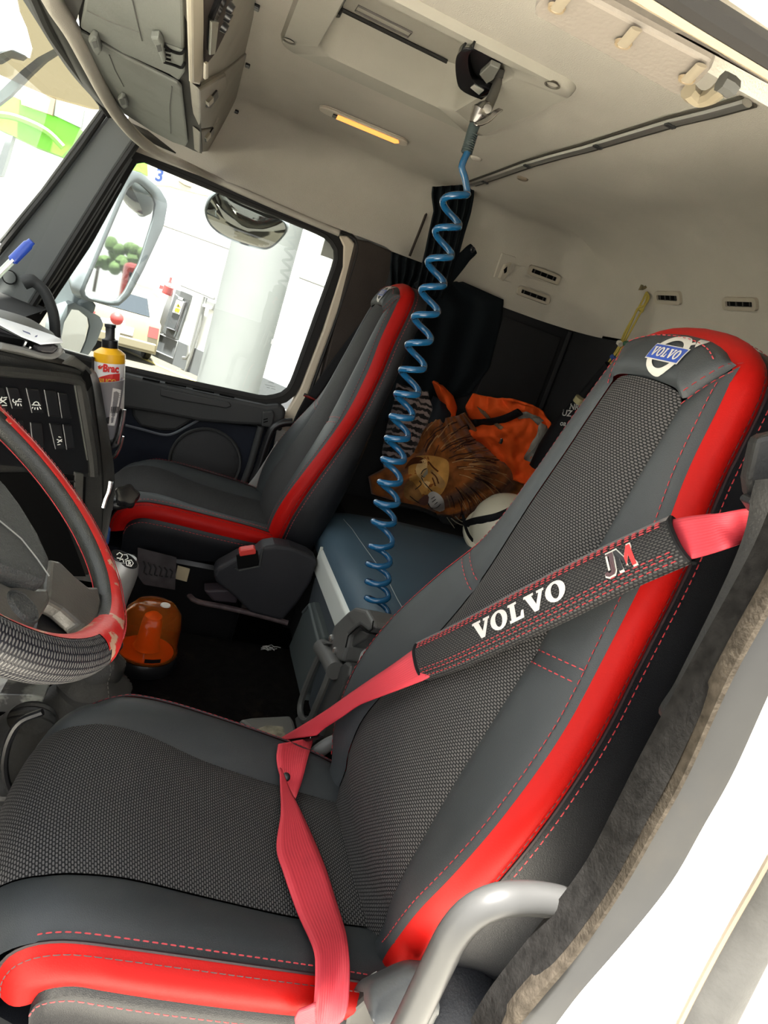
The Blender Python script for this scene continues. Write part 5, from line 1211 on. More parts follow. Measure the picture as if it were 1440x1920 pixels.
for k in range(13):
    t = k / 12; c = b0.lerp(at(165, 1330, X=1.42), t); rr = lerp(.018, .085, t ** 1.3) + .006 * math.sin(t * 22)
    rows.append([c + V((rr * 1.1 * math.cos(2 * PI * j / 28), rr * 1.3 * math.sin(2 * PI * j / 28), .004 * math.sin(5 * 2 * PI * j / 28 + t * 5))) for j in range(28)])
bo = MB().grid(rows, closeu=True).build('boot', BOOT, gl)
st = MB()
for j in (16, 22): stitches(st, [r[j] for r in rows], rows[6][j] - b0.lerp(at(165, 1330, X=1.42), .5), length=.007, gap=.003, w=.0008)
stuff(st.build('boot_stitching', mat('grey_thread', (.22, .21, .19), .6), bo, False))
# floor clutter by the wheel: dark bellows, pale plate
mb = MB(); mb.prism(PX('-40,1310 0,1300 60,1302 84,1308 70,1338 0,1336 -40,1345', 1.28), (.10, 0, -.02)); o = mb.build('foot_plate', mat('pale_metal', (.25, .26, .24), .35, .3, dirt=(.05, .05, .05), dscale=12, dmin=.45, dmax=.55), None, False, bevel=.003); tag(o, 'pale metal plate on the floor under the steering wheel rim', 'plate')
rows = []
for k in range(16):
    t = k / 15; c = at(60, 1345, X=1.15).lerp(at(5, 1490, X=1.02), t); rr = .05 + .035 * math.sin(PI * min(1, t * 1.1)) + .003 * math.sin(k * 2.2)
    rows.append([c + V((rr * math.cos(2 * PI * j / 24), rr * .8 * math.sin(2 * PI * j / 24), 0)) for j in range(24)])
bl_ = MB().grid(rows, closeu=True).build('column_gaiter', mat('dark_gaiter', (.022, .021, .019), .55, bump=.6, bscale=120, var=.3), None); tag(bl_, 'dark leather gaiter beside the front corner of the nearest seat', 'gaiter')
mb = MB(); mb.tube(spline(PX('80,1335 40,1352 18,1385 8,1430 14,1470 28,1495', 1.0), 24), .006, 8); mb.build('edge_cord', PLASTICB, bl_)
# amber beacon lying on the carpet
be = thing('beacon_lamp', 'amber beacon lamp with a black base standing on the black carpet', 'lamp', at(268, 1240, Z=-1.015))
bz = at(268, 1243, Z=-1.018); rb_ = .078
AMB = bpy.data.materials.new('amber_dome'); AMB.use_nodes = True; q = AMB.node_tree.nodes['Principled BSDF']; q.inputs['Base Color'].default_value = (1.0, .36, .06, 1); q.inputs['Transmission Weight'].default_value = .92; q.inputs['Roughness'].default_value = .06; q.inputs['IOR'].default_value = 1.2
bax = V((.0, .02, 1)).normalized()
mb = MB(); mb.lathe([(0, 0), (rb_ * 1.02, 0), (rb_ * 1.08, .012), (rb_ * 1.02, .035), (rb_ * .96, .040)], bz, bax, 36); mb.build('base', PLASTICB, be)
mb = MB(); mb.lathe([(rb_ * 1.0, .036), (rb_ * 1.03, .044), (rb_ * 1.02, .050), (rb_ * .97, .056), (rb_ * .96, .12), (rb_ * .88, .152), (rb_ * .66, .172), (rb_ * .3, .18), (0, .181)], bz, bax, 40); mb.build('dome', AMB, be, solid=.003)
mb = MB(); mb.lathe([(0, .05), (.036, .05), (.03, .06), (.026, .12), (.022, .142), (.012, .15), (0, .151)], bz, bax, 20); mb.build('reflector', mat('orange_reflector', (.62, .20, .04), .35, emit=None), be)
mb = MB(); mb.lathe([(0, .044), (rb_ * .9, .044), (rb_ * .9, .040)], bz, bax, 28); mb.build('inner_plate', mat('orange_plate', (.55, .17, .03), .4), be)
mb = MB(); mb.lathe([(0, .0), (.012, -.001), (.013, -.004)], bz + bax * .186 + V((-.012, -.022, 0)), bax, 16); mb.build('sticker', mat('pale_sticker', (.5, .48, .44), .4), be)
sx_ = (CR - bax * CR.dot(bax)).normalized(); fw = sx_.cross(bax); fw = fw if fw.dot(bz) < 0 else -fw
pl_ = [bz + bax * (.050 + b_ * .011) + (sx_ * math.sin(a) + fw * math.cos(a)) * (rb_ * 1.035) for a, b_ in ((.25, 0), (.5, 0), (.75, .0), (.75, 1), (.5, 1), (.25, 1))]
mb = MB(); mb.add(pl_, [(0, 1, 4, 5), (1, 2, 3, 4)]); mb.build('maker_plate', PLASTICB, be, False)
# papers under the passenger seat
mb = MB(); mb.prism(PX('258,1028 331,1046 328,1106 270,1096 258,1080', 1.93), (.006, 0, 0)); o = mb.build('cardboard_sheet', mat('grimy_card', (.040, .034, .036), .7, var=.5, vscale=20), None, False); tag(o, 'grimy cardboard sheet with dark scribbles standing below the passenger cushion', 'cardboard')
mb = MB()
for k in range(6):
    x = 268 + k * 10; mb.tube(PX(f'{x},{1052+k*3} {x+5},{1062+k*2} {x+2},{1074+k*2} {x+7},{1078+k}', 1.925), .0022, 5)
mb.build('scribble', mat('ink_black', (.01, .01, .01), .6), o)
mb = MB(); mb.prism(PX('333,1062 356,1068 350,1091 328,1085', 1.95), (.008, 0, 0)); o = mb.build('card_tag', mat('cream_card', (.35, .30, .20), .6), None, False); tag(o, 'small cream card beside the grimy cardboard on the floor', 'card')
mb = MB()
random.seed(7)
for k in range(10):
    x, y = 488 + random.random() * 30, 1211 + random.random() * 8; mb.tube(ats(f'{x},{y} {x+8},{y-3+random.random()*6} {x+14},{y+2}', Z=-1.012), .0012, 4)
o = mb.build('plastic_shred', mat('clear_shred', (.35, .35, .34), .3), None); tag(o, 'shred of clear plastic lying on the black carpet', 'litter')

# buckle console beside the passenger seat
cs = thing('buckle_console', 'dark grey buckle housing with a red button beside the passenger seat', 'console', at(500, 1090, X=1.90))
CONS = mat('console_grey', (.016, .016, .019), .55, bump=.2, bscale=400, spec=.35)
mb = MB(); mb.prism(PX('400,1078 406,1066 428,1054 446,1044 482,1036 492,1026 515,1022 545,1026 580,1040 596,1052 584,1092 560,1130 530,1165 470,1150 442,1122 405,1092', 1.86), (.07, .0, 0)); mb.build('shell', CONS, cs, False, bevel=.018, bseg=4)
mb = MB(); mb.prism(PX('443,1042 483,1034 487,1058 482,1062 446,1067', 1.857), (.01, 0, 0)); bw_ = mb.build('buckle', BLACKV, cs, False, bevel=.002)
mb = MB(); mb.prism(PX('448,1036 450,1032 476,1028 480,1031 480,1039 450,1044', 1.850), (.03, 0, 0)); mb.build('red_button', mat('button_red', (.55, .04, .03), .4), bw_, False, bevel=.003)
mb = MB(); mb.tube(PX('440,1064 448,1070 486,1062 490,1040 493,1028', 1.855), .003, 6); mb.build('buckle_lip', PLASTIC, bw_)
mb = MB(); mb.prism(PX('382,1108 430,1106 446,1118 444,1132 400,1128', 1.93), (.06, 0, 0)); mb.build('base_block', mat('dark_violet', (.030, .022, .028), .6), cs, False, bevel=.006)

# passenger belt: black strap from the pillar, grey strap at the hip
ps = thing('passenger_belt', 'dark passenger seat belt with a grey lower strap beside the far seat', 'seat belt', at(500, 900, X=2.5))
A_ = PX('676,606 640,652 600,706 575,745', 2.52); B_ = PX('690,600 655,655 612,722 590,752', 2.51)
ribbon(A_, B_, 'upper_strap', BLK, ps, 20)
A_ = PX('572,744 556,775 540,810 510,850', 2.50); B_ = PX('592,752 570,785 552,815 525,850', 2.505)
ribbon(A_, B_, 'mid_strap', BLK, ps, 20)
mb = MB(); mb.tube(PX('570,740 582,746 594,752', 2.505), .007, 8); mb.build('slip_ring', CHROME, ps)
A_ = PX('520,826 500,858 478,892 458,916', 2.51); B_ = PX('530,850 510,880 492,910 474,932', 2.50)
ribbon(A_, B_, 'lower_strap', mat('grey_webbing', (.20, .20, .195), .6, bump=.3, bscale=400), ps, 20)
mb = MB(); mb.prism(PX('444,914 462,916 470,930 464,944 446,930', 2.495), (.03, 0, 0)); mb.build('anchor', PLASTICB, ps, False, bevel=.004)

# ------------------------------------------------------------------ bunk, its front bar and folding bracket
BUNKV = mat('slate_blue_vinyl', (.050, .085, .115), .5, bump=.15, bscale=500, var=.05, spec=.4)
bk = thing('bunk', 'bunk with slate blue vinyl mattress behind and between the seats', 'bunk', (1.6, -1.0, -1.3))
rows = []
for x in [1.17 + (2.13 - 1.17) * i / 24 for i in range(25)]:
    ex = min(1, (2.14 - x) / .05); r = []
    for y, z in ((-.575, -.75), (-.553, -.735), (-.548, -.69), (-.556, -.655), (-.585, -.632), (-.64, -.620), (-.8, -.608), (-1.1, -.608), (-1.40, -.62)):
        r.append(V((x, y, lerp(-.70, z, math.sqrt(max(0, 1 - (1 - ex) ** 2)) if z > -.7 else 1))))
    rows.append(r)
rows.append([V((2.14, p.y, min(p.z, -.70))) for p in rows[-1]]); rows.append([V((2.14, p.y, -.76)) for p in rows[-1]])
mb = MB(); mb.grid(rows); mt = mb.build('mattress', BUNKV, bk, angle=50)
MT = bvh_of(mt)
pts = [h for h in hits('644,974 660,992 675,1014 705,1056 730,1094 744,1122 760,1150', MT, .001) if h]
mb = MB(); mb.tube(pts, .0011, 5); mb.build('seam', mat('seam_pale', (.25, .27, .27), .6), mt)
mb = MB(); mb.box((1.645, -1.01, -.80), (.95, .78, .10)); mb.box((1.645, -1.03, -1.06), (.94, .72, .46)); mb.build('base', WALLDARK, bk, False, bevel=.006)
mb = MB(); mb.box((2.32, -1.04, -.97), (.34, .72, .62)); mb.build('side_box', WALLDARK, bk, False, bevel=.006)
BAR = mat('pale_aluminium', (.58, .61, .58), .42, .25, var=.03)
by = lambda s, d=0: [at(x, y, Y=-.545 + d) for x, y in px2(s)]
q0, q1 = at(598, 1046, Y=-.545), at(690, 1268, Y=-.545)
zc = (q0.z + q1.z) / 2
prof = [(-.05, .0), (-.045, .012), (.018, .012), (.036, -.002), (.040, -.030), (-.05, -.030)]
mb = MB(); mb.prism([V((q0.x, -.552 + b_, zc + a)) for a, b_ in prof], (-.83, 0, 0)); ba = mb.build('front_bar', BAR, bk, False, bevel=.004)
mb = MB(); mb.box(((q0.x + .95) / 2 - .02, -.590, zc + .046), (q0.x - .95, .016, .012)); mb.build('bar_ledge', BAR, ba, False, bevel=.002)
mb = MB(); mb.box((q0.x + .004, -.565, zc - .005), (.008, .05, .08)); mb.build('bar_cap', mat('pale_cap', (.42, .44, .40), .5), ba, False, bevel=.003)
BRK = mat('bracket_grey', (.072, .072, .068), .5, bump=.2, bscale=400, var=.05)
bf = thing('bunk_bracket', 'grey folding bracket with a loop handle clamped on the pale bunk bar', 'bracket', at(620, 1280, Y=-.54))
mb = MB(); mb.prism(by('627,1170 638,1160 652,1146 664,1138 686,1143 698,1164 700,1176 690,1184 674,1172 668,1176 652,1190 648,1212 640,1240 626,1236 614,1204', .045), (0, -.07, 0)); cl0 = mb.build('clamp', BRK, bf, False, bevel=.008, bseg=3)
mb = MB(); mb.tube(by('700,1164 698,1180 690,1186 674,1174 667,1179 653,1192 648,1214', .046), .0016, 5); mb.build('clamp_seam', BLACKV, cl0)
mb = MB(); mb.prism(by('672,1178 692,1188 686,1198 662,1212 650,1214 654,1196', .03), (0, -.06, 0)); mb.build('clamp_lip', mat('bracket_dark', (.042, .042, .040), .5), cl0, False, bevel=.004)
for x, y in ((621, 1196), (628, 1220)):
    c = at(x, y, Y=-.498); mb = MB(); mb.lathe([(0, .004), (.004, .004), (.0045, .003), (.008, .002), (.009, -.001)], c, (-.3, 1, .2), 16); mb.build('screw', STEEL, cl0)
v, f_ = pxtext('VOLVO', 651, 1154, 5, 1.6, bold=.0, sx=.5); mb = MB(); mb.add([at(x, y, Y=-.4985) for x, y in v], f_); mb.build('embossing', mat('bracket_dark', (.042, .042, .040), .5), cl0, False)
mb = MB(); mb.tube(by('603,1214 618,1236 629,1258', .05), .022, 14); ro = mb.build('roller', BRK, bf)
mb = MB(); mb.prism(by('596,1204 606,1201 614,1206 600,1212', .06), (0, -.03, 0)); mb.build('stop_tab', BRK, ro, False, bevel=.002)
mb = MB(); mb.tube(spline(by('606,1216 594,1240 580,1272 568,1304 563,1326 565,1344 573,1352 582,1348 592,1326 604,1298 614,1274 620,1256', .05), 50), .0085, 8); mb.build('loop_handle', BRK, bf)
mb = MB(); mb.prism(by('634,1250 648,1240 656,1246 652,1268 636,1304 618,1340 600,1382 580,1400 570,1392 588,1350 606,1310 618,1282', .04), (0, -.06, 0)); mb.build('strut', mat('bracket_dark', (.042, .042, .040), .5), bf, False, bevel=.006)
mb = MB(); mb.prism(by('568,1346 560,1340 548,1350 552,1366 564,1382 580,1372', .05), (0, -.05, 0)); mb.build('foot_hinge', BRK, bf, False, bevel=.004)
# front panels under the bar
mb = MB(); mb.prism(by('590,1082 604,1078 640,1180 664,1262 640,1330 600,1400 560,1400 600,1215 578,1132', .0), (0, -.02, 0)); mb.build('front_panel', mat('slate_panel', (.040, .048, .055), .55), bk, False, bevel=.004)
mb = MB(); mb.prism(by('578,1130 586,1128 606,1196 598,1216 566,1300 562,1342 541,1212 568,1146', .02), (0, -.03, 0)); fp = mb.build('lower_panel', mat('green_grey_panel', (.055, .066, .066), .55, var=.04), bk, False, bevel=.006)
mb = MB(); mb.tube(by('568,1148 580,1134 598,1206', .022), .0045, 6); mb.build('panel_rib', mat('panel_rib', (.10, .115, .115), .5), fp)
# grey tray and lever between seat and bunk
mb = MB(); mb.prism(ats('448,1348 472,1344 545,1340 552,1352 560,1380 520,1400 480,1372', Z=-.90), (0, 0, -.03)); o = mb.build('floor_tray', mat('tray_grey', (.08, .08, .075), .5), None, False, bevel=.008); tag(o, 'grey plastic tray between the nearest seat and the bunk bracket', 'tray')
mb = MB(); mb.prism(ats('484,1366 500,1360 530,1362 536,1380 520,1392 500,1382', Z=-.897), (0, 0, -.004)); mb.build('tray_well', mat('tray_dirty', (.16, .15, .11), .8, var=.5, vscale=50), o, False)
mb = MB(); mb.tube(spline(ats('580,1424 596,1410 616,1396 640,1386', X=1.09), 12), [.016] * 12, 10, flat=(.7, (1, 0, 0))); o = mb.build('seat_lever', mat('lever_grey', (.10, .105, .10), .45)); tag(o, 'grey seat lever at the inner hip of the nearest seat, below the belt tongue', 'lever')

# ------------------------------------------------------------------ clothes and helmet heaped at the bunk's far end
def strip_mat(name, base, cols, scale, dist, dscale=2.0, axis=(0, 0, 0), rough=.9, wide=.5):
    m = bpy.data.materials.new(name); m.use_nodes = True; nt = m.node_tree; b = nt.nodes['Principled BSDF']; L = nt.links
    tc = nd(nt, 'ShaderNodeTexCoord'); mp = nd(nt, 'ShaderNodeMapping'); mp.inputs['Rotation'].default_value = axis; L.new(tc.outputs['Object'], mp.inputs[0])
    w = nd(nt, 'ShaderNodeTexWave'); w.inputs['Scale'].default_value = scale; w.inputs['Distortion'].default_value = dist; w.inputs['Detail'].default_value = 2; w.inputs['Detail Scale'].default_value = dscale
    L.new(mp.outputs[0], w.inputs[0]); rp = nd(nt, 'ShaderNodeValToRGB'); rp.color_ramp.elements.remove(rp.color_ramp.elements[0]); rp.color_ramp.elements[0].position = cols[0][0]; rp.color_ramp.elements[0].color = (*cols[0][1], 1)
    for p_, c_ in cols[1:]: e = rp.color_ramp.elements.new(p_); e.color = (*c_, 1)
    L.new(w.outputs['Fac'], rp.inputs[0]); L.new(rp.outputs[0], b.inputs['Base Color']); b.inputs['Roughness'].default_value = rough; b.inputs['Specular IOR Level'].default_value = .15; b.inputs['Sheen Weight'].default_value = .2
    return m
ZEB = strip_mat('zebra_fleece', None, [(0, (.012, .010, .011)), (.46, (.012, .010, .011)), (.54, (.30, .24, .23)), (1, (.33, .27, .26))], 13, 5, 2.0, (.2, 1.35, .2))
MANE = mat('mane_fleece', (.24, .075, .018), .92, var=.55, vscale=22, spec=.1, sheen=.2)
zb = cloth('748,720 738,755 726,795 716,845 720,886', '800,735 812,765 803,792 792,815 776,860', 24, 30, lambda u, v, x, y: 2.36 - .07 * math.sin(PI * u) * math.sin(PI * v) + .012 * math.sin(u * 9 + v * 4), 'zebra_blanket', ZEB, None, .012)
tag(zb, 'black and white zebra striped blanket heaped behind the blue hose', 'blanket')
lb_ = cloth('796,792 778,812 766,846 730,872 690,893 696,926', '872,776 908,826 1010,884 985,925 910,966 850,975', 50, 40,
            lambda u, v, x, y: 2.38 - .13 * math.sin(PI * min(1, u * 1.1)) ** .8 * math.sin(PI * (v * .85 + .1)) + .014 * math.sin(u * 17 + v * 2) + .010 * math.sin(u * 31 - v * 3) - .05 * v, 'lion_blanket', MANE, None, .012)
tag(lb_, 'brown fleece blanket printed with a lion face, heaped on the bunk', 'blanket')
LB = bvh_of(lb_)
def prt(s, m, lift=.0025, name='print'):
    P = [(p.x, p.y) for p in spline([V((x, y, 0)) for x, y in px2(s)], 44, True)]; c = (sum(p[0] for p in P) / len(P), sum(p[1] for p in P) / len(P)); rings = []
    for k in (1, .75, .5, .25): rings.append([(c[0] + (x - c[0]) * k, c[1] + (y - c[1]) * k) for x, y in P])
    mb = MB(); pts = [[(lambda h: h[0] if h[0] is not None else at(x, y, X=2.3))(hit(x, y, LB, lift)) for x, y in r] for r in rings]
    mb.grid(pts, closeu=True); n = len(P); mb.f.append(tuple(3 * n + j for j in range(n))); mb.fm.append(0)
    return mb.build(name, m, lb_)
def ink(s, m, r=.0022, lift=.004):
    P = [(lambda h: h[0] if h[0] is not None else at(p.x, p.y, X=2.3))(hit(p.x, p.y, LB, lift)) for p in spline([V((x, y, 0)) for x, y in px2(s)], 14)]
    mb = MB(); mb.tube(P, r, 5, flat=(.4, ray(800, 880))); return mb.build('print_line', m, lb_)
TAN = mat('fleece_tan', (.50, .25, .065), .9, var=.35, vscale=14, spec=.1); TANL = mat('fleece_light_tan', (.66, .43, .19), .9, var=.2, vscale=20, spec=.1); BRN = mat('fleece_brown', (.10, .032, .012), .9, var=.3, vscale=20, spec=.1)
MUZ = mat('fleece_white', (.68, .64, .60), .9, spec=.1); NOSE = mat('fleece_nose', (.16, .065, .05), .8); INK = mat('fleece_black', (.012, .010, .010), .9)
prt('772,865 784,856 810,855 838,862 842,880 838,905 828,925 808,938 795,925 782,935 772,930 768,905 766,880', TAN, .0025)
prt('786,868 800,862 800,885 808,900 800,915 790,900 780,885', TANL, .004)
prt('758,908 770,900 782,912 792,930 786,940 770,938 758,928', mat('fleece_ochre', (.30, .14, .04), .9, var=.3, vscale=20), .0035)
prt('802,926 812,920 826,928 832,940 832,958 818,956 806,948 800,940', MUZ, .004)
prt('784,938 798,926 803,930 802,942 794,946', NOSE, .005)
prt('806,880 822,888 834,905 828,915 814,905', mat('fleece_cheek', (.44, .24, .08), .9, var=.25, vscale=30), .004)
prt('796,882 800,878 800,888 795,892 791,890', mat('fleece_eye', (.42, .38, .28), .7), .006)
for s in ('788,888 792,882 799,877', '789,890 794,893 800,890', '789,893 794,902 802,912 810,920', '780,918 790,908 786,900', '803,942 808,950 818,950 826,943', '803,930 802,940 804,946', '808,934 815,930', '810,940 817,935', '814,944 820,940', '770,930 780,938 790,944'):
    ink(s, INK, .0018)
for s in ('803,866 812,876 822,884', '804,888 812,898 816,910', '808,884 818,894 822,906'): ink(s, BRN, .003)
prt('760,880 775,872 800,868 790,858 772,862', BRN, .004)
prt('782,822 795,800 802,812 798,835 786,850 778,848', mat('fleece_rust', (.24, .075, .015), .9, var=.4, vscale=30), .004)
STRAND = [mat('fleece_strand', (.40, .21, .085), .9), mat('fleece_strand_dark', (.05, .014, .006), .9), mat('fleece_strand_rust', (.24, .085, .020), .9)]
random.seed(12)
for k in range(120):
    th = math.radians(random.uniform(-105, 95)); r0 = random.uniform(38, 92); r1 = r0 + random.uniform(22, 44); be = random.uniform(.10, .30)
    P_ = [(812 + r * 1.25 * math.cos(th + be * (r - r0) / 30), 892 + r * .92 * math.sin(th + be * (r - r0) / 30)) for r in (r0, (r0 + r1) / 2, r1)]
    if all(hit(x, y, LB)[0] is not None for x, y in P_): ink(' '.join(f'{x},{y}' for x, y in P_), STRAND[(k % 5) % 3], .0015 if k % 3 else .0022, .0028)
nv_ = cloth('812,742 800,770 786,790', '838,760 850,785 848,802', 14, 14, lambda u, v, x, y: 2.38 - .04 * math.sin(PI * u), 'navy_cloth', mat('navy_cloth', (.008, .012, .018), .8), None, .008); tag(nv_, 'dark navy cloth between the zebra blanket and the orange sleeve', 'cloth')
ORG = mat('orange_workwear', (.85, .105, .016), .75, bump=.4, bscale=90, var=.10, vscale=12, spec=.2)
sl = cloth('810,716 818,738 828,760 838,782', '830,722 850,742 858,764 852,790', 16, 16, lambda u, v, x, y: 2.42 - .05 * math.sin(PI * u) + .012 * math.sin(v * 14 + u * 5), 'orange_sleeve', ORG, None, .008); tag(sl, 'folded orange sleeve sticking up behind the navy cloth', 'sleeve')
jk = thing('orange_jacket', 'crumpled orange work jacket with grey reflective bands in the bunk corner', 'jacket', at(950, 880, X=2.30))
fj = lambda u, v, x, y: lerp(2.40, 2.22, u) - .07 * math.sin(PI * min(1, u * 1.05)) * math.sin(PI * min(1, v * 1.05 + .02)) + .040 * noise(x * .022, y * .022, 2.0) + .022 * (.5 - abs(noise(x * .035, y * .028, 5.0)) * 2) + .008 * noise(x * .09, y * .08, 1.0)
jb = cloth('886,738 872,762 878,784 896,794 874,806 872,818 900,834 912,860 938,896', '962,752 1010,766 1030,790 1034,815 1026,845 1016,872 1008,888 998,898 985,905', 44, 44, fj, 'body', ORG, jk, .008)
JB = bvh_of(jb)
GRY = mat('reflective_grey', (.30, .285, .25), .6, var=.08, vscale=20)
def jpatch(s, m, nm, lift=.004):
    P = sub(s, 6); c = (sum(p[0] for p in P) / len(P), sum(p[1] for p in P) / len(P)); rings = [[(c[0] + (x - c[0]) * k, c[1] + (y - c[1]) * k) for x, y in P] for k in (1, .6, .25)]
    mb = MB(); pts = [[(lambda h: h[0] if h[0] is not None else at(x, y, X=2.2))(hit(x, y, JB, lift)) for x, y in r] for r in rings]; mb.grid(pts, closeu=True); n = len(P); mb.f.append(tuple(2 * n + j for j in range(n))); mb.fm.append(0); return mb.build(nm, m, jk, solid=.002)
jpatch('966,776 986,770 1004,778 1018,790 1008,796 992,784 972,784', GRY, 'reflective_band'); jpatch('1012,792 1026,800 1031,818 1022,846 1008,872 982,860 996,832 1006,812', GRY, 'reflective_band')
jpatch('896,762 912,772 922,784 916,784 902,772', mat('dull_patch', (.20, .12, .07), .8), 'patch'); jpatch('930,792 944,802 940,806 928,798', mat('dull_patch', (.20, .12, .07), .8), 'patch')
mb = MB(); q = hit(941, 826, JB, .008)[0]; mb.box(q, (.012, .012, .022)); mb.build('zip_pull', CHROME, jk, False, bevel=.003)
mb = MB(); mb.tube(spline([hit(x, y, JB, .012)[0] or at(x, y, X=2.3) for x, y in ((878, 806), (900, 796), (925, 786), (950, 780))] + [at(975, 772, X=2.2)], 24), .017, 10, flat=(.4, (1, 0, 0))); mb.build('belt_strap', BLK, jk)
hl = thing('safety_helmet', 'off white safety helmet with a black strap, half hidden by the nearest seat', 'helmet', at(945, 1000, X=2.05))
hc = at(948, 1000, X=2.02); ha = V((-.42, .30, .86)).normalized(); HEL = mat('helmet_ivory', (.60, .57, .45), .45, dirt=(.30, .27, .20), dscale=8, dmin=.62, dmax=.85)
mb = MB(); mb.lathe([(.150, -.012), (.146, -.004), (.132, .002), (.130, .03), (.122, .065), (.103, .098), (.07, .122), (.03, .134), (0, .136)], hc, ha, 40); hs = mb.build('shell', HEL, hl, solid=.003)
HS = bvh_of(hs)
mb = MB(); P = [hit(x, y, HS, .003)[0] for x, y in ((874, 984), (890, 978), (910, 974), (930, 970), (950, 962), (968, 952))]; P = [p for p in P if p]
if len(P) > 2: mb.tube(spline(P, 20), .013, 8, flat=(.25, ray(920, 975))); mb.build('strap', BLK, hl)
mb = MB(); mb.tube(spline(ats('868,965 872,985 880,1005 895,1022 912,1032', X=2.0), 14), .006, 6, flat=(.4, ray(890, 1000))); mb.build('chin_strap', BLK, hl)
sb = thing('luggage_strap', 'black strap with plastic clip along the mattress edge below the lion blanket', 'strap', at(840, 975, X=2.12))
mb = MB(); mb.tube(spline(ats('700,936 745,945 790,955 830,972 858,980 872,990', X=2.12), 30), .016, 8, flat=(.5, (0, 0, 1))); mb.build('webbing', BLK, sb)
mb = MB(); mb.prism(ats('820,966 842,968 862,978 852,986 830,982', X=2.10), (.02, 0, 0)); mb.build('clip', PLASTICB, sb, False, bevel=.003)
for s in ('846,972 856,980 868,985', '854,968 862,976 872,980', '838,970 848,984 852,990'):
    mb = MB(); mb.tube(spline(ats(s, X=2.095), 8), .0016, 5); mb.build('loose_thread', mat('loose_thread', (.2, .18, .14), .7), sb)

# ------------------------------------------------------------------ blue coiled air hose and blow gun
HOSE = mat('blue_hose', (.006, .070, .165), .22, spec=.6, coat=.3)
ah = thing('air_hose', 'blue coiled air hose hanging from the roof between the seats', 'hose', at(700, 1185, X=1.36))
LT = px2('825,385 811,440 797,497 785,550 771,601 759,653 747,700 738,744 729,786 720,827 713,866 707,909 700,947 695,983 689,1030 684,1063 683,1096 682,1127 684,1154 686,1188')
RT = px2('883,356 866,418 852,474 838,528 826,580 813,632 801,684 790,732 779,776 771,814 763,857 756,897 751,937 745,973 741,1012 737,1048 735,1081 734,1112 734,1146 735,1175')
pts = []
for i in range(len(LT)):
    for k in range(2):
        pass
def hx(i, f):
    """right tip i -> left tip i -> right tip i+1, f in 0..1 over the whole turn"""
    a, l, b = RT[i], LT[i], RT[min(i + 1, len(RT) - 1)]
    th = 2 * PI * f
    # centre line and radius in the photograph's own measure, turned into metres at the hose's distance
    cx0, cy0 = (a[0] + l[0]) / 2, (a[1] + l[1]) / 2; cx1, cy1 = (l[0] + b[0]) / 2, (l[1] + b[1]) / 2
    if f < .25: x_, y_ = cx0, None
    x = lerp((a[0] + l[0]) / 2, (l[0] + b[0]) / 2, f); r = lerp((a[0] - l[0]) / 2, (b[0] - l[0]) / 2, f)
    y = lerp(a[1], l[1], f / .5) if f < .5 else lerp(l[1], b[1], (f - .5) / .5)
    return x, y, r, th
eh = V((CR.x, CR.y, 0)).normalized(); ed = V((CF.x, CF.y, 0)).normalized()
for i in range(len(LT)):
    for k in range(20):
        x, y, r, th = hx(i, k / 20)
        c = at(x, y, X=1.36); R3 = max(.012, (r - 3.5)) * c.dot(CF) / FPX
        pts.append(c + eh * (R3 * math.cos(th) * .97) + CU * 0 + ed * (-.9 * R3 * math.sin(th)) + V((0, 0, 0)))
head = spline([at(876, 286, X=1.37), at(866, 312, X=1.365), at(872, 334, X=1.36), pts[0]], 12)
mb = MB(); mb.tube(head[:-1] + pts, .0068, 10); mb.build('coil', HOSE, ah)
gun = thing('blow_gun', 'metal air blow gun with a curved lever hooked up at the roof hatch', 'blow gun', at(905, 215, X=1.38))
GUNM = mat('gun_metal', (.16, .15, .13), .38, .7); GUNC = mat('gun_chrome', (.50, .47, .43), .2, .9)
mb = MB(); mb.tube(ats('938,136 932,158 924,180 914,200', X=1.385), [.0075, .0085, .0095, .011], 12); mb.build('barrel', GUNM, gun)
mb = MB(); mb.tube(ats('939,134 936,148', X=1.385), .0105, 12); mb.build('tip', mat('gun_dark', (.05, .048, .042), .5), gun)
mb = MB(); mb.tube(ats('916,196 908,204 900,212 894,222 889,232', X=1.38), [.009, .016, .019, .014, .010], 14); gh = mb.build('head', GUNC, gun)
c = at(914, 204, X=1.362); mb = MB(); mb.lathe([(0, .004), (.008, .003), (.009, -.004)], c, -ray(914, 204), 12); mb.build('valve', GUNM, gh)
a_ = spline(ats('888,233 900,228 914,220 924,210 935,205', X=1.365), 16); b_ = spline(ats('892,237 904,236 920,228 934,214 943,208', X=1.36), 16)
ribbon(a_, b_, 'lever', GUNC, gun, 16, .003)
mb = MB(); mb.tube(ats('890,234 884,250 879,268 874,288', X=1.375), [.0105, .010, .0095, .009], 12); sv = mb.build('sleeve', mat('sleeve_teal', (.035, .05, .05), .5), gun)
for k in range(9):
    p = at(885 - k * 1.25, 252 + k * 4.2, X=1.375); mb = MB(); d_ = (at(874, 288, X=1.375) - at(890, 234, X=1.375)).normalized(); mb.tube([p - d_ * .0012, p + d_ * .0012], .0112, 12); mb.build('rib', mat('sleeve_teal', (.035, .05, .05), .5), sv)

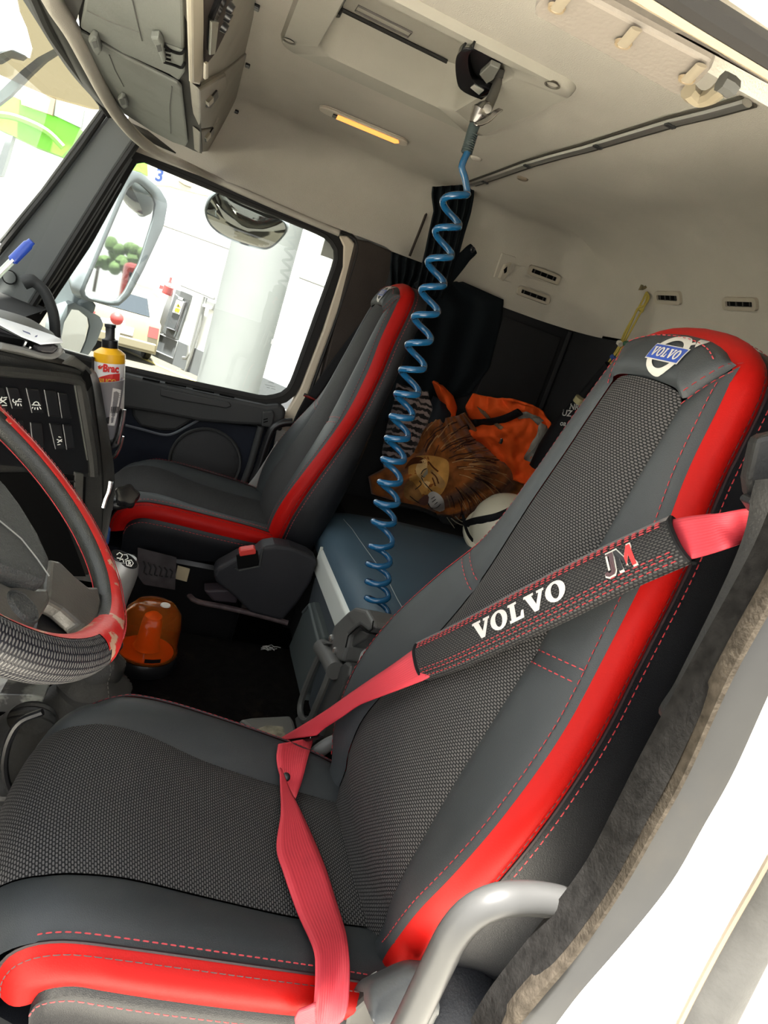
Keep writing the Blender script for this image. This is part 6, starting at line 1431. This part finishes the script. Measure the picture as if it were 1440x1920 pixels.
# ------------------------------------------------------------------ outside: yard, building, mirrors, trailer
GZ = -2.55
CONC = mat('pale_concrete', (.62, .59, .51), .8, var=.10, vscale=.6, spec=.2)
WALLW = mat('white_render', (.72, .73, .72), .8, var=.03, vscale=1.0, spec=.2)
DADO = mat('grey_dado', (.085, .092, .097), .7, var=.06, vscale=2)
mb = MB(); mb.box((-1.3, -2, GZ - .05), (4.6, 90, .1)); struct(mb.build('ground', CONC, None, False))
mb = MB(); mb.box((-23.6, -2, GZ - .05), (40, 90, .1)); struct(mb.build('unseen_dark_ground', mat('added_dark_ground', (.055, .054, .052), .9, var=.2, vscale=3), None, False))  # unseen dark ground added to cut the light reaching the passenger wall
mb = MB(); mb.box((25.0, -2, GZ - .05), (48, 90, .1)); struct(mb.build('ground_yard', mat('yard_concrete', (.06, .056, .043), .85, var=.12, vscale=.5, spec=.15), None, False))
W1, W2 = at(281, 664, Z=GZ), at(362, 701, Z=GZ); wd = (W2 - W1); wd.z = 0; wd.normalize(); wnm = V((wd.y, -wd.x, 0)); wnm = wnm if wnm.dot(W1) < 0 else -wnm
ww = lambda s, l=0: [atp(x, y, W1 + wnm * l, wnm) for x, y in px2(s)]
bd_ = thing('yard_building', 'white rendered building with a grey dado beyond the passenger window', 'building', W1)
mb = MB(); a, b = W1 + V((0, 0, 0)), W1 + wd * 14; mb.prism([a, b, b + V((0, 0, 7)), a + V((0, 0, 7))], -wnm * .4); wl_ = mb.build('wall', WALLW, bd_, False)
q = ww('294,622 371,655', .0); dzt = (q[0].z + q[1].z) / 2
mb = MB(); mb.prism([V((W1.x, W1.y, GZ)) + wnm * .03, V((W1.x, W1.y, GZ)) + wd * 14 + wnm * .03, V((W1.x, W1.y, dzt)) + wd * 14 + wnm * .03, V((W1.x, W1.y, dzt)) + wnm * .03], -wnm * .03); mb.build('dado', DADO, bd_, False)
mb = MB(); mb.prism([p for p in ww('281,664 294,622 289,617 276,655', .02)], -wnm * 1.0); mb.build('dado_return', DADO, bd_, False)
mb = MB(); mb.tube(ww('288,656 325,672 334,640 297,625 288,656', .04), .02, 5); mb.build('dado_panel_line', mat('dado_line', (.19, .20, .205), .7), bd_)
cab_ = thing('electrical_cabinet', 'tall grey electrical cabinet with a yellow warning sign on the white wall', 'cabinet', ww('318,640')[0])
GDOOR = mat('cabinet_grey', (.10, .108, .11), .5)
mb = MB(); mb.prism(ww('330,541 359,553 331,638 303,624', .06), -wnm * .06); mb.build('frame', GDOOR, cab_, False, bevel=.02)
mb = MB(); mb.prism(ww('328,550 348,568 326,620 312,612', .09), -wnm * .03); mb.build('door', mat('cabinet_door', (.085, .092, .096), .5), cab_, False, bevel=.015)
mb = MB(); mb.tube(ww('348,566 329,620 313,614', .10), .018, 5); mb.build('door_gap', mat('gap_grey', (.10, .10, .11), .6), cab_)
mb = MB(); mb.prism(ww('331,562 344,567 336,590 323,585', .11), -wnm * .02); sg_ = mb.build('warning_sign', mat('sign_white', (.7, .7, .66), .5), cab_, False)
mb = MB(); mb.prism(ww('334,569 339,577 330,574', .12), -wnm * .01); mb.build('warning_triangle', mat('sign_yellow', (.42, .34, .01), .5), sg_, False)
mb = MB(); mb.prism(ww('329,577 337,580 335,586 327,583', .12), -wnm * .01); mb.build('warning_text_block', mat('sign_yellow', (.42, .34, .01), .5), sg_, False)
mb = MB(); mb.tube(ww('334.5,571.5 334,575', .125), .015, 4); mb.build('warning_bolt', BLACKV, sg_)
mb = MB(); mb.prism(ww('335,556 343,559 341,563 334,560', .10), -wnm * .02); mb.build('lamp', mat('sign_white', (.7, .7, .66), .5), cab_, False)
RSG = mat('sign_red', (.30, .03, .028), .5)
mb = MB(); mb.prism(ww('300,534 308,537 306,543 298,541', .03), -wnm * .02); o = mb.build('fire_sign', RSG, None, False); tag(o, 'small red square sign on the white wall left of the grey cabinet', 'sign')
mb = MB(); mb.tube(ww('317,537 312,551', .12), .12, 10); o = mb.build('fire_extinguisher', RSG, None); tag(o, 'red fire extinguisher hung on the white wall beside the red sign', 'extinguisher')
mb = MB(); mb.lathe([(0, .14), (.03, .14), (.03, .06), (.05, .0)], ww('317,537', .12)[0] + V((0, 0, .08)), (0, 0, 1), 10); mb.build('valve', RSG, o)
PIPE = mat('pipe_grey', (.16, .165, .16), .5)
pp = thing('wall_pipes', 'thin grey conduits with a junction box running down the white wall', 'pipe', ww('365,640')[0])
for s in ('383,556 372,600 356,660 350,690', '387,558 376,604 358,668 347,697', '305,421 350,437 400,455 436,468', '340,534 384,552 402,560', '562,519 610,537'):
    mb = MB(); mb.tube(ww(s, .10), .035, 6); mb.build('pipe', PIPE, pp)
mb = MB(); mb.tube(spline(ww('355,648 354,662 350,671 343,671', .12), 10), .04, 6); mb.build('pipe', PIPE, pp)
mb = MB(); mb.prism(ww('388,562 404,568 398,582 384,576', .14), -wnm * .14); mb.build('junction_box', PIPE, pp, False, bevel=.02)
mb = MB(); mb.prism(ww('380,570 396,576 395,580 379,574', .16), -wnm * .1); mb.build('bracket', mat('sign_white', (.7, .7, .66), .5), pp, False)
# round column
cbx = at(452, 630, X=8.2); mb = MB(); mb.lathe([(.36, 0), (.36, 8), (0, 8)], (cbx.x, cbx.y, GZ), (0, 0, 1), 96); o = mb.build('round_column', mat('pale_column', (.17, .183, .177), .8, var=.05, vscale=1.5, spec=.2)); tag(o, 'wide round pale column close outside the passenger window', 'column')
for x, y in ((415, 497), (511, 641)):
    q = at(x, y, X=7.9); mb = MB(); mb.box(q, (.03, .03, .05)); mb.build('column_bolt', mat('pipe_dark', (.2, .2, .2), .5), o, False)
# yellow ground line
mb = MB(); A_ = ats('215,648 240,657 300,684 360,709 440,745', Z=GZ + .006); B_ = ats('215,651 240,661 300,688 360,714 440,750', Z=GZ + .006); mb.grid([A_, B_]); o = mb.build('ground_marking', mat('line_yellow', (.30, .24, .06), .7), None, False); struct(o)
# canopy with green fascia and a numbered board
GRN = mat('fascia_green', (.17, .52, .05), .5)
cy_ = thing('canopy', 'green and white canopy fascia high in the yard seen through the windscreen', 'canopy', at(60, 230, X=13))
mb = MB(); mb.prism(PX('-60,150 17,177 96,213 150,240 136,272 116,293 60,272 0,243 -60,215', 13), (.4, 0, 0)); mb.build('green_fascia', GRN, cy_, False)
mb = MB(); mb.tube(spline(PX('-20,214 20,218 60,232 92,250 118,276', 12.9), 16), .05, 6); mb.build('fascia_swirl', mat('fascia_light', (.24, .58, .12), .5), cy_)
mb = MB(); mb.prism(PX('36,164 104,184 98,216 40,196', 12.9), (.1, 0, 0)); mb.build('tan_panel', mat('tan_panel', (.34, .24, .16), .6), cy_, False)
mb = MB(); mb.prism(PX('98,184 158,206 152,240 97,214', 12.95), (.1, 0, 0)); mb.build('pale_panel', mat('pale_green_panel', (.24, .28, .25), .6), cy_, False)
mb = MB(); mb.prism(PX('14,252 24,255 12,300 2,330 -10,330 0,290', 13), (.2, 0, 0)); mb.build('post', mat('post_grey', (.2, .23, .24), .5), cy_, False)
mb = MB(); mb.prism(PX('-40,140 200,210 260,330 60,640 -40,640', 27), (.4, 0, 0)); o = mb.build('white_hoarding', WALLW, None, False); tag(o, 'plain white wall far ahead below the green canopy', 'wall')
nb = thing('number_board', 'white and green canopy board with a blue number above the wing mirror', 'sign', at(300, 330, X=11))
mb = MB(); mb.prism(PX('240,290 420,350 412,372 330,352 318,348 280,345 246,330', 11), (.3, 0, 0)); mb.build('board', mat('board_white', (.70, .72, .70), .5), nb, False)
mb = MB(); mb.prism(PX('244,296 276,306 277,330 262,322 246,318', 10.95), (.1, 0, 0)); mb.build('green_end', GRN, nb, False)
v, f_ = text2d('3', 1.0, bold=.03); k = 24 / .73
mb = MB(); mb.add([at(289 + a * k * .95 + b_ * k * .22, 337 - b_ * k + a * k * .30, X=10.9) for a, b_ in v], f_); mb.build('numeral', mat('numeral_blue', (.02, .05, .18), .5), nb, False)
mb = MB(); mb.prism(PX('337,326 362,336 358,350 346,346 334,338', 10.8), (.2, 0, 0)); mb.build('flood_lamp', mat('lamp_tan', (.45, .40, .30), .5), nb, False)
# parked car
car = thing('parked_car', 'pale gold parked car seen from behind beyond the mirrors', 'car', at(255, 655, Z=GZ))
cc = at(216, 668, Z=GZ); CARM = mat('car_gold', (.22, .195, .135), .3, .2, coat=.5)
cu_ = V((1, 0.25, 0)).normalized(); cv = V((-cu_.y, cu_.x, 0))
def cpt(u, v, z): return cc + cu_ * u + cv * v + V((0, 0, z))
prof = [(0, .25), (-.02, .60), (.06, .92), (.35, .98), (.75, 1.42), (2.0, 1.46), (2.9, 1.0), (4.0, .85), (4.1, .3)]
mb = MB(); mb.grid([[cpt(u, s_ * w, z) for u, z in prof] for s_, w in ((-1, .84), (-1, .80), (0, .0), (1, .80), (1, .84))]); mb.grid([[cpt(u, s_ * .84, z) for u, z in prof] for s_ in (1,)] + [[cpt(u, .84, .25) for u, z in prof]]); mb.grid([[cpt(u, -.84, z) for u, z in prof], [cpt(u, -.84, .25) for u, z in prof]]); mb.build('body', CARM, car, angle=30)
mb = MB(); mb.prism([cpt(.38, -.62, 1.02), cpt(.38, .62, 1.02), cpt(.72, .55, 1.38), cpt(.72, -.55, 1.38)], cu_ * -.012); mb.build('rear_window', mat('dark_glass', (.02, .025, .03), .08), car, False)
for s_ in (-1, 1):
    mb = MB(); mb.prism([cpt(-.02, s_ * .80, .62), cpt(-.02, s_ * .58, .62), cpt(.03, s_ * .58, .85), cpt(.03, s_ * .80, .85)], cu_ * -.03); mb.build('tail_lamp', RSG, car, False)
    for u in (.7, 3.2): mb = MB(); mb.lathe([(0, -.08), (.28, -.08), (.31, -.05), (.31, .05), (.28, .08), (0, .08)], cpt(u, s_ * .78, .31), cv, 20); mb.build('wheel', RUBBER, car)
mb = MB(); mb.prism([cpt(-.03, -.26, .55), cpt(-.03, .26, .55), cpt(-.01, .26, .72), cpt(-.01, -.26, .72)], cu_ * -.02); mb.build('licence_plate', mat('plate_white', (.75, .75, .73), .4), car, False)
mb = MB(); mb.box(cpt(-.05, 0, .40), (.10, 1.6, .20), (cu_, cv, V((0, 0, 1)))); mb.build('bumper', CARM, car, False, bevel=.03)
# red ball on a white stand
st_ = thing('fire_bell_stand', 'red ball on a white barred stand beyond the lower mirror', 'stand', at(218, 640, X=7))
mb = MB(); mb.prism(PX('180,596 232,603 233,610 181,604', 7), (.1, 0, 0)); mb.build('bar', mat('sign_white', (.7, .7, .66), .5), st_, False)
mb = MB(); mb.tube(PX('222,606 214,650 200,720', 7.05), .03, 8); mb.build('post', mat('sign_white', (.7, .7, .66), .5), st_)
q = at(219, 597, X=6.95); mb = MB(); mb.lathe([(.06 * math.sin(PI * k / 10), -.06 * math.cos(PI * k / 10)) for k in range(11)], q, (0, 0, 1), 20); mb.build('ball', RSG, st_)

# wing mirrors
MIR = bpy.data.materials.new('mirror_glass'); MIR.use_nodes = True; q = MIR.node_tree.nodes['Principled BSDF']; q.inputs['Base Color'].default_value = (.42, .43, .41, 1); q.inputs['Metallic'].default_value = 1; q.inputs['Roughness'].default_value = .02
MH = mat('mirror_housing_grey', (.115, .135, .14), .4, var=.08)
def mirror(name, label, c, n, outer, glass, depth, arm=None):
    t = thing(name, label, 'mirror', c)
    mp = lambda s, l=0: [atp(x, y, c + n * l, n) for x, y in px2(s)]
    O = resample(mp(outer), 60, True); G = resample(mp(glass), 60, True); ce = sum(O, V()) / 60
    # align starts
    k0 = min(range(60), key=lambda k: (G[k] - O[0]).length); G = G[k0:] + G[:k0]
    rows = [[g - n * .006 for g in G], [g + n * .001 for g in G], [o.lerp(g, .5) + n * .004 for o, g in zip(O, G)], O, [o - n * depth * .4 for o in O], [ce - n * depth + (o - ce) * .8 for o in O]]
    mb = MB(); mb.grid(rows, closeu=True); mb.f.append(tuple(300 + j for j in range(60))); mb.fm.append(0); mb.build('housing', MH, t, angle=60)
    mb = MB(); mb.f.append(tuple(range(60))); mb.fm.append(0); mb.v = [tuple(g - n * .004) for g in G]; mb.uv = [(0, 0)] * 60; mb.build('glass', MIR, t, False)
    return t
mn = V((-.66, -.74, .03)).normalized()
m1 = mirror('wing_mirror', 'large grey framed wing mirror outside the passenger window', at(235, 450, X=2.95), mn,
       '246,320 262,322 300,354 315,380 307,425 270,505 243,556 222,574 200,572 156,562 148,548 190,448 228,356',
       '252,342 262,344 284,364 292,380 288,410 262,492 234,548 220,563 204,565 164,556 157,546 196,455 238,356', .12)
mb = MB(); mb.prism(PX('246,318 236,330 150,452 98,560 110,588 140,585 160,562 158,545 192,450 240,350', 2.98), (.06, .02, 0)); mb.build('arm', MH, m1, False, bevel=.015)
m2 = mirror('lower_mirror', 'small grey framed wide angle mirror below the large wing mirror', at(140, 620, X=2.92), V((-.72, -.69, .06)).normalized(),
       '125,572 140,567 188,594 194,608 180,645 160,674 150,682 112,676 100,660 108,612', '134,580 149,582 166,596 169,612 162,640 150,668 142,672 118,664 112,648 120,604', .10)
mb = MB(); mb.prism(PX('150,565 170,560 182,572 176,590 150,578', 2.96), (.05, .03, 0)); mb.build('stalk', MH, m2, False, bevel=.008)
km = thing('kerb_mirror', 'oval convex kerb mirror above the passenger window, outside', 'mirror', at(462, 411, X=2.95))
kc = at(462, 411, X=2.95); kn_ = (-kc.normalized() + V((0, 0, -.75))).normalized()
O = spline([atp(x, y, kc, kn_) for x, y in px2('383,397 388,376 400,361 416,357 470,378 528,408 541,424 536,440 512,463 488,466 430,448 395,424')], 60, True); ce = sum(O, V()) / 60
rows = [[ce + (o - ce) * k + kn_ * (.045 * (1 - k * k)) for o in O] for k in (.93, .8, .65, .5, .35, .2, .08)]
mb = MB(); mb.grid(rows, closeu=True); mb.f.append(tuple(6 * 60 + j for j in range(60))); mb.fm.append(0); mb.build('convex_glass', mat('convex_mirror', (.22, .225, .21), .05, 1), km)
mb = MB(); mb.grid([[ce + (o - ce) * .92 + kn_ * .003 for o in O], [ce + (o - ce) * .97 + kn_ * .008 for o in O], O, [o - kn_ * .03 for o in O], [ce + (o - ce) * .7 - kn_ * .08 for o in O]], closeu=True); mb.build('housing', MH, km, angle=60)
mb = MB(); mb.tube([ce - kn_ * .07, ce - kn_ * .10 + V((0, 0, .10)), V((2.68, ce.y, .36)), V((2.65, ce.y, .42))], .018, 8); mb.build('arm', MH, km)
# tinted sun visor outside the windscreen with its dark strut
VIS = bpy.data.materials.new('tinted_visor'); VIS.use_nodes = True; glass_nodes(VIS, (.50, .45, .33), .05)
vs_ = thing('sun_visor', 'tinted translucent sun visor outside the top of the windscreen with dark strut', 'visor', at(110, 130, X=2.55))
mb = MB(); mb.prism(PX('26,-40 70,-10 130,82 186,184 188,206 172,205 110,188 44,160 0,140 -60,120 -60,98 0,100 20,94 44,104 57,110 62,90 52,52 38,20', 2.75), (.006, .004, 0)); mb.build('panel', VIS, vs_, False)
STR = mat('strut_teal', (.07, .09, .09), .4)
mb = MB(); mb.prism(PX('-60,98 0,97 24,93 48,104 40,110 18,105 0,116 -60,120', 2.78), (.03, 0, 0)); mb.build('strut', STR, vs_, False)
mb = MB(); mb.prism(PX('-40,205 0,170 40,132 70,108 100,92 108,98 86,112 56,140 20,178 -40,225', 2.78), (.03, 0, 0)); mb.build('strut', STR, vs_, False)
mb = MB(); mb.prism(PX('112,98 122,102 138,120 132,121 118,112', 2.74), (.01, 0, 0)); mb.build('bracket', STR, vs_, False)
# etched maker's marks in the lower corner of the door glass
mb = MB()
for k, (x0, x1, y) in enumerate(((503, 514, 716), (497, 516, 721), (500, 506, 726), (508, 516, 728))): mb.tube(PX(f'{x0},{y} {x1},{y+(x1-x0)*.25}', XW + .010), .0009, 4)
mb.build('etched_mark', mat('etch_grey', (.25, .26, .26), .6), w1)
# the truck's own body behind the cab, and the yard it reflects in the mirrors
tr_ = thing('trailer', 'white trailer side with red and white marker tape behind the cab', 'trailer', (1.5, -5, GZ))
mb = MB(); mb.box((1.5, -6.0, .25), (2.2, 8.0, 2.6)); mb.build('body', WHITEP, tr_, False, bevel=.02)
for k in range(10): mb = MB(); mb.box((2.605, -2.4 - k * .75, -1.0), (.01, .7, .10)); mb.build('marker_tape', RSG if k % 2 == 0 else mat('sign_white', (.7, .7, .66), .5), tr_, False)
for y in (-4.5, -7.5): mb = MB(); mb.lathe([(0, -.15), (.40, -.15), (.50, -.10), (.50, .10), (.40, .15), (0, .15)], (2.3, y, GZ + .5), (1, 0, 0), 28); mb.build('wheel', RUBBER, tr_)
yb = thing('yard_wall', 'long white yard wall behind the truck, reflected in the wing mirror', 'wall', (9, -16, GZ))
mb = MB(); mb.box((7.5, -20, GZ + 2.2), (.3, 26, 4.4)); mb.build('wall', WALLW, yb, False)
mb = MB(); mb.box((7.3, -13, GZ + 2.9), (.05, .9, .6)); mb.build('red_sign', RSG, yb, False)
mb = MB(); mb.box((7.32, -20, GZ + .5), (.08, 26, 1.0)); mb.build('dado', DADO, yb, False)

TREE = mat('tree_green', (.05, .09, .025), .9, var=.5, vscale=6)  # trees added to block bright sky in the mirror
for k, (x, y, h_) in enumerate(((5.2, -62, 5.2), (6.8, -66, 6.0), (2.6, -70, 5.6))):
    tr = thing('added_tree', ('added green tree darkening the mirror view, nearest of the three', 'added green tree darkening the mirror view, by the white wall', 'added green tree darkening the mirror view, behind the trailer')[k], 'tree', (x, y, GZ))
    mb = MB(); mb.tube([V((x, y, GZ)), V((x + .1, y, GZ + h_ * .6))], .14, 8); mb.build('trunk', mat('bark', (.06, .045, .03), .9), tr)
    mb = MB(); random.seed(30 + k)
    for j in range(26):
        c = V((x + random.uniform(-1.3, 1.3), y + random.uniform(-1.2, 1.2), GZ + h_ * .62 + random.uniform(-1.0, 1.3))); r = random.uniform(.35, .7)
        mb.lathe([(r * math.sin(PI * q / 6) * random.uniform(.8, 1.1), -r * math.cos(PI * q / 6)) for q in range(7)], c, (random.uniform(-.3, .3), random.uniform(-.3, .3), 1), 9)
    mb.build('crown', TREE, tr)
tk = thing('added_truck', 'added dark red truck far behind, darkening the wing mirror view', 'truck', (4.4, -22, GZ))  # truck added as a dark mass for the mirror
mb = MB(); mb.box((4.6, -23, GZ + 1.7), (2.0, 2.0, 2.2)); mb.build('cab', mat('truck_red', (.16, .02, .02), .4), tk, False, bevel=.15)
mb = MB(); mb.box((4.6, -21.98, GZ + 2.1), (1.7, .04, .8)); mb.build('windscreen', mat('dark_glass', (.02, .025, .03), .08), tk, False, bevel=.02)
mb = MB(); mb.box((4.6, -21.97, GZ + .9), (1.9, .1, .5)); mb.build('bumper', PLASTICB, tk, False, bevel=.03)
for s_ in (-.85, .85): mb = MB(); mb.lathe([(0, -.12), (.4, -.12), (.48, -.08), (.48, .08), (.4, .12), (0, .12)], (4.6 + s_, -22.6, GZ + .48), (1, 0, 0), 20); mb.build('wheel', RUBBER, tk)

# ------------------------------------------------------------------ front bulkhead and cowl under the windscreen
mb = MB(); mb.box((1.52, .86, -.78), (2.2, .05, 1.10)); mb.grid([[V((x, .42, -.30)), V((x, .60, -.28)), V((x, .86, -.27)), V((x, .88, -.40))] for x in (.48, 1.2, 1.9, 2.56)]); struct(mb.build('wall_front', mat('bulkhead_black', (.010, .010, .010), .8), None, False))
mb = MB(); mb.prism([V((.50, .48, -.30)), V((1.24, .48, -.30)), V((1.24, .46, -.72)), V((.50, .46, -.72))], (0, .30, 0)); o = mb.build('lower_dash', PLASTICB, db, False, bevel=.02)
